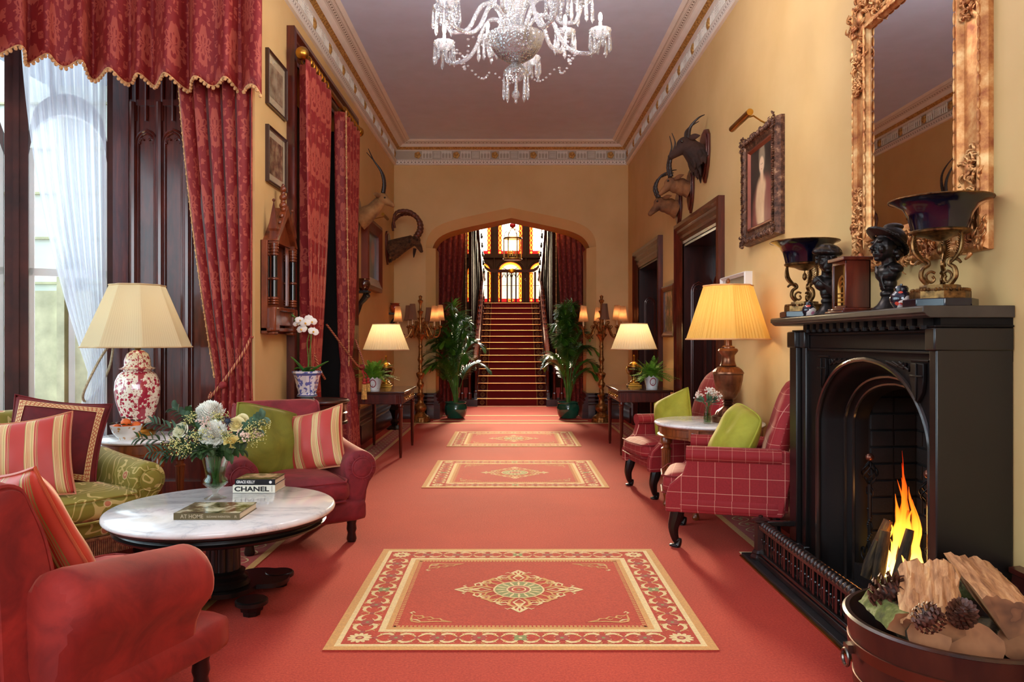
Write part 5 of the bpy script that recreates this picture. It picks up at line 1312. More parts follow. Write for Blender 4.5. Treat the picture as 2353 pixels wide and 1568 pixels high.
text(k1, 'CHANEL', .036, (-.110, -.0012, .009), (pi / 2, 0, 0), INK, .195, .0012); b = MB(); b.b2(.100, .102, -.0015, 0, .006, .038); b.build('spine_rule', INK, k1)
k2 = book('black book with white spine lettering lying on the white book', -1.438, 4.287, TZ + .044, .226, .195, .032, BLK, ART1)
text(k2, 'GRACE KELLY', .0215, (-.105, -.0012, .010), (pi / 2, 0, 0), WHT, .105, .0007); b = MB(); b.lathe([(0, 0), (.008, 0), (.008, .001), (0, .001)], 20, caps=False); b.build('spine_roundel', WHT, k2, loc=(.087, -.001, .016), rot=(pi / 2, 0, 0))
k3 = book('olive photo book lying alone at the near side of the table', -1.451, 3.636, TZ + .0005, .315, .25, .032, OLV, ART2)
text(k3, 'AT HOME', .026, (-.125, -.0012, .008), (pi / 2, 0, 0), GRY, .110, .0002); text(k3, 'SUZANNE RHEINSTEIN', .013, (.0, -.0012, .011), (pi / 2, 0, 0), GRY, .112, .0001); text(k3, 'R', .018, (.133, -.0012, .009), (pi / 2, 0, 0), GRY, .011)
VG = clear_mat('vase_glass', (240, 246, 240), .10); WATER = clear_mat('vase_water', (206, 222, 196), .06)
vs = thing('flower_vase', 'footed clear glass vase holding the large bouquet', 'vase', (-1.60, 4.13, TZ + .001))
b = MB(); b.lathe([(.0, .0), (.056, .0), (.058, .003), (.03, .014), (.014, .025), (.018, .045), (.045, .065), (.066, .085), (.062, .105), (.05, .118), (.056, .16), (.068, .21), (.075, .235), (.072, .235), (.064, .20), (.053, .16), (.047, .12), (.058, .10), (.060, .088), (.04, .07), (0, .05)], 48, caps=False); b.build('vase_body', VG, vs, smooth=60)
b = MB(); b.lathe([(0, .052), (.038, .07), (.056, .09), (.045, .12), (.050, .16), (.052, .165), (0, .165)], 32, caps=False); b.build('water', WATER, vs, smooth=60)
bq = thing('bouquet', 'bouquet of white chrysanthemums, roses and eucalyptus in the footed vase', 'flowers', (-1.60, 4.13, TZ + .24))
DST = mat('bouquet_stem', (60, 84, 36), .5, var=.3); EUC = mat('eucalyptus_leaf', (74, 104, 84), .5, var=.3, vs=20); EUD = mat('olive_leaf', (50, 72, 38), .45, var=.3, vs=20)
FILL = mat('waxflower', (206, 200, 128), .6, var=.15, vs=60); PINKW = mat('pink_buds', (222, 196, 180), .6)
rnd = random.Random(4)
b = MB()
for k in range(26):
    a, r = rnd.uniform(0, 6.28), rnd.uniform(.0, .055); t = rnd.uniform(0, 6.28); b.tube([(.02 * cos(t), .02 * sin(t), -.17), (.02 * cos(a), .02 * sin(a), -.09), (r * cos(a), r * sin(a), 0), (r * 1.6 * cos(a), r * 1.6 * sin(a), .07)], .0028, 5)
b.build('stems', DST, bq)
def mum(R=.078, seed=0):
    b = MB(); rn = random.Random(seed)
    for k in range(330):
        t = (k + .5) / 330; th = math.acos(1 - 1.25 * t); ph_ = k * 2.39996; L = R * (.75 + .3 * t) * rn.uniform(.9, 1.06)
        d = Vector((sin(th) * cos(ph_), sin(th) * sin(ph_), cos(th))); s = d.cross(Vector((0, 0, 1))); s = s.normalized() if s.length > .01 else Vector((1, 0, 0)); u = s.cross(d)
        w = .0078 if t > .3 else .005
        P = [d * L * .25, d * L * .62 - u * .006 * t, d * L * .9 - u * .012 * t, d * L + u * .004]
        ws = [w * .5, w, w * .9, w * .15]
        rows = [[b.v(p + s * q + u * abs(q) * .5), b.v(p), b.v(p - s * q + u * abs(q) * .5)] for p, q in zip(P, ws)]
        for a, c in zip(rows, rows[1:]): b.f([a[0], a[1], c[1], c[0]]); b.f([a[1], a[2], c[2], c[1]])
    return b
def rose(R=.042):
    b = MB()
    for k in range(15):
        q = k / 14; a0 = k * 2.3; r = R * (.09 + .72 * q)
        def fn(u, v):
            e = 1 - .35 * abs(2 * u - 1) ** 2.5 * (.4 + q); t = a0 + (u - .5) * (3.4 - 1.4 * q); top = R * (.62 - .55 * q ** 1.3) * e
            rr = r * (.45 + .55 * sin(v * pi / 2)) + R * .26 * q * max(0, v - .6) / .4 + R * .02 * (1 - q) * v; z = -R * .55 + (top + R * .55) * v - R * .10 * q * max(0, v - .85) / .15
            return Vector((rr * cos(t), rr * sin(t), z))
        b.surf(fn, 10, 8)
    b.ball((0, 0, -R * .25), (R * .45, R * .45, R * .4), 10, 6); return b
MUMM = mat('white_mum_petal', (250, 250, 240), .55, var=.02, vs=20, sss=0, emit=None)
base = Vector((-1.60, 4.13, TZ + .24))
def at_b(px, py, y): return W(px, py, y) - base
def aim(o, d): o.rotation_euler = Vector(d).to_track_quat('Z', 'Y').to_euler()
m1 = mum(.082, 1).build('chrysanthemum', MUMM, bq, smooth=180, loc=at_b(481, 948, 4.16)); aim(m1, (-.1, -.5, 1))
m2 = mum(.080, 2).build('chrysanthemum', MUMM, bq, smooth=180, loc=at_b(489, 998, 4.06)); aim(m2, (0, -1, .35))
for (px, py, y, c, R) in ((413, 990, 4.08, (238, 236, 208), .047), (531, 1017, 4.04, (244, 222, 140), .042), (543, 975, 4.10, (238, 226, 168), .043), (556, 964, 4.16, (240, 230, 180), .034)):
    r_ = rose(R).build('rose', mat('petal_%d' % c[2], c, .5, var=.05), bq, smooth=180, loc=at_b(px, py, y)); aim(r_, ((px - 490) * .004, -1, .55))
b = MB(); b.ball(at_b(524, 968, 4.08), .014, 10, 7)
for k in range(18): a = k * 2.4; d = Vector((cos(a), -.3, sin(a))); c = at_b(524, 968, 4.08); b.tube([c + d * .008, c + d * .035], [.003, .0004], 4)
b.build('thistle', mat('blue_thistle', (36, 48, 66), .5), bq)
# filler sprays and leaves, aimed at where the photo shows them
def spray(c, n, R, m, nm, br=.0032):
    b = MB(); rn = random.Random(int(c.x * 1000)); b.mi = 0
    for k in range(n):
        p = c + Vector((rn.gauss(0, R), rn.gauss(0, R * .7), rn.gauss(0, R * .6))); b.mi = 1; b.tube([c * .55, c * .8 + p * .1, p], .0012, 3); b.mi = 0
        for q in range(4): b.ball(p + Vector((rn.gauss(0, .008), rn.gauss(0, .008), rn.gauss(0, .008))), br * rn.uniform(.7, 1.2), 5, 3)
    b.build(nm, [m, DST], bq)
for (px, py, y) in ((440, 965, 4.1), (455, 1000, 4.0), (425, 1030, 4.0), (505, 960, 4.1), (520, 1000, 4.02), (575, 985, 4.08), (580, 1010, 4.05), (400, 1020, 4.0), (600, 975, 4.1)):
    spray(at_b(px, py, y), 30, .026, FILL, 'filler_spray')
for (px, py, y) in ((560, 1005, 4.02), (470, 970, 4.0), (585, 995, 4.1)): spray(at_b(px, py, y), 14, .02, PINKW, 'filler_spray', .0048)
def branch(p0, p1, n, L, m, nm='foliage_branch', w=.013, droop=.02, fat=1.):
    b = MB(); p0, p1 = Vector(p0), Vector(p1); mid = (p0 + p1) / 2 + Vector((0, 0, droop)); P = smoothpts([p0, mid, p1], n); b.mi = 1; b.tube(P, .002, 4); b.mi = 0
    rn = random.Random(int((p1.x + p1.z) * 999))
    for i, p in enumerate(P[2:]):
        d = (P[min(i + 3, len(P) - 1)] - P[i + 1]).normalized()
        for s in (-1, 1):
            sd = d.cross(Vector((rn.uniform(-.4, .4), 1, .2))).normalized() * s
            tip = p + (d * .55 + sd * .75 + Vector((0, rn.uniform(-.5, .3), rn.uniform(-.3, .1)))).normalized() * L * rn.uniform(.7, 1.1)
            leafblade(b, [p, p.lerp(tip, .5) + Vector((0, 0, .004)), tip], w * fat)
    b.build(nm, [m, DST], bq, smooth=180)
for (a, c, mt_) in (((0, 0, 0), at_b(318, 1008, 3.98), EUD), ((0, 0, .02), at_b(352, 972, 4.05), EUC), ((0, 0, .02), at_b(400, 940, 4.1), EUC), ((0, 0, 0), at_b(345, 1040, 3.95), EUC), ((0, 0, .02), at_b(430, 950, 4.15), EUD), ((0, 0, .0), at_b(380, 1050, 3.95), EUD), ((.02, 0, 0), at_b(605, 960, 4.1), EUC), ((.02, 0, 0), at_b(590, 985, 4.1), EUC), ((0, 0, 0), at_b(530, 1045, 3.98), EUD), ((0, 0, 0), at_b(455, 1040, 3.98), EUD), ((0, 0, 0), at_b(480, 1035, 3.98), EUD), ((0, 0, .0), at_b(560, 1035, 4.0), EUD)):
    branch(a, c, 7, .058, mt_, w=.026)
# fill of leaves under the blooms
b = MB()
for k in range(150):
    a, r, z = rnd.uniform(0, 6.28), rnd.uniform(.03, .12), rnd.uniform(.0, .10); p = Vector((r * cos(a) - .01, r * sin(a), z)); d = Vector((cos(a), sin(a), rnd.uniform(-.2, .8))).normalized()
    leafblade(b, [p, p + d * .02, p + d * .045], .016)
b.build('leaf_filling', EUD, bq, smooth=180)
# --- console tables with brass-handled drawers
def console(label, loc, lx, ly, h, face):
    """face = +1 drawers look towards +x"""
    o = thing('console_table', label, 'console table', loc); m = MAHOG
    b = MB(); b.b2(-lx / 2, lx / 2, -ly / 2, ly / 2, h - .025, h); o1 = b.build('top', mat('console_top', (66, 34, 22), .22, coat=.7, var=.25, vs=3), o, bevel=.006)
    b = MB(); ix, iy = lx / 2 - .03, ly / 2 - .03; b.b2(-ix, ix, -iy, iy, h - .145, h - .026); o2 = b.build('apron', m, o, bevel=.003)
    b = MB(); y = -iy - .001
    for a, c in ((-ix + .09, ix - .09),):
        for z in (h - .135, h - .04): b.b2(a, c, y - .006, y, z, z + .006)
        for x in (a, c): b.b2(x - .003, x + .003, y - .006, y, h - .135, h - .034)
    for x in (-ix + .02, -ix + .04, -ix + .06, ix - .02, ix - .04, ix - .06): b.tube([(x, y, h - .13), (x, y, h - .04)], .006, 6)
    b.build('apron_moulding', m, o2)
    for k in (-1, 0, 1):
        b = MB(); yy = k * (iy - .08) * .66; xf = face * (ix + .002); b.b2(xf - .004, xf + .006 * 1, yy - .15, yy + .15, h - .135, h - .04)
        d = b.build('drawer', m, o, bevel=.003)
        for q in (-.07, .07):
            b = MB(); b.tube([(xf + face * .004, yy + q - .025, h - .08), (xf + face * .02, yy + q - .02, h - .095), (xf + face * .022, yy + q, h - .105), (xf + face * .02, yy + q + .02, h - .095), (xf + face * .004, yy + q + .025, h - .08)], .004, 6); b.ball((xf + face * .006, yy + q - .025, h - .08), .009, 8, 6); b.ball((xf + face * .006, yy + q + .025, h - .08), .009, 8, 6); b.build('handle', BRASS, d)
    for sx in (-1, 1):
        for sy in (-1, 1):
            b = MB(); b.lathe([(.014, 0), (.016, .04), (.018, .045), (.024, h - .22), (.028, h - .2), (.020, h - .19), (.030, h - .175), (.030, h - .16), (.022, h - .145)], 20); b.build('leg', m, o, loc=(sx * (lx / 2 - .05), sy * (ly / 2 - .05), 0))
    return o
console('dark mahogany console table against the wall below the ibex head', (-1.505, 9.25, 0), .59, 1.14, .76, 1)
console('mahogany console table beside the two dark doors', (1.575, 9.44, 0), .65, 1.13, .767, -1)
def urn_lamp(label, loc):
    o = thing('table_lamp', label, 'table lamp', loc, group=None)
    b = MB(); b.box((0, 0, .012), (.17, .17, .024)); b.box((0, 0, .035), (.13, .13, .022)); b.lathe([(.055, .046), (.05, .06), (.028, .075), (.022, .10), (.03, .11), (.026, .12)], 28); b.build('lamp_base', BRASS, o, bevel=.003)
    b = MB(); b.lathe([(.03, .12), (.055, .15), (.075, .20), (.08, .235), (.078, .24)], 36); b.lathe([(.06, .24), (.06, .25)], 30); b.build('urn_body', mat('urn_bronze', (84, 50, 28), .3, .8), o)
    b = MB(); b.lathe([(.082, .238), (.088, .246), (.086, .256), (.06, .262), (.058, .275), (.045, .295), (.02, .31), (.01, .315), (.01, .37), (.014, .38), (.008, .40)], 32)
    for s in (-1, 1): b.tube(smoothpts([(s * .08, 0, .25), (s * .10, 0, .22), (s * .085, 0, .17), (s * .06, 0, .15)], 4), .006, 6)
    b.build('brass_mount', BRASS, o)
    shade(o, .285, .165, .47, .79, SH_IV, pleat=48, amp=.010, seg=384); bulb(o, .62, 4); return o
urn_lamp('brass urn lamp with white pleated shade below the ibex head', (-1.56, 9.55, .7605))
urn_lamp('brass urn lamp with white pleated shade in front of the far door', (1.56, 9.62, .7675))
FERN = mat('fern_green', rough=.5, f=lambda v: ramp(noise(v, 12, 3), [(.3, (60, 120, 26)), (.7, (140, 190, 58))]))
CACHE = mat('sprigged_cachepot', rough=.2, coat=.5, f=lambda v: (lambda t, d: mixc(mx((voro(v, 34) < .22) * (noise(v, 22, 2) > .54), d), (226, 226, 226), (150, 60, 70)))(xyz(v), (lambda t: (xabs(((t[0]) * (t[0]) * 560 + (t[2] - .085) * (t[2] - .085) * 330) - .62) < .16) * (t[1] < 0))(xyz(v))))
def fern(label, loc, seed):
    o = thing('potted_fern', label, 'potted plant', loc); rn = random.Random(seed)
    b = MB(); b.lathe([(0, 0), (.068, 0), (.07, .006), (.068, .012), (.082, .08), (.097, .15), (.093, .15), (.08, .10), (0, .10)], 96, caps=False)
    for v_ in b.bm.verts:
        if v_.co.z > .145: v_.co.z += .010 * cos(atan2(v_.co.y, v_.co.x) * 12)
    b.build('cachepot', CACHE, o, smooth=40)
    b = MB(); b.ball((0, 0, .12), (.08, .08, .03), 12, 6)
    for k in range(104):
        a = rn.uniform(0, 6.28); e = rn.uniform(.15, 1.35); L = rn.uniform(.20, .35) * (1 - .15 * (e > 1)); d = Vector((cos(a) * cos(e), sin(a) * cos(e), sin(e)))
        P = smoothpts([(0.03 * cos(a), .03 * sin(a), .12), Vector((0, 0, .13)) + d * L * .5, Vector((0, 0, .13)) + d * L + Vector((0, 0, -.08 * cos(e)))], 7)
        for i, p in enumerate(P[1:]):
            t = (i + 1) / (len(P) - 1); dd = (P[min(i + 2, len(P) - 1)] - P[i]).normalized(); s = dd.cross(Vector((0, 0, 1))); s = s.normalized() if s.length > .05 else Vector((1, 0, 0))
            w = .034 * sin(pi * min(1, t * .85 + .12)) ** .7
            for g in (-1, 1):
                q = p + s * g * w + dd * w * .35 + Vector((0, 0, -.15 * w)); b.f([b.v(p - dd * .005), b.v(p + dd * .005), b.v(q + dd * .002), b.v(q - dd * .003)])
        b.tube(P, .0012, 3)
    b.build('fronds', FERN, o, smooth=180); return o
fern('bright green fern in a scalloped white cachepot by the tasselled curtain', (-1.60, 8.93, .7605), 3)
fern('bright green fern in a scalloped white cachepot nearest the plaid chairs', (1.70, 9.16, .7675), 9)
# --- marble lamp table with the big yellow-shaded lamp
mt = thing('side_table', 'round white marble table on carved walnut legs between the plaid chairs', 'side table', (1.565, 6.0, 0))
round_top(mt, .425, .709, .028)
b = MB(); b.lathe([(.385, .59), (.40, .595), (.40, .605), (.385, .612), (.385, .665), (.41, .672), (.41, .68), (0, .68)], 72, caps=False); b.lathe([(.37, .59), (.385, .59)], 72, caps=False); b.build('apron', WALNUT, mt, smooth=30)
for k in range(4):
    a = pi / 4 + k * pi / 2 + .25; l = turned_leg(mt, .35 * cos(a), .35 * sin(a), .60, WALNUT, .036)
    b = MB(); b.box((0, 0, 0), (.022, .075, .088)); b.ball((.01, 0, 0), (.008, .024, .03), 10, 6); b.build('carved_block', WALNUT, mt, loc=(.395 * cos(a), .395 * sin(a), .635), rz=a, bevel=.003)
yl = thing('table_lamp', 'tall bronze urn lamp with yellow pleated shade on the round marble table', 'table lamp', (1.695, 5.93, .7095))
CB = mat('copper_bronze', rough=.3, metal=.75, f=lambda v: ramp(noise(v, 9, 4), [(.3, (84, 48, 34)), (.7, (146, 96, 66))]))
b = MB(); b.lathe([(.125, 0), (.13, .01), (.125, .045), (.10, .055)], 64); b.lathe([(.10, .055), (.085, .085), (.045, .115), (.03, .13)], 72, rf=lambda t, j: 1 + .03 * cos(18 * t)); b.lathe([(.03, .13), (.045, .14), (.03, .15), (.045, .16), (.035, .17)], 32); b.build('lamp_foot', CB, yl, smooth=50)
b = MB(); b.lathe([(.035, .17), (.06, .19), (.09, .25), (.108, .33), (.112, .37)], 120, rf=lambda t, j: 1 + .025 * abs(cos(8 * t)) * (1 - j * .4)); b.build('urn_body', CB, yl, smooth=60)
b = MB(); b.lathe([(.112, .37), (.120, .378), (.118, .39)], 48); b.lathe([(.112, .39), (.10, .41), (.075, .43), (.058, .435)], 100, rf=lambda t, j: 1 + .03 * cos(26 * t) * (1 - j)); b.lathe([(.058, .435), (.064, .44), (.058, .45), (.05, .48), (.05, .52), (.07, .545), (.076, .555), (.07, .57), (.05, .575), (.05, .585), (.03, .595), (.028, .67)], 48); b.build('urn_neck', CB, yl, smooth=50)
b = MB(); b.lathe([(.006, .67), (.006, 1.06), (.012, 1.07), (.006, 1.075), (.014, 1.085), (.016, 1.10), (.01, 1.115), (0, 1.12)], 16); b.build('finial', CB, yl)
shade(yl, .325, .19, .645, 1.06, SH_YE, n=8, ph=.1, pleat=70, amp=.006, seg=560, trim=mat('yellow_trim', (226, 170, 110), .7), dip=.02)
bulb(yl, .80, 3.6, (1, .80, .55))
bv = thing('bud_vase', 'small clear bud vase of pink and white flowers beside the bronze lamp', 'vase', (1.50, 5.80, .7095))
b = MB(); b.lathe([(0, 0), (.026, 0), (.03, .01), (.031, .04), (.026, .08), (.024, .13), (.022, .13), (.023, .08), (.027, .04), (.024, .012), (0, .01)], 24, caps=False); b.build('vase_body', VG, bv)
b = MB(); b.lathe([(0, .012), (.024, .012), (.027, .04), (.023, .08), (0, .08)], 20, caps=False); b.build('water', WATER, bv)
rn = random.Random(2); b = MB(); b.mi = 0
for k in range(16):
    a = rn.uniform(0, 6.28); e = rn.uniform(.5, 1.4); p = Vector((.11 * cos(a) * cos(e) - .01, .08 * sin(a) * cos(e), .14 + .12 * sin(e))); b.mi = 0; b.tube([(0, 0, .02), (.008 * cos(a), .008 * sin(a), .13), p], .002, 4)
    b.mi = 1 + k % 2
    for q in range(9): b.ball(p + Vector((rn.gauss(0, .014), rn.gauss(0, .012), rn.gauss(0, .012))), rn.uniform(.004, .008), 6, 4)
b.build('flower_sprig', [DST, PINKW, mat('white_bud', (230, 224, 214), .5)], bv)
b = MB()
for k in range(30):
    a = rn.uniform(0, 6.28); e = rn.uniform(0, 1.2); p = Vector((.05 * cos(a), .05 * sin(a), .15 + .04 * sin(e))); d = Vector((cos(a) * cos(e), sin(a) * cos(e), sin(e))); leafblade(b, [p * 1, p + d * .025, p + d * .05], .022)
b.build('leaf', EUC, bv, smooth=180)
# --- candelabra
CGOLD = mat('antique_gilt_bronze', rough=.38, metal=.75, f=lambda v: ramp(noise(v, 30, 4), [(.3, (90, 54, 26)), (.7, (186, 130, 70))]))
CAND = mat('candle_ivory', (226, 206, 166), .5)
def candelabrum(label, loc, a0, lit):
    o = thing('candelabrum', label, 'floor lamp', loc)
    b = MB(); pr = [(.155, 0), (.16, .02), (.15, .04), (.158, .06), (.145, .09), (.12, .11), (.09, .13), (.07, .17), (.085, .19), (.10, .22), (.10, .26), (.08, .29), (.055, .31), (.05, .34), (.04, .40), (.055, .42), (.07, .45), (.05, .47), (.035, .50), (.04, .53), (.03, .56), (.055, .60), (.06, .64), (.04, .67), (.035, .71), (.06, .76), (.07, .80), (.06, .815), (.03, .83), (.028, .86), (.04, .88), (.03, .90), (.034, .93), (.026, .95), (.03, .99), (.05, 1.03), (.04, 1.06), (.03, 1.10), (.028, 1.22), (.036, 1.25), (.028, 1.27), (.03, 1.34), (.05, 1.39), (.085, 1.43), (.09, 1.45), (.04, 1.47), (.03, 1.52), (.045, 1.56), (.025, 1.62), (.02, 1.75), (.035, 1.80), (.05, 1.83), (.02, 1.85), (.018, 1.95), (.04, 1.99), (.045, 2.01), (.02, 2.03), (.025, 2.06), (.03, 2.08), (0, 2.10)]
    b.lathe(pr, 48, rf=lambda t, j: 1 + .05 * cos(12 * t) * (.5 + .5 * sin(j * 60))); b.build('standard', CGOLD, o, smooth=60)
    b = MB()
    for k in range(4):
        a = a0 + k * pi / 2 + .4; P = smoothpts([(.03, 1.50), (.09, 1.56), (.07, 1.64), (.02, 1.66), (.05, 1.72), (.09, 1.70)], 4); b.tube([(p.x * cos(a), p.x * sin(a), p.y) for p in P], smooth1([.012, .011, .010, .009, .008, .003], 4), 6)
    b.build('scrollwork', CGOLD, o)
    for k in range(6):
        a = a0 + k * pi / 3; R = .37 if k % 2 else .33; dz = 0 if k % 2 else .03
        P = smoothpts([(.04, 1.50), (.10, 1.60), (.15, 1.52), (.20, 1.42), (.27, 1.38), (R - .01, 1.44), (R, 1.53)], 4)
        b = MB(); b.tube([(p.x * cos(a), p.x * sin(a), p.y + dz * min(1, p.x * 3)) for p in P], smooth1([.016, .014, .016, .014, .013, .013, .012], 4), 8)
        for q, (x, z) in enumerate(((.15, 1.53), (.25, 1.39), (.10, 1.60))): b.tube(smoothpts([(x * cos(a), x * sin(a), z), ((x + .04) * cos(a), (x + .04) * sin(a), z + .04), ((x + .025) * cos(a), (x + .025) * sin(a), z + .065), ((x + .005) * cos(a), (x + .005) * sin(a), z + .05)], 3), .007, 5)
        x, y = R * cos(a), R * sin(a); b.lathe([(.012, 1.52), (.035, 1.54), (.04, 1.555), (.018, 1.56), (.018, 1.58)], 16, (x, y, dz)); arm = b.build('arm', CGOLD, o)
        b = MB(); b.lathe([(.011, 1.575), (.011, 1.69)], 10, (x, y, dz)); b.build('candle', CAND, arm)
        b = MB(); pf = polyr(6, .3); b.lathe([(.088 + (.048 - .088) * (t ** .6), 1.655 + .255 * t + dz) for t in [i / 8 for i in range(9)]], 96, (x, y, 0), rf=pf, caps=False); b.build('shade', SH_TA, arm, smooth=30)
        if k in lit:
            b = MB(); b.ball((x, y, 1.745 + dz), (.011, .011, .022), 8, 6); b.build('bulb', glow('candle_bulb', (255, 190, 100), 25), arm); point('candle_light', (x, y, 1.765 + dz), 1.6, (1, .58, .24), .015, o)
    return o
candelabrum('gilt six-arm candelabrum beside the palm, below the ibex head', (-1.49, 12.60, 0), .25, (0, 3, 5))
candelabrum('gilt six-arm candelabrum beside the palm, near the two doors', (1.50, 12.55, 0), .55, (0, 1, 3, 5))
# --- palms
PALM = mat('palm_green', rough=.38, f=lambda v: ramp(noise(v, 6, 3), [(.3, (28, 70, 18)), (.7, (92, 146, 44))]), coat=.3)
def palm(label, loc, seed, lean):
    o = thing('potted_palm', label, 'potted plant', loc); rn = random.Random(seed)
    b = MB(); b.lathe([(.13, 0), (.15, .01), (.185, .08), (.198, .15), (.19, .22), (.172, .255), (.175, .265), (.19, .27), (.19, .285), (.17, .285), (.165, .25), (0, .25)], 48, caps=False); b.build('pot', mat('green_glazed_pot', (18, 84, 66), .14, coat=1, var=.2), o)
    b = MB(); b.lathe([(0, .255), (.16, .255)], 20, caps=False); b.build('soil', mat('soil', (48, 34, 24), .9), o)
    for k in range(30):
        a = rn.uniform(0, 6.28); H_ = rn.uniform(.9, 2.0) if k > 7 else rn.uniform(1.5, 2.08); out = (2.25 - H_) * rn.uniform(.20, .42)
        if k == 0: a, H_, out = (0 if lean > 0 else pi), 2.12, .06
        dx, dy = cos(a) * out, sin(a) * out * .7; b = MB(); b.mi = 0
        P = smoothpts([(.03 * cos(a), .03 * sin(a), .25), (dx * .15, dy * .15, H_ * .45), (dx * .45, dy * .45, H_ * .78), (dx, dy, H_ * .93), (dx * 1.5 , dy * 1.5, H_ * .93 - out * .3)], 7)
        n = len(P); b.tube(P, [.008 * (1 - .75 * i / n) for i in range(n)], 5)
        for i in range(int(n * .38), n):
            t = (i - n * .38) / (n * .62); p = P[i]; d = (P[min(i + 1, n - 1)] - P[i - 1]).normalized(); s = d.cross(Vector((sin(a) * .2, -cos(a) * .2, 1))); s = s.normalized() if s.length > .1 else Vector((1, 0, 0))
            L = .27 * sin(pi * min(1, .25 + t * .70)) ** .8
            for g in (-1, 1):
                for h_ in (0, .5):
                    pp = p.lerp(P[min(i + 1, n - 1)], h_); q = pp + (s * g * .85 + d * .62).normalized() * L * rn.uniform(.85, 1.1) + Vector((0, 0, -L * .22)); mdl = pp.lerp(q, .5) + Vector((0, 0, L * .06))
                    leafblade(b, [pp, mdl, q], .020, .2)
        b.build('frond', PALM, o, smooth=180)
    return o
palm('tall potted palm in green glazed pot by the ibex side of the arch', (-.95, 13.22, 0), 5, -1)
palm('tall potted palm in green glazed pot by the door side of the arch', (1.00, 13.22, 0), 11, 1)
# ================================================================== fireplace
FX, FY0, FY1 = 1.745, 3.09, 4.64; OY, OH = 3.74, .585
fp = thing('fireplace', 'black carved wood chimneypiece with pointed arch and slate shelf', 'fireplace', (0, 0, 0))
FW = 1.96
def fout(k, n=14):
    """half outline -> full pointed arch (y,z) inset by k"""
    h = OH - k; zs = .90; zt = 1.255 - k * 1.05; P = [(h, 0), (h, zs * .5), (h, zs)]
    for i in range(1, n + 1):
        t = i / n; a = t * pi / 2
        P.append((h * (1 - (1 - cos(a)) ** 1.0) if False else h * cos(a) ** .85 * (1 - .06 * sin(2 * a)), zs + (zt - zs) * (sin(a) ** .95 * .82 + .18 * t)))
    P[-1] = (0, zt)
    return [(OY + y, z) for y, z in P] + [(OY - y, z) for y, z in P[::-1][1:]]
b = MB(); o0 = fout(0); n = len(o0)
ZT = 1.275
def fv(p, x): return (x, p[0], p[1])
for i in range(n - 1):
    a, c = o0[i], o0[i + 1]
    if a[0] > OY + 1e-5: b.poly([(FX, a[0], a[1]), (FX, FY1 - .10, a[1]), (FX, FY1 - .10, c[1]), (FX, c[0], c[1])])
    else: b.poly([(FX, a[0], a[1]), (FX, c[0], c[1]), (FX, FY0, c[1]), (FX, FY0, a[1])])
b.b2(FX, XR, FY0, FY1 - .10, 1.2555, 1.44)
b.poly([(FX, FY0, 0), (XR - .001, FY0, 0), (XR - .001, FY0, 1.2555), (FX, FY0, 1.2555)])
b.poly([(FX, FY1 - .1, 0), (XR - .001, FY1 - .1, 0), (XR - .001, FY1 - .1, 1.2555), (FX, FY1 - .1, 1.2555)])
rings = [(FX, 0), (FX + .012, .012), (FX + .02, .03), (FX + .045, .05), (FX + .09, .06), (FX + .12, .075), (FX + .12, .09), (FX + .135, .10), (FX + .15, .115), (FX + .155, .13), (FX + .18, .14), (FX + .22, .145)]
for (xa, ka), (xb, kb) in zip(rings, rings[1:]):
    A, B_ = fout(ka), fout(kb)
    for i in range(n - 1): b.poly([fv(A[i], xa), fv(A[i + 1], xa), fv(B_[i + 1], xb), fv(B_[i], xb)])
b.build('surround', BLACKOAK, fp, smooth=40, weld=True)
b = MB(); b.tube([fv(p, FX - .002) for p in fout(.004)], .014, 8); b.tube([fv(p, FX + .12) for p in fout(.085)], .010, 6); b.tube([fv(p, FX + .15) for p in fout(.12)], .009, 6); b.build('arch_moulding', mat('polished_black_wood', (34, 27, 24), .22, coat=.6, var=.3), fp)
# far corner post and near corner
for y0, y1, x0 in ((FY1 - .11, FY1, FX - .045), (FY1 - .19, FY1 - .13, FX - .02), (FY0 - .005, FY0 + .05, FX - .02)):
    b = MB(); b.b2(x0, XR - .003, y0, y1, 0, 1.34); b.b2(x0 - .012, XR - .003, y0 - .006, y1 + .012, 1.30, 1.395); b.b2(x0 - .015, XR - .003, y0 - .008, y1 + .014, 0, .14); b.build('corner_post', EBONY, fp, bevel=.006)
b = MB()
for z in (1.285, 1.375): b.b2(FX - .014, FX, FY0 + .03, FY1 - .2, z, z + .012)
for y in (FY0 + .03, FY1 - .21): b.b2(FX - .014, FX, y, y + .012, 1.285, 1.387)
b.b2(FX - .006, FX, FY0 + .05, FY1 - .22, 1.30, 1.37)
b.b2(FX - .03, XR - .003, FY0 - .013, FY1, 1.396, 1.405)
b.build('frieze_panel', BLACKOAK, fp, bevel=.003)
b = MB(); b.b2(-.043, 0, -.0225, .0225, .020, .052); b.lathe([(0, 0), (.02, .004), (.022, .02), (.022, .03)], 12, (-.022, 0, 0), caps=False); cb = b.build('corbel', BLACKOAK, fp, smooth=30); y = FY0 + .07
while y < FY1 - .16:
    if y > FY0 + .08: cb = cb.copy(); COL.objects.link(cb)
    cb.location = (FX - .002, y, 1.385); y += .088
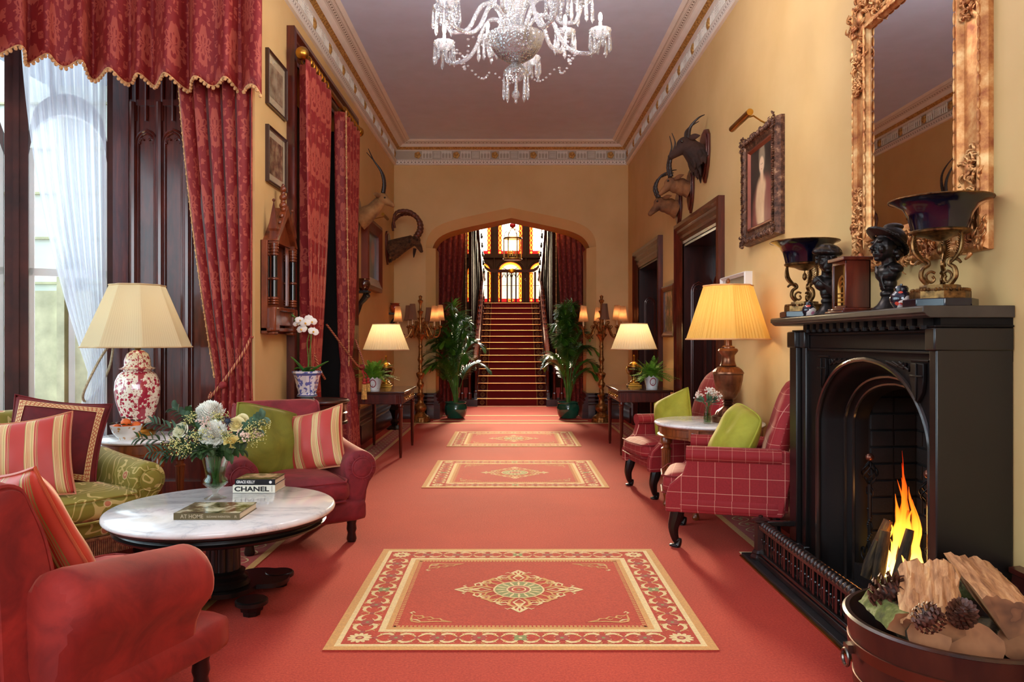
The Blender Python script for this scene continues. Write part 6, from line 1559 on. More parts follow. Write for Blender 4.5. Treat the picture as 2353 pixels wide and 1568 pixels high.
for yy, sg in ((OY + .49, 1), (OY - .50, -1)):
    b = MB()
    sh_ = [(-.052, 1.245), (.052, 1.245), (.052, 1.17), (.04, 1.12), (0, 1.075), (-.04, 1.12), (-.052, 1.17)]
    b.prism([(yy + y, z) for y, z in sh_], FX - .018, FX, 'x'); b.b2(FX - .024, FX - .018, yy - .005, yy + .005, 1.085, 1.245); b.b2(FX - .024, FX - .018, yy - .052, yy + .052, 1.185, 1.195); b.build('shield', BLACKOAK, fp, bevel=.003)
    b = MB()
    for q in range(3): b.tube([(FX - .004, yy - sg * (.075 + .03 * q), 1.245 - .005), (FX - .004, yy - sg * (.085 + .05 * q), 1.21 + .008 * q), (FX - .004, yy - sg * (.17 + .06 * q), 1.245)], .006, 6)
    b.tube([(FX - .003, yy - .07, 1.255), (FX - .003, yy + .07, 1.255)], .005, 6); b.build('spandrel_carving', BLACKOAK, fp)
b = MB(); x0 = 1.665
pr = [(x0 + .03, 1.435), (x0 + .012, 1.445), (x0 + .010, 1.452), (x0, 1.455), (x0, 1.478), (x0 + .008, 1.484), (XR - .002, 1.484), (XR - .002, 1.435)]
b.prism([(x, z) for x, z in pr], 3.075, 4.88, 'y'); b.build('shelf', SHELF, fp, smooth=20, bevel=.003)
BRK = mat('sooty_brick', rough=.85, f=lambda v: (lambda n: mixc(noise(v, 6, 3), n, (14, 10, 9)))(None) if False else ramp(noise(v, 8, 3), [(.3, (10, 7, 6)), (.7, (28, 17, 14))]), bump=.4, bs=60)
b = MB(); kb = .145
FBX = 2.24
b.poly([(FX + .22, OY + OH - kb, 0), (FBX, 4.20, 0), (FBX, 4.20, 1.2), (FX + .22, OY + OH - kb, 1.2)]); b.poly([(FX + .22, OY - OH + kb, 0), (FBX, 3.28, 0), (FBX, 3.28, 1.2), (FX + .22, OY - OH + kb, 1.2)])
b.poly([(FBX, 3.28, 0), (FBX, 4.20, 0), (FBX, 4.20, 1.2), (FBX, 3.28, 1.2)]); b.b2(FX + .24, FBX, 3.25, 4.22, 1.18, 1.2); b.b2(FX + .15, FBX, 3.25, 4.22, 0, .12)
b.build('firebox', BRK, fp, smooth=None)
b = MB(); z = .13; r = 0
while z < 1.12:
    for t in range(5):
        y = 3.30 + t * .185 + (.09 if r % 2 else 0); y1 = min(y + .172, 4.19)
        if y1 > y + .03: b.b2(FBX - .012, FBX + .01, y, y1, z, z + .078)
    P0, P1 = Vector((FX + .225, OY + OH - kb - .012)), Vector((FBX - .01, 4.19)); 
    for t in range(2):
        a = P0.lerp(P1, t * .5 + (.02 if r % 2 else 0)); c = P0.lerp(P1, t * .5 + .47)
        V = [(a.x, a.y - .012, z), (c.x, c.y - .012, z), (c.x, c.y - .012, z + .078), (a.x, a.y - .012, z + .078)]; b.poly(V)
        b.poly([V[3], V[2], (c.x, c.y + .01, z + .078), (a.x, a.y + .01, z + .078)]); b.poly([V[0], V[3], (a.x, a.y + .01, z + .078), (a.x, a.y + .01, z)])
    z += .091; r += 1
b.build('brick_lining', BRK, fp, bevel=.004)
b = MB(); b.b2(1.44, FX + .2, 3.05, 4.75, 0, .022); b.build('hearth_slab', SLATE, fp, bevel=.003)
# fender
fd = thing('fender', 'black pierced fender with gadrooned rail around the hearth', 'fender', (0, 0, .0225))
FE = mat('fender_black', (26, 20, 19), .26, coat=.5, var=.3)
fx = 1.515
b = MB(); b.b2(fx - .035, fx + .035, 3.23, 4.57, 0, .035); b.b2(fx - .025, fx + .025, 3.23, 4.57, .035, .055); b.b2(fx, FX - .02, 4.56, 4.60, 0, .055); b.build('base_rail', FE, fd, bevel=.006)
b = MB(); b.b2(fx - .025, fx + .025, 3.23, 4.57, .185, .205); b.b2(fx, FX - .02, 4.565, 4.595, .205, .235)
b.build('top_rail', FE, fd, bevel=.004)
b = MB(); y = 3.26
while y < 4.56:
    b.surf(lambda u, v: Vector((fx - .030 * cos(pi * u * 1.15 - .1), y + .020 * (v - .5) * 2 + .018 * (u - .5), .206 + .030 * sin(pi * u) * (1 - (2 * v - 1) ** 2 * .45))), 8, 6); y += .0415
b.build('gadroon_rail', FE, fd, smooth=50)
b = MB(); y = 3.25; i = 0
while y < 4.55:
    b.b2(fx - .008, fx + .008, y - .006, y + .006, .05, .19)
    if i % 3 == 0: b.b2(fx - .013, fx + .013, y - .014, y + .014, .05, .19)
    b.tube([(fx, y + .022 * (1 - cos(t)), .16 + .025 * sin(t)) for t in [k * pi / 6 for k in range(7)]], .005, 5)
    b.tube([(fx, y + .008 + .014 * (1 - cos(t)), .09 + .02 * sin(t)) for t in [k * pi / 4 for k in range(9)]], .005, 5); b.ball((fx - .006, y + .022, .125), .008, 6, 4)
    y += .0444; i += 1
b.build('pierced_arcade', FE, fd)
for y in (3.185, 4.61):
    b = MB(); b.lathe([(.062, 0), (.064, .015), (.05, .03), (.054, .04), (.042, .055)], 8); b.lathe([(.040, .05), (.040, .22)], 8); b.lathe([(.045, .22), (.056, .228), (.056, .238), (.03, .25), (.014, .254), (.014, .262), (0, .266)], 8); b.build('post', FE, fd, smooth=20, loc=(fx, y, 0))
# burning logs and flames
BARK = mat('log_bark', rough=.9, f=lambda v: ramp(noise(v, 16, 5), [(.35, (28, 20, 12)), (.55, (70, 52, 30)), (.7, (96, 84, 42))]), bump=.9, bs=26, stretch=(2, 2, .5), bdist=.01)
fire = thing('fire', 'orange flames leaping from the logs in the hearth', 'fire', (1.985, 3.86, .13))
def flame_mat():
    m = bpy.data.materials.new('flame'); m.use_nodes = True; TR[0] = m.node_tree; nt = m.node_tree; nt.nodes.remove(nt.nodes['Principled BSDF']); out = nt.nodes['Material Output']
    _, _, z = xyz(coords('Object')); c = ramp(z * 1.7, [(0, (255, 214, 120)), (.3, (255, 160, 50)), (.6, (255, 104, 20)), (1, (210, 44, 8))])
    e = nd('ShaderNodeEmission'); nt.links.new(c, e.inputs[0]); n_ = noise(coords('Object', (14, 14, 4)), 1, 3)
    inp(e.inputs[1], clampx(1.0 - z * 1.5) * 5 + 1.1)
    t = nd('ShaderNodeBsdfTransparent'); lw = nd('ShaderNodeLayerWeight'); lw.inputs[0].default_value = .45
    f_ = X(lw.outputs['Facing']); a = clampx((1 - f_ * 1.25) * (.35 + n_ * 1.2) * (1.25 - z * 1.2))
    mi = nd('ShaderNodeMixShader'); inp(mi.inputs[0], a); nt.links.new(t.outputs[0], mi.inputs[1]); nt.links.new(e.outputs[0], mi.inputs[2]); nt.links.new(mi.outputs[0], out.inputs[0]); return m
FL = flame_mat(); rn = random.Random(6)
for k, (dx, dy, h, w) in enumerate(((0, -.02, .56, .046), (.0, .04, .40, .044), (.0, -.09, .46, .040), (-.02, .10, .26, .024), (.02, -.05, .36, .038), (.0, -.13, .30, .024), (-.05, .05, .16, .03), (-.06, -.02, .2, .03), (.0, .02, .47, .026), (-.03, -.07, .50, .022), (-.05, .12, .14, .018), (-.06, -.12, .17, .02), (.0, -.01, .62, .014), (.01, -.11, .40, .014))):
    b = MB(); ph_ = rn.uniform(0, 6); N = 16; dy *= 1.35; w *= 1.2; h *= 1.06
    P = [(dx + .015 * sin(ph_ + i * .45) * (i / N), dy + (.028 * sin(ph_ * 2 + i * .6)) * (i / N) - dy * .25 * i / N, h * i / N) for i in range(N + 1)]
    R = [w * (sin(pi * (.20 + .80 * i / N)) ** .9) * (1 + .22 * sin(i * 1.7 + ph_)) * (1 - .55 * (i / N) ** 1.2) + .001 for i in range(N + 1)]
    b.tube(P, R, 10, flat=.6); b.build('flame', FL, fire, smooth=180)
for x, y, z, e in ((-.06, 0, .10, 1.6), (-.06, -.03, .32, 1.0)): point('fire_light', (x, y, z), e, (1, .42, .12), .07, fire)
EMB = mat('ember', (255, 96, 20), .8, emit=(255, 96, 20), es=4)
for k, (dx, dy, a, t, L) in enumerate(((-.12, .13, .9, .42, .30), (-.14, -.02, -.5, .30, .26), (-.10, -.14, 2.6, .4, .30), (-.03, .0, 1.8, .25, .36), (-.16, .05, .2, .55, .20))):
    o = thing('burning_log', ['charred log leaning deepest into the grate', 'bark-covered log leaning across the front of the flames', 'log tilted toward the near andiron', 'upright log in the heart of the fire', 'short log at the foot of the flames'][k], 'log', (1.985 + dx, 3.86 + dy, .125), 0, 'logs burning on the hearth'); o.rotation_euler = (t * sin(a), t * cos(a) * .6, a)
    b = MB(); b.lathe([(.0, 0), (.026, .0), (.030, .06), (.028, L * .6), (.024, L), (0, L)], 12, rf=lambda q, j: 1 + .12 * sin(3 * q + j * 4) + .06 * sin(7 * q), caps=False); b.build('log_body', BARK, o, smooth=50)
def andiron(label, x, y):
    o = thing('andiron', label, 'andiron', (x, y, .12), 0, 'andirons in the hearth')
    b = MB(); b.tube([(0, 0, .02), (0, 0, .46)], .011, 8)
    for k in range(18): a = k * .9; b.ball((.006 * cos(a), .006 * sin(a), .12 + k * .012), .010, 6, 4)
    b.build('shaft', IRON, o)
    b = MB()
    for k in range(6): b.tube([(.040 * sin(pi * t) * cos(k * pi / 3 + t * 3), .040 * sin(pi * t) * sin(k * pi / 3 + t * 3), .45 + .13 * t) for t in [q / 12 for q in range(13)]], .0042, 5)
    b.build('basket_twist', IRON, o)
    b = MB(); b.ball((0, 0, .60), .022, 12, 8); b.build('finial', mat('copper_ball', (110, 70, 56), .3, .8), o)
    b = MB()
    for s in (-1, 1):
        b.tube(smoothpts([(0, 0, .16), (0, s * .04, .10), (0, s * .05, .04), (0, s * .085, .05), (0, s * .09, .09), (0, s * .065, .10), (0, s * .06, .075)], 5), .0065, 6)
        b.tube(smoothpts([(0, 0, .42), (0, s * .03, .40), (0, s * .035, .43), (0, s * .018, .44)], 4), .004, 5); b.tube(smoothpts([(0, s * .0, .26), (0, s * .028, .24), (0, s * .02, .215)], 4), .004, 5)
    b.b2(-.012, .22, -.01, .01, .02, .04); b.tube([(0, -.055, 0), (0, -.055, .05)], .008, 6); b.tube([(0, .055, 0), (0, .055, .05)], .008, 6); b.build('scroll_foot', IRON, o); return o
andiron('wrought iron andiron with twisted basket, clear of the flames', 1.915, 4.06); andiron('wrought iron andiron with twisted basket, half hidden by the near jamb', 1.95, 3.55)
# ---- log tub
tb = thing('log_tub', 'round dark wooden tub of firewood with metal hoops', 'tub', (1.615, 2.745, 0))
TUB = mat('tub_stave_wood', rough=.35, coat=.4, f=lambda v: ramp(noise(v, 4, 4), [(.3, (30, 14, 10)), (.7, (62, 30, 19))]), stretch=(3, 3, 1))
b = MB(); b.lathe([(0, .01), (.30, .0), (.335, .02), (.375, .33), (.385, .335), (.375, .342), (.36, .342), (.355, .33), (.32, .05), (0, .04)], 72, caps=False); b.build('tub_body', TUB, tb, smooth=35)
for z in (.09, .225): b = MB(); r = .335 + (z - .02) / .31 * .04; b.lathe([(r + .001, z - .022), (r + .005, z - .02), (r + .0075, z + .02), (r + .004, z + .022)], 72, caps=False); b.build('hoop', mat('hoop_copper', (96, 50, 34), .35, .7), tb)
b = MB(); b.tube([(-.385 + .0, .05 + .028 * cos(t), .18 + .03 * sin(t)) for t in [k * pi / 8 for k in range(17)]], .006, 6); b.b2(-.385, -.36, .03, .07, .20, .23); b.build('ring_handle', mat('steel_handle', (120, 112, 104), .3, 1), tb)
SPLIT = mat('split_wood', rough=.75, f=lambda v: ramp(noise(v, 5, 6, .65), [(.3, (120, 74, 44)), (.5, (186, 132, 88)), (.7, (226, 178, 124))]), stretch=(7, 7, .7), bump=.5, bs=9, bdist=.008)
ENDW = mat('log_end', rough=.8, f=lambda v: ramp(fr(noise(v, 6, 3) * 3), [(0, (92, 56, 34)), (.5, (150, 98, 62)), (1, (110, 68, 42))]), bump=.3, bs=30)
MOSS = mat('mossy_bark', rough=.95, f=lambda v: ramp(noise(v, 13, 5), [(.34, (50, 54, 22)), (.5, (92, 98, 40)), (.62, (140, 138, 88)), (.7, (70, 54, 32))]), bump=.7, bs=40, bdist=.006)
def firelog(label, loc, rot, L, R, ang=(0, 360), ms=None, jag=.0):
    o = thing('firewood_log', label, 'log', loc, 0, 'firewood in the tub'); o.rotation_euler = rot; b = MB(); rn_ = random.Random(int(L * 1e4 + R * 1e3)); n_ = 20
    full = ang[1] - ang[0] >= 359
    A = [radians(ang[0] + (ang[1] - ang[0]) * i / n_) for i in range(n_ + (0 if full else 1))]
    out = [(R * (1 + .06 * sin(3 * a + 1) + .04 * sin(7 * a)) * cos(a), R * (1 + .06 * sin(3 * a + 1) + .04 * sin(7 * a)) * sin(a)) for a in A]
    if not full: out += [(0 + .004, -.003)]
    N = 9; rows = []
    for i in range(N + 1):
        t = i / N; rows.append([b.v((x * (1 + jag * .2 * rn_.uniform(-1, 1)), y * (1 + jag * .2 * rn_.uniform(-1, 1)), (t - .5) * L + (jag * .1 * rn_.uniform(-1, 1) * L if i in (0, N) else 0))) for x, y in out])
    m = len(out)
    for r0, r1 in zip(rows, rows[1:]):
        for k in range(m):
            b.mi = 1 if (not full and k >= m - 2) else 0; b.f([r0[k], r0[(k + 1) % m], r1[(k + 1) % m], r1[k]])
    b.mi = 2; b.f(rows[0][::-1]); b.f(rows[-1]); b.build('log_body', ms or [BARK, SPLIT, ENDW], o, smooth=40); return o
D = radians
def log2(label, p0, p1, roll, R, ang=(0, 360), ms=None, jag=.0):
    p0, p1 = Vector(p0), Vector(p1); d = p1 - p0; o = firelog(label, (p0 + p1) / 2, (0, 0, 0), d.length, R, ang, ms, jag)
    o.rotation_euler = (d.to_track_quat('Z', 'Y') @ Quaternion((0, 0, 1), radians(roll))).to_euler(); return o
log2('split log with pale grain standing out at the middle of the tub', (1.43, 2.60, .27), (1.56, 2.86, .40), 0, .15, (50, 130), [SPLIT, SPLIT, ENDW], .35)
log2('large pale split log with a knot, topmost against the wall side of the tub', (1.78, 2.98, .37), (1.66, 2.55, .345), 0, .14, (25, 120), [SPLIT, SPLIT, ENDW], .25)
log2('mossy green log leaning at the fender edge of the tub', (1.42, 2.90, .31), (1.375, 2.60, .32), 0, .09, (20, 160), [MOSS, SPLIT, ENDW], .2)
log2('round-cut log showing a cracked end in the middle of the tub', (1.48, 2.80, .24), (1.40, 2.55, .34), 0, .066, ms=[BARK, BARK, ENDW])
log2('thick round-cut log low at the near side of the tub', (1.62, 2.80, .20), (1.54, 2.53, .32), 0, .088, ms=[BARK, BARK, ENDW])
log2('dark log wedged against the wall in the tub', (1.80, 2.86, .24), (1.72, 2.58, .32), 0, .062, ms=[BARK, BARK, ENDW])
log2('lichen-covered log end sticking up by the skirting', (1.80, 3.02, .36), (1.87, 2.90, .385), 0, .042, ms=[MOSS, MOSS, ENDW])
log2('moss-covered log lying closest to the flames', (1.47, 3.00, .36), (1.62, 2.98, .37), 0, .045, ms=[MOSS, MOSS, MOSS])
CONE = mat('pine_cone_scale', rough=.5, f=lambda v: ramp(noise(v, 30, 3), [(.3, (40, 20, 14)), (.7, (110, 62, 44))]))
def cone_mesh():
    b = MB(); b.ball((0, 0, 0), (.026, .026, .045), 10, 8)
    for k in range(90):
        t = (k + .5) / 90; z = -.046 + .092 * t; r = .046 * sqrt(max(.02, 1 - (2 * t - 1) ** 2)) + .004; a = k * 2.39996; d = Vector((cos(a), sin(a), .55 * (t - .25))).normalized(); s = Vector((-sin(a), cos(a), 0)); w = .0085
        p = Vector((0, 0, z)) + Vector((cos(a), sin(a), 0)) * r * .45; q = Vector((0, 0, z)) + d * r
        V = [b.v(p - s * w * .4), b.v(p + s * w * .4), b.v(q + s * w + Vector((0, 0, .002))), b.v(q + d * .006 + Vector((0, 0, .005))), b.v(q - s * w + Vector((0, 0, .002)))]; b.f(V)
        V2 = [b.v(q - s * w - Vector((0, 0, .004))), b.v(q + s * w - Vector((0, 0, .004)))]; b.f([V[4], V[3], V[2], V2[1], V2[0]])
    return b
pc0 = None
for l, loc, rot, s in (('open pine cone tucked beside the mossy log at the fender side', (1.385, 2.79, .415), (.9, .3, .4), 1.35), ('dark pine cone resting on the round-cut log', (1.335, 2.44, .45), (.3, .9, 0), .92), ('dark pine cone below the large pale split log', (1.475, 2.49, .445), (.4, -.5, .7), .9), ('pine cone standing highest nearest the fire', (1.66, 2.95, .43), (.2, .3, 1), 1.05)):
    if pc0 is None: pc0 = o = cone_mesh().build('pine_cone', CONE, smooth=40)
    else: o = pc0.copy(); COL.objects.link(o)
    o.location = loc; o.rotation_euler = rot; o.scale = (s, s, s); tag(o, l, 'pine cone', 'pine cones in the log tub')
# ---- mantel: urns, busts, clock, ginger jars
ZM = 1.4845
COB = mat('cobalt_porcelain', (5, 6, 24), .14, coat=.5, var=.1); ORM = mat('ormolu', rough=.35, metal=.85, f=lambda v: ramp(noise(v, 40, 4), [(.3, (52, 34, 20)), (.7, (146, 106, 60))]))
def urn(label, x, y):
    o = thing('urn', label, 'urn', (x, y, ZM), 0, 'cobalt urns on the mantelpiece')
    b = MB(); b.prism([(.10 * 1.45 * cos(t), .10 * 1.45 * sin(t)) for t in [pi / 8 + k * pi / 4 for k in range(8)]], 0, .035); b.build('plinth', COB, o, bevel=.004, smooth=20)
    b = MB(); b.prism([(.118 * cos(t), .118 * sin(t)) for t in [pi / 8 + k * pi / 4 for k in range(8)]], .036, .066); b.lathe([(.118, .066), (.112, .074), (.08, .078), (.078, .095), (0, .097)], 8, caps=False, a0=pi / 8)
    for k in range(8):
        for q in range(5): a = pi / 8 + k * pi / 4 + (q - 2) * .13; b.ball((.108 * cos(a), .108 * sin(a), .072), .009, 6, 4)
    b.build('ormolu_base', ORM, o, smooth=30)
    for k in range(3):
        a = -pi / 2 + .35 + k * 2 * pi / 3; b = MB()
        def T(r, z): return (r * cos(a), r * sin(a), z)
        b.tube([T(p.x, p.y) for p in smoothpts([(.03, .135), (.022, .12), (.035, .108), (.052, .118), (.055, .14), (.038, .155), (.02, .148)], 5)], .006, 8)
        b.tube([T(p.x, p.y) for p in smoothpts([(.05, .10), (.075, .13), (.07, .165), (.045, .185), (.055, .205), (.085, .20), (.10, .185)], 5)], [.012 - .006 * i / 30 for i in range(31)], 8)
        b.tube([T(p.x, p.y) for p in smoothpts([(.045, .185), (.075, .21), (.098, .24), (.105, .275), (.102, .31)], 5)], smooth1([.009, .016, .020, .018, .010], 5), 10, flat=.5)
        for q in range(9):
            z = .215 + q * .010
            for s in (-1, 1): pz = T(.092 + .012 * sin(q / 9 * 2), z); b.tube([pz, (pz[0] - sin(a) * s * .02, pz[1] + cos(a) * s * .02, z + .012)], [.004, .002], 5)
        b.ball(T(.10, .32), .013, 10, 6); b.build('scroll_leg', ORM, o)
    b = MB(); b.lathe([(0, .225), (.008, .23), (.014, .242), (.012, .262), (.004, .275), (.004, .285), (.03, .29), (.06, .305), (.11, .315), (.118, .320), (.120, .327), (.114, .332)], 40, caps=False); b.build('ormolu_collar', ORM, o)
    b = MB(); b.lathe([(0, .325), (.112, .331), (.118, .36), (.126, .395), (.146, .43), (.182, .453), (.200, .460), (.198, .464), (.180, .460), (.142, .438), (.12, .40), (.106, .35), (0, .345)], 64, caps=False); b.build('bowl', COB, o, smooth=60)
    b = MB(); b.tube([(.201 * cos(t), .201 * sin(t), .462) for t in [k * 2 * pi / 64 for k in range(65)]], .0035, 6); b.build('gilt_rim', ORM, o); return o
_u = urn('large cobalt urn on ormolu scroll legs in front of the mirror, nearest of the pair', 1.85, 3.28)
urn('cobalt urn on ormolu scroll legs at the far end of the mantelpiece', 1.80, 4.66)
def blob(name, parts, m, parent, vox=.005, sm=4, bumpy=0):
    """one continuous body: overlapping masses fused into a single skin"""
    b = MB()
    for p in parts:
        if p[0] == 's':
            q = MB.__new__(MB); n0 = len(b.bm.verts); b.ball((0, 0, 0), p[2], 16, 10); b.bm.verts.ensure_lookup_table()
            R = Matrix.Rotation(p[3][2], 3, 'Z') @ Matrix.Rotation(p[3][1], 3, 'Y') @ Matrix.Rotation(p[3][0], 3, 'X') if len(p) > 3 else Matrix.Identity(3)
            for v in list(b.bm.verts)[n0:]: v.co = R @ v.co + Vector(p[1])
        else: b.tube(p[1], p[2], 14)
    o = b.build(name, m, parent, smooth=180)
    r = o.modifiers.new('fuse', 'REMESH'); r.mode = 'VOXEL'; r.voxel_size = vox; r.use_smooth_shade = True
    if sm: s = o.modifiers.new('soften', 'SMOOTH'); s.iterations = sm; s.factor = .6
    if bumpy: wobble(o, bumpy, .02)
    return o
def bust(label, x, y, rz, hat):
    o = thing('bust', label, 'bust', (x, y, ZM), rz, 'bronze busts on the mantelpiece')
    b = MB(); b.lathe([(.072, 0), (.074, .01), (.066, .018), (.05, .03), (.034, .055), (.03, .07), (.036, .078), (.036, .09), (.028, .098), (.036, .108), (.034, .12)], 40); b.build('socle', BRONZE, o, smooth=50)
    K = 1.34; hy, hz = -.012, .312
    def h(x, y, z): return (x * K, hy + y * K, hz + z * K)
    def hs(x, y, z, *r): return ('s', h(x, y, z), tuple(q * K for q in r))
    P = [('s', (0, 0, .135), (.042, .040, .045)), ('s', (0, .0, .18), (.072, .052, .045)), ('s', (-.05, .004, .205), (.038, .036, .024), (0, -.45, 0)), ('s', (.05, .004, .205), (.038, .036, .024), (0, .45, 0)),
         ('t', [(0, .01, .19), (0, .006, .23), (0, -.004, .27)], [.045, .034, .034]),
         hs(0, 0, 0, .040, .047, .050), hs(0, -.020, -.022, .027, .025, .031), hs(0, -.034, -.044, .012, .011, .009),
         ('t', [h(0, -.043, .010), h(0, -.057, -.008), h(0, -.047, -.014)], [.006, .011, .008]), hs(0, -.044, -.027, .012, .007, .004), hs(0, -.043, -.034, .010, .006, .004),
         hs(-.018, -.038, .017, .014, .008, .005), hs(.018, -.038, .017, .014, .008, .005), hs(-.024, -.032, -.012, .011, .011, .013), hs(.024, -.032, -.012, .011, .011, .013)]
    for k in range(9): P.append(('t', [(-.066 + k * .012, -.020 - .012 * sin(k), .225 - k * .003), (-.03 + k * .006, -.048, .19 - k * .004), (.0 + k * .004, -.040, .135 - .004 * k)], .0045))
    for k in range(30): a = k * 2.39; P.append(hs(.040 * cos(a), .012 + .036 * abs(sin(a)), .034 - .075 * ((k * .37) % 1), .011, .011, .010))
    blob('bust_body', P, BRONZE, o, .0032, 2)
    Q = []
    if hat == 'cap':
        Q += [('s', h(0, .006, .040), (.082, .088, .030), (.10, .16, 0)), ('s', h(.010, .016, .052), (.064, .07, .030), (0, .25, 0)), ('s', h(-.035, -.02, .038), (.04, .04, .02))]
        for k in range(9): a = k * .7; Q.append(('t', [h(.055 * cos(a), .055 * sin(a), .040), h(.02 * cos(a), .02 * sin(a), .068)], .006))
    else:
        Q += [('s', h(0, .024, .030), (.062, .074, .060), (-.5, 0, 0)), ('s', h(0, .03, .072), (.04, .05, .02))]
        for k in range(44):
            t = k * 2 * pi / 44; Q.append(('t', [h(.044 * cos(t), .008 + .046 * sin(t), .026 - .016 * sin(t)), h(.064 * cos(t), .006 + .070 * sin(t), .018 - .050 * sin(t) + .008 * abs(cos(t)))], .008))
    blob('hat', Q, BRONZE, o, .004, 2); return o
bust('bronze bust of a youth in a flat cap, turned to face the room', 1.815, 4.36, radians(-18), 'cap')
bust('bronze bust in a brimmed bonnet, in profile before the mirror', 1.83, 3.69, radians(-82), 'bonnet')
ck = thing('mantel_clock', 'mahogany cased clock with gilt gothic arch behind glass', 'clock', (1.80, 4.02, ZM), radians(-90)); ck.scale = (1.12, 1.15, 1.12)
b = MB(); b.b2(-.098, .098, -.085, .07, 0, .012); b.b2(-.088, .088, -.075, .065, .012, .024); b.build('base', MAHOG, ck, bevel=.004)
b = MB(); b.b2(-.075, -.063, -.06, .055, .024, .245); b.b2(.063, .075, -.06, .055, .024, .245); b.b2(-.075, .075, .045, .055, .024, .245); b.b2(-.075, .075, -.06, -.05, .024, .036); b.b2(-.075, .075, -.06, -.05, .228, .245); b.b2(-.086, .086, -.075, .062, .245, .262); b.build('case', MAHOG, ck, bevel=.003)
b = MB(); b.b2(-.063, .063, -.05, .045, .232, .234); b.b2(-.062, .062, -.012, -.009, .03, .23); b.build('back_plate', mat('clock_gilt', (206, 148, 66), .4, .3), ck, smooth=None)
b = MB(); b.poly([(-.063, -.055, .036), (.063, -.055, .036), (.063, -.055, .228), (-.063, -.055, .228)]); b.build('glass_front', clear_mat('clock_glass', (240, 240, 236), .15), ck)
b = MB(); GP = mat('bright_gilt', (226, 164, 84), .3, .6)
for k, r in ((.040, .005), (.030, .004), (.020, .003)): b.tube([(x, -.042, .04 + z) for x, z in lancet_pts(k * 2, .085 - (.04 - k))], r, 6)
for z in (.055, .075, .095): b.tube([(-.035, -.045, z), (.035, -.045, z)], .004, 6)
b.build('movement', GP, ck)
FLJ = mat('imari_porcelain', rough=.12, coat=.8, f=lambda v: mixc(voro(v, 24) < .34, mixc(noise(v, 7, 2) > .5, (20, 20, 34), (226, 206, 196)), mixc(noise(v, 18, 2) > .52, (200, 70, 50), (214, 130, 150))))
def gj(label, x, y, s):
    o = thing('ginger_jar', label, 'jar', (x, y, ZM), 0, 'small ginger jars on the mantelpiece')
    b = MB(); b.lathe([(.026 * s, 0), (.03 * s, .004 * s), (.045 * s, .025 * s), (.05 * s, .045 * s), (.045 * s, .066 * s), (.028 * s, .08 * s), (.026 * s, .086 * s)], 32); b.build('jar_body', FLJ, o, smooth=60)
    b = MB(); b.lathe([(.030 * s, .082 * s), (.031 * s, .094 * s), (.024 * s, .104 * s), (.006 * s, .108 * s), (.006 * s, .114 * s), (0, .116 * s)], 24); b.build('lid', mat('jar_lid_black', (20, 20, 26), .15, coat=.8), o); return o
gj('round flowered ginger jar between the bonneted bust and the near urn', 1.755, 3.42, .98); gj('small flowered ginger jar before the capped bust', 1.745, 4.45, .80)
# ---- mirror
def rect_frame(b, x, sx, y0, y1, z0, z1, prof):
    """prof: (inward distance from outer edge, projection)"""
    for (a, da), (c, dc) in zip(prof, prof[1:]):
        A = [(x + sx * da, y0 + a, z0 + a), (x + sx * da, y1 - a, z0 + a), (x + sx * da, y1 - a, z1 - a), (x + sx * da, y0 + a, z1 - a)]
        B_ = [(x + sx * dc, y0 + c, z0 + c), (x + sx * dc, y1 - c, z0 + c), (x + sx * dc, y1 - c, z1 - c), (x + sx * dc, y0 + c, z1 - c)]
        for i in range(4): j = (i + 1) % 4; b.poly([A[i], A[j], B_[j], B_[i]])
mr = thing('wall_mirror', 'tall mirror in a wide worn-gilt carved frame above the mantelpiece', 'mirror')
my0, my1, mz0, mz1 = 3.215, 4.45, 1.73, 3.28; MIRR = mat('mirror_silver', (236, 236, 236), .01, 1, var=0)
b = MB(); rect_frame(b, XR, -1, my0, my1, mz0, mz1, [(0, 0), (0, .022), (.02, .05), (.035, .052), (.045, .035), (.15, .035), (.165, .06), (.18, .058), (.20, .04), (.205, .028)]); b.build('frame', GILTRED, mr, smooth=30)
b = MB(); b.poly([(XR - .034, my0 + .2, mz0 + .14), (XR - .034, my1 - .2, mz0 + .14), (XR - .034, my1 - .2, mz1 - .2), (XR - .034, my0 + .2, mz1 - .2)]); b.build('mirror_glass', MIRR, mr, smooth=None)
def edge_beads(b, x, y0, y1, z0, z1, st, r, sx=-1):
    n_ = int((z1 - z0) / st)
    for i in range(n_ + 1):
        for y in (y0, y1): b.ball((x, y, z0 + i * st), (r * .8, r, st * .52), 6, 5)
    n_ = int((y1 - y0) / st)
    for i in range(n_ + 1):
        for z in (z0, z1): b.ball((x, y0 + i * st, z), (r * .8, st * .52, r), 6, 5)
b = MB(); edge_beads(b, XR - .05, my0 + .022, my1 - .022, mz0 + .022, mz1 - .022, .05, .010); b.build('carved_edge', GILTRED, mr); b = MB(); edge_beads(b, XR - .06, my0 + .185, my1 - .185, mz0 + .185 * .8, mz1 - .185, .06, .008); b.build('carved_edge', GILTRED, mr)
def acanthus(b, x, cy, cz, R, seed, sx=-1, n=16, th=.012):
    rn_ = random.Random(seed)
    for k in range(n):
        a = rn_.uniform(0, 6.28); r = R * rn_.uniform(.15, 1); p = Vector((x, cy + r * cos(a), cz + r * sin(a))); t = rn_.uniform(.6, 1.6) * rn_.choice((-1, 1)); q = R * rn_.uniform(.25, .5)
        P = [p + Vector((sx * .010 * sin(i / 6 * pi), q * (i / 6) * cos(a + t * i / 6), q * (i / 6) * sin(a + t * i / 6))) for i in range(7)]
        b.tube(P, [th * (1 - .75 * i / 6) for i in range(7)], 6)
    b.ball((x, cy, cz), (th * 1.4, R * .28, R * .28), 10, 6)
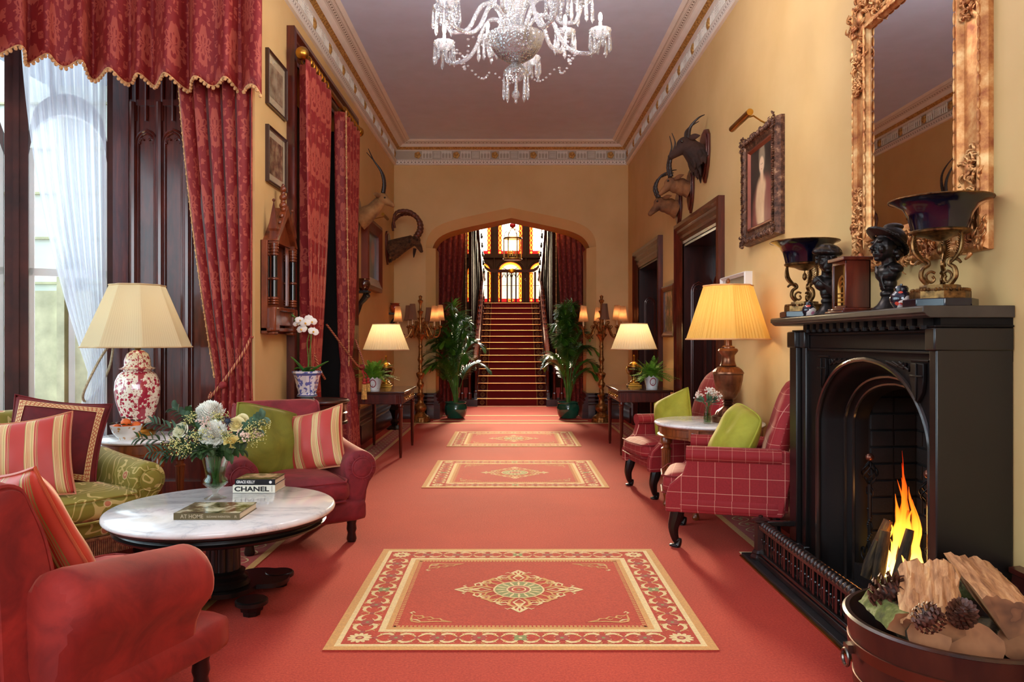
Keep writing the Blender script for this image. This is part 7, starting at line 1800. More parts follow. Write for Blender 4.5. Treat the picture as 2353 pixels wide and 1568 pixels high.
for i, (y, z, R) in enumerate(((my0 + .1, mz0 + .10, .12), (my1 - .1, mz0 + .08, .12), (my0 + .1, mz1 - .1, .13), (my1 - .1, mz1 - .1, .14), (my1 - .1, mz1 - .32, .10), (my1 - .09, mz1 - .48, .07), (my1 - .32, mz1 - .09, .10), (my0 + .1, mz0 + .36, .09), (my1 - .1, mz0 + .28, .09), (my1 - .1, mz0 + .42, .06), (my0 + .1, mz0 + .24, .08), ((my0 + my1) / 2, mz0 + .07, .12), ((my0 + my1) / 2 + .16, mz0 + .07, .08), ((my0 + my1) / 2 - .16, mz0 + .07, .08), (my1 - .3, mz0 + .08, .08), (my0 + .1, mz1 - .45, .08))):
    b = MB(); acanthus(b, XR - .045, y, z, R, i, n=30, th=.010); b.build('carved_leafwork', GILTRED, mr, smooth=60)
# ---- portrait
pt = thing('portrait_painting', 'oil portrait of a pale woman in a deeply carved dark gilt frame', 'painting')
py0, py1, pz0, pz1 = 5.66, 6.48, 2.14, 3.03
DGILT = mat('dark_carved_gilt', rough=.5, metal=.5, f=lambda v: ramp(noise(v, 26, 5, .65), [(.35, (50, 30, 22)), (.55, (100, 64, 46)), (.72, (168, 128, 96))]), bump=.4, bs=60)
b = MB(); rect_frame(b, XR, -1, py0, py1, pz0, pz1, [(0, 0), (0, .03), (.015, .075), (.05, .08), (.07, .06), (.10, .05), (.115, .058), (.13, .05), (.15, .03)]); b.build('frame', DGILT, pt, smooth=30)
b = MB()
for i in range(4):
    y, z = ((py0 + .04, pz0 + .04), (py1 - .04, pz0 + .04), (py1 - .04, pz1 - .04), (py0 + .04, pz1 - .04))[i]; acanthus(b, XR - .08, y, z, .06, 40 + i, n=18, th=.010)
b.build('corner_carving', DGILT, pt, smooth=60)
b = MB(); rn = random.Random(9)
for t in range(46):
    u = t / 46
    for z in (pz0 + .035, pz1 - .035): y = py0 + .05 + (py1 - py0 - .1) * u; b.ball((XR - .08, y, z + rn.uniform(-.01, .01)), (.013, .011, .016 + .008 * abs(sin(u * 12))), 6, 4)
    for y in (py0 + .035, py1 - .035): z = pz0 + .05 + (pz1 - pz0 - .1) * u; b.ball((XR - .08, y + rn.uniform(-.01, .01), z), (.013, .016 + .008 * abs(sin(u * 12)), .011), 6, 4)
b.build('carved_flowers', DGILT, pt, smooth=60)
b = MB(); rect_frame(b, XR, -1, py0 + .115, py1 - .115, pz0 + .115, pz1 - .115, [(0, .06), (.012, .062), (.03, .038)]); b.build('inner_slip', mat('red_bole_slip', (124, 58, 36), .4, .4), pt, smooth=20)
def ell(y, z, cy, cz, ry, rz, s=.35): r = xsqrt((y - cy) * (y - cy) * (1 / ry ** 2) + (z - cz) * (z - cz) * (1 / rz ** 2)); return 1 - ss(r, 1 - s, 1 + s)
def por(v):
    _, y, z = xyz(v); cy = 6.02; n_ = noise(v, 14, 4); c = ramp(noise(v, 4, 3), [(.3, (34, 28, 24)), (.7, (62, 54, 46))])
    c = mixc(ell(y, z, cy + .04, 2.80, .07, .13) * .8, c, (150, 130, 104)); c = mixc(ell(y, z, cy + .0, 2.34, .27, .30, .2), c, mixc(n_, (96, 50, 46), (160, 96, 78)))
    c = mixc(ell(y, z, cy + .05, 2.44, .14, .21, .2), c, mixc(n_, (190, 150, 110), (222, 190, 150))); c = mixc(ell(y, z, cy - .10, 2.34, .09, .26, .25) * .9, c, (120, 60, 56)); c = mixc(ell(y, z, cy + .04, 2.66, .034, .07, .3), c, (214, 176, 138)); c = mixc(ell(y, z, cy + .045, 2.745, .055, .066, .2), c, (222, 186, 150))
    for dy in (.028, .058): c = mixc(ell(y, z, cy + dy, 2.752, .008, .005, .5) * .8, c, (60, 40, 34))
    return mixc(ell(y, z, cy + .046, 2.712, .011, .005, .5) * .8, c, (170, 80, 70))
b = MB(); b.poly([(XR - .040, py0 + .13, pz0 + .13), (XR - .040, py1 - .13, pz0 + .13), (XR - .040, py1 - .13, pz1 - .13), (XR - .040, py0 + .13, pz1 - .13)]); b.build('canvas', mat('portrait_canvas', rough=.45, f=por), pt, smooth=None)
pl = thing('picture_light', 'polished brass picture light projecting above the portrait of the woman', 'picture light')
b = MB(); b.tube([(1.85, 5.88, 3.11), (1.85, 6.36, 3.11)], .026, 20); b.build('hood', BRASS, pl, smooth=50); b = MB(); b.tube([(1.85, 6.05, 3.11), (1.93, 6.05, 3.13), (1.99, 6.05, 3.09), (2.03, 6.05, 3.07)], .007, 8); b.build('arm', BRASS, pl)
# ================================================================== chandelier
def crystal():
    m = bpy.data.materials.new('cut_crystal'); m.use_nodes = True; TR[0] = m.node_tree; nt = m.node_tree; nt.nodes.remove(nt.nodes['Principled BSDF']); out = nt.nodes['Material Output']
    t = nd('ShaderNodeBsdfTransparent'); t.inputs[0].default_value = (.93, .94, .96, 1); g = nd('ShaderNodeBsdfGlossy'); g.inputs['Roughness'].default_value = .03; r = nd('ShaderNodeBsdfRefraction'); r.inputs['IOR'].default_value = 1.5; r.inputs['Roughness'].default_value = .02
    bp = nd('ShaderNodeBump'); bp.inputs['Strength'].default_value = .9; bp.inputs['Distance'].default_value = .006; inp(bp.inputs['Height'], voro(coords('Object'), 55)); nt.links.new(bp.outputs[0], g.inputs['Normal']); nt.links.new(bp.outputs[0], r.inputs['Normal'])
    a = nd('ShaderNodeMixShader'); a.inputs[0].default_value = .45; nt.links.new(t.outputs[0], a.inputs[1]); nt.links.new(r.outputs[0], a.inputs[2])
    d = nd('ShaderNodeBsdfDiffuse'); d.inputs[0].default_value = (.9, .9, .92, 1); tl = nd('ShaderNodeBsdfTranslucent'); tl.inputs[0].default_value = (.9, .9, .92, 1); dd = nd('ShaderNodeMixShader'); nt.links.new(d.outputs[0], dd.inputs[1]); nt.links.new(tl.outputs[0], dd.inputs[2])
    a2 = nd('ShaderNodeMixShader'); a2.inputs[0].default_value = .20; nt.links.new(a.outputs[0], a2.inputs[1]); nt.links.new(dd.outputs[0], a2.inputs[2])
    lw = nd('ShaderNodeLayerWeight'); lw.inputs[0].default_value = .5; b = nd('ShaderNodeMixShader'); inp(b.inputs[0], clampx(X(lw.outputs['Facing']) * .75 + .14)); nt.links.new(a2.outputs[0], b.inputs[1]); nt.links.new(g.outputs[0], b.inputs[2]); nt.links.new(b.outputs[0], out.inputs[0]); return m
CRY = crystal(); SILV = mat('silvered_metal', (150, 146, 140), .2, 1)
ch = thing('chandelier', 'cut crystal chandelier with candle arms and hanging drops', 'chandelier', (.038, 5.30, 0))
b = MB(); b.lathe([(.0, 3.27), (.02, 3.275), (.07, 3.29), (.13, 3.33), (.175, 3.39), (.19, 3.44), (.20, 3.46), (.185, 3.462), (.165, 3.40), (.10, 3.32), (0, 3.30)], 64, caps=False, rf=lambda t, j: 1 + .02 * cos(24 * t)); b.build('crystal_bowl', CRY, ch, smooth=25)
b = MB(); b.lathe([(0, 3.44), (.15, 3.44), (.15, 3.455), (0, 3.46)], 40, caps=False); b.lathe([(.02, 3.2), (.02, 3.3)], 12); b.build('receiver_plate', SILV, ch)
b = MB(); b.lathe([(0, 3.14), (.03, 3.15), (.075, 3.19), (.085, 3.215), (.07, 3.23), (.05, 3.25), (.035, 3.27)], 32, rf=lambda t, j: 1 + .03 * cos(16 * t)); b.build('lower_dish', CRY, ch, smooth=25)
b = MB(); b.lathe([(.03, 3.46), (.06, 3.50), (.04, 3.54), (.05, 3.60), (.09, 3.68), (.10, 3.75), (.06, 3.82), (.03, 3.86), (.04, 3.9), (.07, 4.0), (.03, 4.1), (.02, 4.2), (.02, 4.70)], 20); b.build('stem', CRY, ch, smooth=25)
b = MB(); b.lathe([(.012, 4.2), (.012, 4.70)], 10); b.lathe([(.02, 4.70), (.09, 4.73), (.10, 4.758)], 24); b.build('ceiling_mount', SILV, ch)
b = MB()
for t in (0, .5):
    pass
b.ball((0, 0, 3.055), (.030, .030, .034), 8, 6); b.lathe([(.003, 3.09), (.003, 3.15)], 6); b.lathe([(0, 3.005), (.010, 3.0), (.008, 3.03)], 6, caps=False); b.build('ball_finial', CRY, ch, smooth=None)
def drop_mesh(L=.145, r=.0125):
    b = MB(); b.lathe([(0, 0), (r * .3, -.002), (r * .75, -L * .25), (r * .8, -L * .45), (r * 1.05, -L * .80), (0, -L)], 6, caps=False); b.ball((0, 0, .010), (.0085, .005, .0085), 6, 4); b.tube([(0, 0, .018), (0, 0, .035)], .001, 4); return b
dproto = None
def drop(parent, loc, s=1.):
    global dproto
    if dproto is None: dproto = drop_mesh().build('pendant_drop', CRY, parent, smooth=None); o = dproto
    else: o = dproto.copy(); COL.objects.link(o); o.parent = parent
    o.location = loc; o.scale = (1, 1, s); o.rotation_euler.z = random.uniform(0, 3); return o
CB_ = glow('chandelier_bulb', (255, 226, 190), 40)
for k in range(10):
    a = k * 2 * pi / 10 + .12; up = k % 2; R = .60 if not up else .50; zp = 3.50 if not up else 3.60
    def A(r, z): return (r * cos(a), r * sin(a), z)
    P = smoothpts([(.06, 3.48), (.14, 3.60 + .06 * up), (.24, 3.60 + .06 * up), (.33, 3.44 + .06 * up), (.42, zp - .13), (R - .04, zp - .12), (R, zp - .02)], 5)
    b = MB(); b.tube([A(p.x, p.y) for p in P], .0145, 8); arm = b.build('arm', CRY, ch, smooth=25)
    b = MB(); b.lathe([(.008, zp - .03), (.03, zp - .025), (.062, zp), (.078, zp + .035), (.072, zp + .037), (.055, zp + .012), (.012, zp - .005)], 24, A(R, 0), rf=lambda t, j: 1 + .04 * cos(12 * t), caps=False); b.build('drip_pan', CRY, arm, smooth=25)
    b = MB(); b.lathe([(.013, zp - .02), (.013, zp + .09)], 12, A(R, 0)); b.build('candle_sleeve', mat('white_candle_sleeve', (238, 236, 230), .4), arm)
    b = MB(); b.ball(A(R, zp + .125), (.014, .014, .034), 10, 8); b.build('bulb', CB_, arm)
    for q in range(8):
        t = q * pi / 4 + a; c = A(R, zp + .004); drop(arm, (c[0] + .074 * cos(t), c[1] + .074 * sin(t), zp + .0), 1. if q % 2 else .8)
    if k % 2 == 0: point('chandelier_light', A(R, zp + .17), 24, (1, .93, .88), .03, ch)
for k in range(8): t = k * pi / 4; drop(ch, (.083 * cos(t), .083 * sin(t), 3.18), 1.15)
for k in range(10):
    b = MB(); a0_, a1_ = k * 2 * pi / 10 + .12, (k + 1) * 2 * pi / 10 + .12
    for q in range(1, 10):
        t = q / 10; a = a0_ + (a1_ - a0_) * t; r = .43 - .06 * sin(pi * t); b.ball((r * cos(a), r * sin(a), 3.37 - .11 * sin(pi * t)), (.010, .010, .007), 6, 4)
    b.build('bead_swag', CRY, ch, smooth=None)
for k in range(5):
    a = k * 2 * pi / 5 + .5; zp = 3.86; R = .30
    def A(r, z): return (r * cos(a), r * sin(a), z)
    b = MB(); b.tube([A(p.x, p.y) for p in smoothpts([(.05, 3.80), (.12, 3.90), (.2, 3.80), (.27, 3.76), (R, zp - .02)], 5)], .012, 8); arm = b.build('upper_arm', CRY, ch, smooth=25)
    b = MB(); b.lathe([(.008, zp - .03), (.03, zp - .025), (.062, zp), (.075, zp + .035), (.055, zp + .012), (.012, zp - .005)], 20, A(R, 0), caps=False); b.build('drip_pan', CRY, arm, smooth=25)
    b = MB(); b.lathe([(.013, zp - .02), (.013, zp + .09)], 12, A(R, 0)); b.build('candle_sleeve', MATS['white_candle_sleeve'], arm); b = MB(); b.ball(A(R, zp + .125), (.014, .014, .034), 10, 8); b.build('bulb', CB_, arm)
# ---- hall lantern
ln = thing('hall_lantern', 'round glass and brass lantern hanging before the stained windows', 'lantern', (.05, 17.5, 0))
b = MB()
for z in (3.22, 3.70): b.lathe([(.20, z - .02), (.225, z), (.20, z + .02), (.19, z)], 36)
for k in range(6): a = k * pi / 3; b.tube([(.205 * cos(a), .205 * sin(a), 3.22), (.205 * cos(a), .205 * sin(a), 3.70)], .012, 6); b.tube(smoothpts([(.20 * cos(a), .20 * sin(a), 3.71), (.17 * cos(a), .17 * sin(a), 3.83), (.04 * cos(a), .04 * sin(a), 3.93)], 4), .008, 6)
b.tube([(0, 0, 3.93), (0, 0, 7.4)], .008, 6); b.ball((0, 0, 3.95), .03, 10, 6); b.build('lantern_frame', BRASS, ln)
b = MB(); b.lathe([(.198, 3.24), (.198, 3.69)], 36, caps=False); b.build('lantern_glass', clear_mat('lantern_glass', (250, 240, 220), .2), ln)
b = MB()
b.lathe([(.012, 0), (.012, .12)], 8); cd = b.build('candle', CAND, ln, loc=(.06, 0, 3.3))
for k in range(1, 4): c_ = cd.copy(); COL.objects.link(c_); c_.location = (.06 * cos(k * pi / 2), .06 * sin(k * pi / 2), 3.3)
b = MB(); b.ball((0, 0, 4.0), (.07, .07, .06), 12, 8); b.build('silk_tassel', mat('red_tassel', (180, 30, 40), .6), ln)
# ================================================================== trophies
HIDE = mat('tan_hide', rough=.85, f=lambda v: ramp(noise(v, 7, 4), [(.3, (110, 70, 36)), (.7, (176, 128, 78))]), bump=.4, bs=120, sheen=.2, sheen_col=(220, 190, 150)); SHAG = mat('shaggy_brown_hide', rough=.95, f=lambda v: ramp(noise(v, 22, 5), [(.3, (40, 22, 12)), (.7, (104, 68, 40))]), bump=.9, bs=60, bdist=.012, sheen=.2, sheen_col=(180, 140, 100))
DKH = mat('black_brown_hide', rough=.85, f=lambda v: ramp(noise(v, 5, 4), [(.3, (20, 11, 8)), (.7, (66, 36, 22))]), bump=.5, bs=90, sheen=.15, sheen_col=(160, 120, 90)); HORN = mat('dark_horn', (46, 36, 32), .45, var=.3, vs=30); HORNB = mat('ibex_horn', (96, 56, 40), .5, var=.3, vs=30); EYE = mat('glass_eye', (8, 5, 4), .05, coat=1)
def horn(b, pts, r0, r1, ringn=0, ringd=.12, k=5):
    P = smoothpts(pts, k * 3); n = len(P); R = []
    for i in range(n):
        t = i / (n - 1); r = r0 + (r1 - r0) * t ** .9
        if ringn and t < .78: r *= 1 + ringd * (abs(sin(pi * ringn * t)) ** .6 - .5)
        R.append(r)
    b.tube(P, R, 10)
def shield(o, w, h, sg, m=MAHOG):
    b = MB(); P = [(w / 2 * x, h * z) for x, z in ((0, -.5), (.35, -.40), (.75, -.22), (.98, .05), (.95, .35), (.6, .46), (0, .5), (-.6, .46), (-.95, .35), (-.98, .05), (-.75, -.22), (-.35, -.40))]
    b.prism(P, .0, sg * .03, 'x'); b.prism([(x * .85, z * .85) for x, z in P], sg * .03, sg * .042, 'x'); return b.build('shield', m, o, bevel=.006, smooth=30)
def ears_eyes(o, L, m):
    for s in (-1, 1):
        b = MB(); p, q, w = L['ear'][0], L['ear'][1], L['ear'][2]
        def fn(u, v): c = Vector((p[0], s * p[1], p[2])).lerp(Vector((q[0], s * q[1], q[2])), u); k = w * sin(pi * min(1, u * .8 + .18)); return c + Vector((0, 0, (v - .5) * k)) + Vector((k * .35 * (1 - (2 * v - 1) ** 2), 0, 0))
        b.surf(fn, 8, 6); b.build('ear', m, o, smooth=180, solid=.006)
        b = MB(); e = L['eye']; b.ball((e[0], s * e[1], e[2]), e[3], 10, 8); b.build('eye', EYE, o)
# local frame: x outwards from the wall; head turned by rz
def trophy_gazelle():
    o = thing('mounted_antelope_head', 'tan antelope head with long lyre horns above the tasselled curtain', 'hunting trophy', (XL + .001, 9.95, 0)); o.rotation_euler.z = 0
    shield(o, .32, .52, 1).location = (0, 0, 2.98)
    P = [('t', [(.03, 0, 2.93), (.12, 0, 2.98), (.22, 0, 3.05), (.31, 0, 3.16)], [.155, .125, .095, .075]), ('s', (.345, 0, 3.205), (.085, .060, .068), (0, .3, 0)), ('t', [(.36, 0, 3.19), (.43, 0, 3.15), (.485, 0, 3.115)], [.058, .043, .028]), ('s', (.482, 0, 3.108), (.028, .026, .024)), ('s', (.35, 0, 3.245), (.04, .04, .03)), ('s', (.40, 0, 3.135), (.06, .024, .020), (0, .45, 0))]
    blob('head', P, HIDE, o, .007, 4); ears_eyes(o, {'ear': ((.32, .05, 3.23), (.25, .15, 3.235), .06), 'eye': (.385, .052, 3.205, .013)}, HIDE)
    for s in (-1, 1): b = MB(); horn(b, [(.355, s * .025, 3.27), (.37, s * .05, 3.40), (.34, s * .09, 3.54), (.25, s * .12, 3.68), (.12 + .06 * (s < 0), s * .10, 3.83)], .024, .004, 16); b.build('horn', HORN, o)
trophy_gazelle()
def trophy_ibex():
    o = thing('mounted_ibex_head', 'shaggy brown ibex head with great ribbed curling horns', 'hunting trophy', (XL + .001, 12.42, 0))
    shield(o, .34, .56, 1).location = (0, 0, 2.86)
    P = [('t', [(.03, 0, 2.80), (.15, 0, 2.86), (.30, 0, 2.93), (.42, 0, 2.98)], [.17, .15, .115, .09]), ('s', (.47, 0, 2.985), (.085, .065, .075)), ('t', [(.48, 0, 2.96), (.53, 0, 2.88), (.56, 0, 2.82)], [.06, .05, .033]), ('s', (.565, 0, 2.805), (.032, .032, .026))]
    rn_ = random.Random(3)
    for k in range(46): t = rn_.random(); a = rn_.uniform(0, 6.28); x = .05 + .38 * t; z = 2.81 + .17 * t; r = .165 - .08 * t; P.append(('t', [(x, r * .9 * cos(a), z + r * .9 * sin(a)), (x - .02, r * 1.12 * cos(a), z + r * 1.12 * sin(a) - .015), (x - .03, r * 1.15 * cos(a), z + r * 1.15 * sin(a) - .04)], [.02, .014, .004]))
    blob('head', P, SHAG, o, .008, 2); ears_eyes(o, {'ear': ((.43, .06, 3.02), (.37, .14, 3.03), .05), 'eye': (.505, .056, 2.98, .012)}, SHAG)
    b = MB(); b.tube([(.46, 0, 2.85), (.45, 0, 2.78), (.44, 0, 2.70)], [.028, .022, .006], 8); b.build('beard', DKH, o)
    for s in (-1, 1): b = MB(); horn(b, [(.48 + .27 * 0, s * .03, 3.03), (.55, s * .06, 3.16), (.52, s * .09, 3.32), (.38, s * .13, 3.43), (.20, s * .16, 3.42), (.08 + .06 * (s < 0), s * .17, 3.30), (.08 + .08 * (s < 0), s * .16, 3.16)], .048, .018, 18, .22); b.build('horn', HORNB, o)
trophy_ibex()
def trophy_r(label, y, zc, hide, w, h, P, ear, horns, hr, rings, hm=HORN, mane=False, yaw=0):
    o = thing('mounted_antelope_head', label, 'hunting trophy', (XR - .001, y, 0), pi + yaw); sh_ = shield(o, w, h, 1); sh_.location = (0, 0, zc)
    blob('head', P, hide, o, .007, 3); ears_eyes(o, ear, hide)
    for s in (-1, 1): b = MB(); horn(b, [(x, s * yy, z) for x, yy, z in horns], hr, .004, rings, .2); b.build('horn', hm, o)
    return o
def head_parts(ns, hx, hz, nx, nz, sc=1., low=.16, base=.16):
    return [('s', (hx * .8, 0, hz - .03), (.086 * sc, .07 * sc, .09 * sc)), ('s', (hx * .5, 0, ns + (hz - ns) * .45), (.09, low * .8, .10)), ('t', [(.03, 0, ns), (hx * .45, 0, ns + (hz - ns) * .35), (hx * .8, 0, hz - .03)], [base, low * .8, .085 * sc]), ('s', (hx, 0, hz), (.085 * sc, .062 * sc, .075 * sc), (0, .35, 0)), ('t', [(hx, 0, hz - .01), ((hx + nx) / 2, 0, (hz + nz) / 2 - .005), (nx, 0, nz)], [.064 * sc, .047 * sc, .030 * sc]), ('s', (nx, 0, nz - .004), (.030 * sc, .032 * sc, .027 * sc)), ('s', (hx + .02, 0, hz - .05), (.06 * sc, .035 * sc, .04 * sc))]
P = head_parts(3.22, .22, 3.38, .37, 3.26, 1.15)
BRH = mat('brown_hide', rough=.85, f=lambda v: ramp(noise(v, 7, 4), [(.3, (70, 38, 20)), (.7, (136, 86, 48))]), bump=.4, bs=120)
rn_ = random.Random(8)
for k in range(40): a = rn_.uniform(2.6, 6.8); t = rn_.random(); x, z, r = .04 + .12 * t, 3.21 + .08 * t, .15 - .03 * t; P.append(('t', [(x, r * .9 * cos(a), z + r * .9 * sin(a)), (x - .01, r * 1.1 * cos(a), z + r * 1.1 * sin(a) - .04), (x - .015, r * 1.1 * cos(a), z + r * 1.1 * sin(a) - .09)], [.022, .014, .003]))
trophy_r('dark shaggy antelope head with short curved horns, nearest of the three', 7.92, 3.26, DKH, .34, .56, P, {'ear': ((.19, .06, 3.44), (.10, .14, 3.44), .06), 'eye': (.27, .062, 3.40, .014)}, [(.20, .05, 3.45), (.19, .10, 3.54), (.12, .13, 3.62), (.05, .12, 3.66)], .022, 0)
trophy_r('brown antelope head on a shield just below the dark shaggy one', 8.55, 3.02, BRH, .26, .50, head_parts(3.04, .24, 3.11, .35, 3.00, .9, .10, .10), {'ear': ((.21, .05, 3.15), (.12, .13, 3.18), .05), 'eye': (.28, .05, 3.13, .012)}, [(.24, .03, 3.18), (.26, .06, 3.30), (.24, .09, 3.42), (.21, .09, 3.54), (.24, .06, 3.66)], .023, 14)
trophy_r('tan antelope head with back-curved ringed horns, furthest toward the arch', 9.15, 2.92, BRH, .26, .46, head_parts(2.92, .24, 3.00, .36, 2.87, .95, .11, .12), {'ear': ((.21, .05, 3.05), (.13, .14, 3.06), .05), 'eye': (.285, .052, 3.01, .012)}, [(.26, .03, 3.06), (.30, .05, 3.18), (.25, .07, 3.30), (.14, .09, 3.36), (.06, .08, 3.38)], .024, 12)
# ================================================================== pictures, niche, brackets
FRM = mat('dark_print_frame', (58, 34, 24), .35, coat=.3); MOUNT = mat('cream_mount', (226, 208, 172), .8, var=.03); PGL = clear_mat('print_glazing', (252, 252, 250), .22, .03)
def wallpic(nm, label, cat, x, sg, y0, y1, z0, z1, fw, dp, fm, art, mount=.0, cen=None, slip=None):
    o = thing(nm, label, cat); b = MB(); rect_frame(b, x, sg, y0, y1, z0, z1, [(0, 0), (0, dp), (fw * .3, dp * 1.15), (fw * .6, dp * .95), (fw, dp * .75), (fw, dp * .3)]); b.build('frame', fm, o, smooth=30)
    xx = x + sg * dp * .35; b = MB()
    if mount: b.poly([(xx, y0 + fw, z0 + fw), (xx, y1 - fw, z0 + fw), (xx, y1 - fw, z1 - fw), (xx, y0 + fw, z1 - fw)]); b.build('mount', MOUNT, o, smooth=None); b = MB(); xx += sg * .003
    k = fw + mount; b.poly([(xx, y0 + k, z0 + k), (xx, y1 - k, z0 + k), (xx, y1 - k, z1 - k), (xx, y0 + k, z1 - k)]); b.build('print' if mount else 'canvas', art, o, smooth=None)
    if mount: b = MB(); xx = x + sg * dp * .7; b.poly([(xx, y0 + fw, z0 + fw), (xx, y1 - fw, z0 + fw), (xx, y1 - fw, z1 - fw), (xx, y0 + fw, z1 - fw)]); b.build('glazing', PGL, o, smooth=None)
    return o
PR1 = mat('pale_print', rough=.7, f=lambda v: ramp(noise(v, 9, 5), [(.4, (196, 180, 150)), (.55, (168, 146, 116)), (.7, (120, 98, 76))])); PR2 = mat('sepia_print', rough=.7, f=lambda v: ramp(noise(v, 12, 5), [(.35, (92, 70, 52)), (.5, (150, 118, 88)), (.65, (196, 170, 132))]))
wallpic('framed_print', 'framed pale print above the framed sepia print near the pelmet', 'picture', XL, 1, 6.27, 6.80, 3.30, 3.76, .022, .03, FRM, PR1, .07)
wallpic('framed_print', 'framed sepia print of a building directly above the gothic niche', 'picture', XL, 1, 6.27, 6.80, 2.66, 3.13, .022, .03, FRM, PR2, .06)
OIL = mat('dim_oil_painting', rough=.3, coat=.4, f=lambda v: (lambda t: mixc(ell(t[1], t[2], 11.0, 2.62, .16, .16, .4) * .8, ramp(noise(v, 4, 3), [(.3, (24, 20, 18)), (.7, (54, 44, 36))]), (170, 96, 62)))(xyz(v)))
wallpic('oil_painting', 'dim oil painting in broad red-brown frame between the two antlered heads', 'painting', XL, 1, 10.30, 11.46, 2.06, 3.04, .17, .09, mat('red_brown_frame', (112, 50, 34), .35, coat=.3), OIL)
bpy.data.objects[[o.name for o in COL.objects if o.name.startswith('oil_painting')][0]]['label'] = 'dim oil painting in broad red-brown frame beside the ibex head'
pl2 = thing('picture_light', 'brass picture light above the dim oil painting near the ibex', 'picture light')
b = MB(); b.tube([(-1.80, 10.75, 3.13), (-1.80, 11.15, 3.13)], .024, 16); b.build('hood', BRASS, pl2); b = MB(); b.tube([(-1.80, 10.95, 3.13), (-1.95, 10.95, 3.10), (-2.01, 10.95, 3.07)], .006, 6); b.build('arm', BRASS, pl2)
GRN = mat('small_oil', rough=.4, f=lambda v: ramp(noise(v, 9, 4), [(.35, (120, 62, 34)), (.5, (96, 96, 60)), (.65, (190, 130, 90))]))
wallpic('small_painting', 'small narrow painting in mahogany frame between the two doors', 'painting', XR, -1, 9.34, 10.06, 1.39, 2.05, .07, .045, MAHOG, GRN)
wallpic('white_framed_picture', 'white box-framed picture rising behind the yellow lampshade', 'picture', XR, -1, 6.42, 7.18, 1.42, 1.93, .03, .06, mat('white_box_frame', (236, 228, 220), .4, var=.02), mat('pink_white_paper', (232, 220, 212), .8, var=.03), .06)
ni = thing('gothic_wall_niche', 'carved gothic wooden wall niche with black columns and spire', 'wall niche')
NW = mat('niche_oak', rough=.35, coat=.4, f=lambda v: ramp(noise(v, 4, 5), [(.3, (76, 32, 16)), (.7, (138, 66, 32))]), stretch=(5, 5, 1)); ny0, ny1, nz0, nz1 = 6.15, 6.86, 1.40, 2.16; nx = XL + .085; nm = (ny0 + ny1) / 2 + .01
b = MB(); b.b2(XL, nx - .03, ny0, ny0 + .03, nz0, nz1); b.b2(XL, nx - .03, ny1 - .03, ny1, nz0, nz1); b.b2(XL, XL + .012, ny0, ny1, nz0, nz1); b.b2(XL, nx, ny0, ny1, nz0 + .02, nz0 + .05); b.b2(XL, nx + .01, ny0 + .16, ny1 - .16, nz0 + .07, nz0 + .19); b.b2(XL, nx + .03, ny0 + .14, ny1 - .14, nz0 + .19, nz0 + .22); b.build('case', NW, ni, bevel=.004)
for y in (ny0 + .09, ny1 - .09):
    b = MB(); b.b2(nx - .06, nx + .03, y - .06, y + .06, nz0 + .02, nz0 + .22); b.b2(nx - .055, nx + .02, y - .05, y + .05, nz0 - .01, nz0 + .02)
    b.build('pedestal', NW, ni, bevel=.012)
for y in (ny0 + .09, ny1 - .09):
    for xx in (nx, nx - .06):
        b = MB(); b.lathe([(.024, 0), (.024, .42)], 20, caps=False); cc = b.build('column', mat('black_marble_column', (12, 12, 16), .12, coat=1), ni, loc=(xx, y, nz0 + .25))
        b = MB()
        for z in (0, .02, .04, .20, .40, .425, .45, .475): b.lathe([(.024, z - .012), (.036, z - .004), (.036, z + .004), (.024, z + .012)], 20)
        b.lathe([(.026, .40), (.034, .50)], 16); b.build('column_turning', NW, cc)
b = MB(); ap = 2.50
b.prism([(ny0 + .05, nz0 + .76), (nm, ap), (ny1 - .05, nz0 + .76), (ny1 - .10, nz0 + .76), (nm, ap - .10), (ny0 + .10, nz0 + .76)], nx - .02, nx + .035, 'x'); b.prism([(ny0 + .05, nz0 + .76), (nm, ap - .02), (ny1 - .05, nz0 + .76)], XL, nx - .01, 'x'); b.build('gable', NW, ni, bevel=.004)
for y in (ny0 + .09, ny1 - .09):
    b = MB(); b.lathe([(.05, 0), (.04, .02), (.034, .10), (.045, .12), (.045, .14), (.0, .36)], 4, (nx - .005, y, nz0 + .74), a0=pi / 4); b.ball((nx - .005, y, nz0 + 1.095), .014, 8, 6)
    b.build('pinnacle', NW, ni, smooth=20)
b = MB(); z = ap - .06
for r, h in ((.028, .04), (.034, .05), (.022, .035), (.032, .05), (.020, .035), (.028, .05), (.014, .03)): b.ball((nx - .01, nm, z + h / 2), (r, r, h * .6), 12, 8); z += h * .82
b.build('spire', NW, ni)
for k in range(5): t = k / 5; b = MB(); b.ball((nx + .01, ny0 + .10 + (nm - ny0 - .10) * t, nz0 + .80 + (ap - nz0 - .78) * t), (.02, .02, .02), 8, 6); b.build('crocket', NW, ni)
b = MB()
for r in (.20, .16): b.tube([(nx - .03, nm + p[0], nz0 + .25 + p[1]) for p in lancet_pts(r * 2, .42)], .010, 6)
b.build('niche_arch', NW, ni)
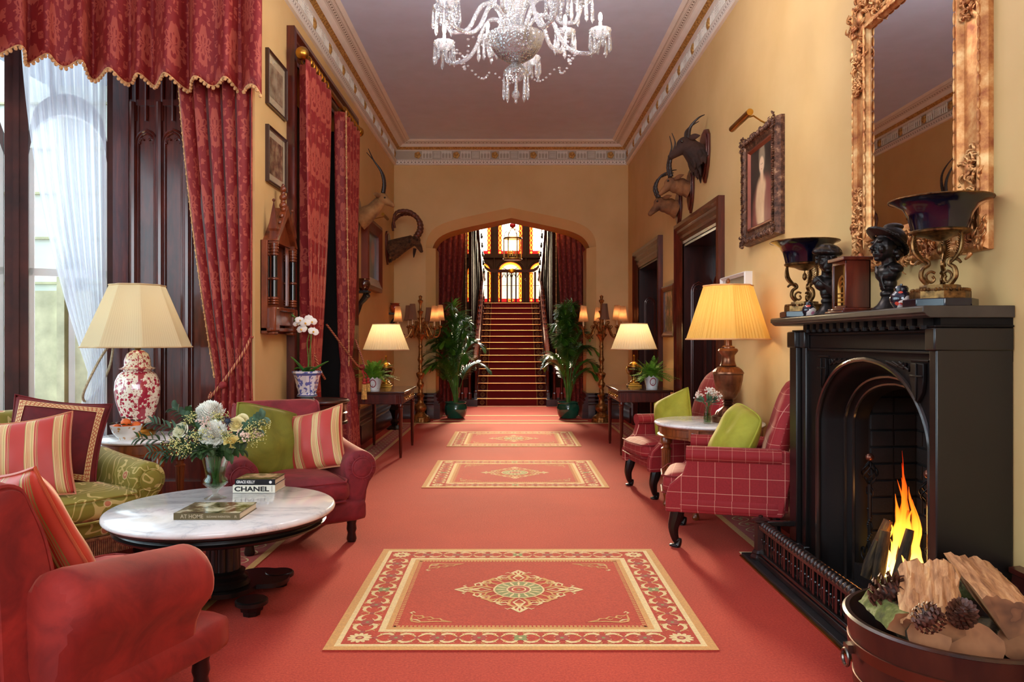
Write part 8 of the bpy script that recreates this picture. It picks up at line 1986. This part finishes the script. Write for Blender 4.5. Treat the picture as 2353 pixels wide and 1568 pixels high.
def bracket(label, y, ztop, m):
    o = thing('wall_bracket', label, 'wall bracket', (XL, y, 0)); b = MB(); b.prism([(0, 0), (.15, 0), (.17, .012), (.17, .03), (0, .03)], -.09, .09, 'y'); 
    for v in b.bm.verts: v.co.z += ztop - .03
    b.build('bracket_shelf', EBONY, o, bevel=.004)
    b = MB(); b.tube([(p.x, 0, ztop + p.y) for p in smoothpts([(.13, -.05), (.10, -.10), (.05, -.16), (.03, -.24), (.01, -.32)], 5)], [.05 - .035 * i / 20 for i in range(21)], 10); b.ball((.135, 0, ztop - .065), (.04, .05, .035), 12, 8); b.ball((.15, .02, ztop - .075), .02, 8, 6); b.ball((.15, -.02, ztop - .075), .02, 8, 6); b.build('carved_scroll', EBONY, o)
    p = thing('small_pot', label.replace('black carved bracket', 'glazed pot') .replace('carrying', 'with'), 'pot', (XL + .09, y, ztop + .0005)); return o, p
def pot(label, loc, m):
    p = thing('small_pot', label, 'pot', loc, 0, 'pots on the wall brackets'); b = MB(); b.lathe([(.0, 0), (.055, 0), (.055, .01), (.07, .03), (.088, .08), (.08, .125), (.068, .14), (.078, .15), (.08, .16), (.068, .16), (.06, .14), (0, .13)], 32, caps=False); b.build('pot_body', m, p, smooth=50); return p
for l, pl_, y, z, m in (('black carved bracket half hidden by the tasselled curtain', 'dark brown glazed pot just beyond the tasselled curtain', 10.02, 2.00, mat('dark_brown_glaze', (64, 26, 16), .15, coat=.8)), ('black carved bracket nearest the back wall corner', 'terracotta glazed pot nearest the back wall corner', 12.72, 1.81, mat('terracotta_glaze', (142, 52, 26), .2, coat=.7))):
    o, p = bracket(l, y, z, None); bpy.data.objects.remove(p); pot(pl_, (XL + .09, y, z + .0005), m)
# black carved stand below the first console
cs = thing('carved_stand', 'black carved pedestal under the console table below the ibex head', 'stand', (-1.76, 11.55, 0))
b = MB(); b.lathe([(.10, 0), (.12, .02), (.08, .05), (.04, .07), (.06, .12), (.03, .16), (.05, .24), (.08, .30), (.05, .36), (.06, .42), (.11, .46), (.11, .49)], 20, rf=lambda t, j: 1 + .12 * cos(5 * t)); b.build('stand_body', EBONY, cs)
# wall socket with plug in the bay
so = thing('wall_socket', 'white plug in a dark socket plate low on the bay panelling', 'socket', W(337, 1122, 6.44)); so.location.y = 6.415
b = MB(); b.box((0, 0, 0), (.16, .012, .10)); b.build('socket_plate', mat('dark_plate', (44, 26, 24), .3, .4), so, bevel=.003)
b = MB(); b.box((.0, -.02, 0), (.06, .03, .055)); b.build('plug', mat('white_plastic', (236, 228, 216), .3), so, bevel=.008); b = MB(); b.tube([(0, -.03, -.02), (.0, -.03, -.07), (-.02, -.02, -.085)], .004, 6); b.build('flex', mat('dark_flex', (30, 26, 24), .5), so)
for y, x in ((8.1, 0),):
    s2 = thing('wall_socket', 'brass socket low on the skirting behind the fern console', 'socket', (XL + .108, 10.75, .12)); b = MB(); b.box((0, 0, 0), (.008, .09, .09)); b.build('socket_plate', BRASS, s2, bevel=.002)
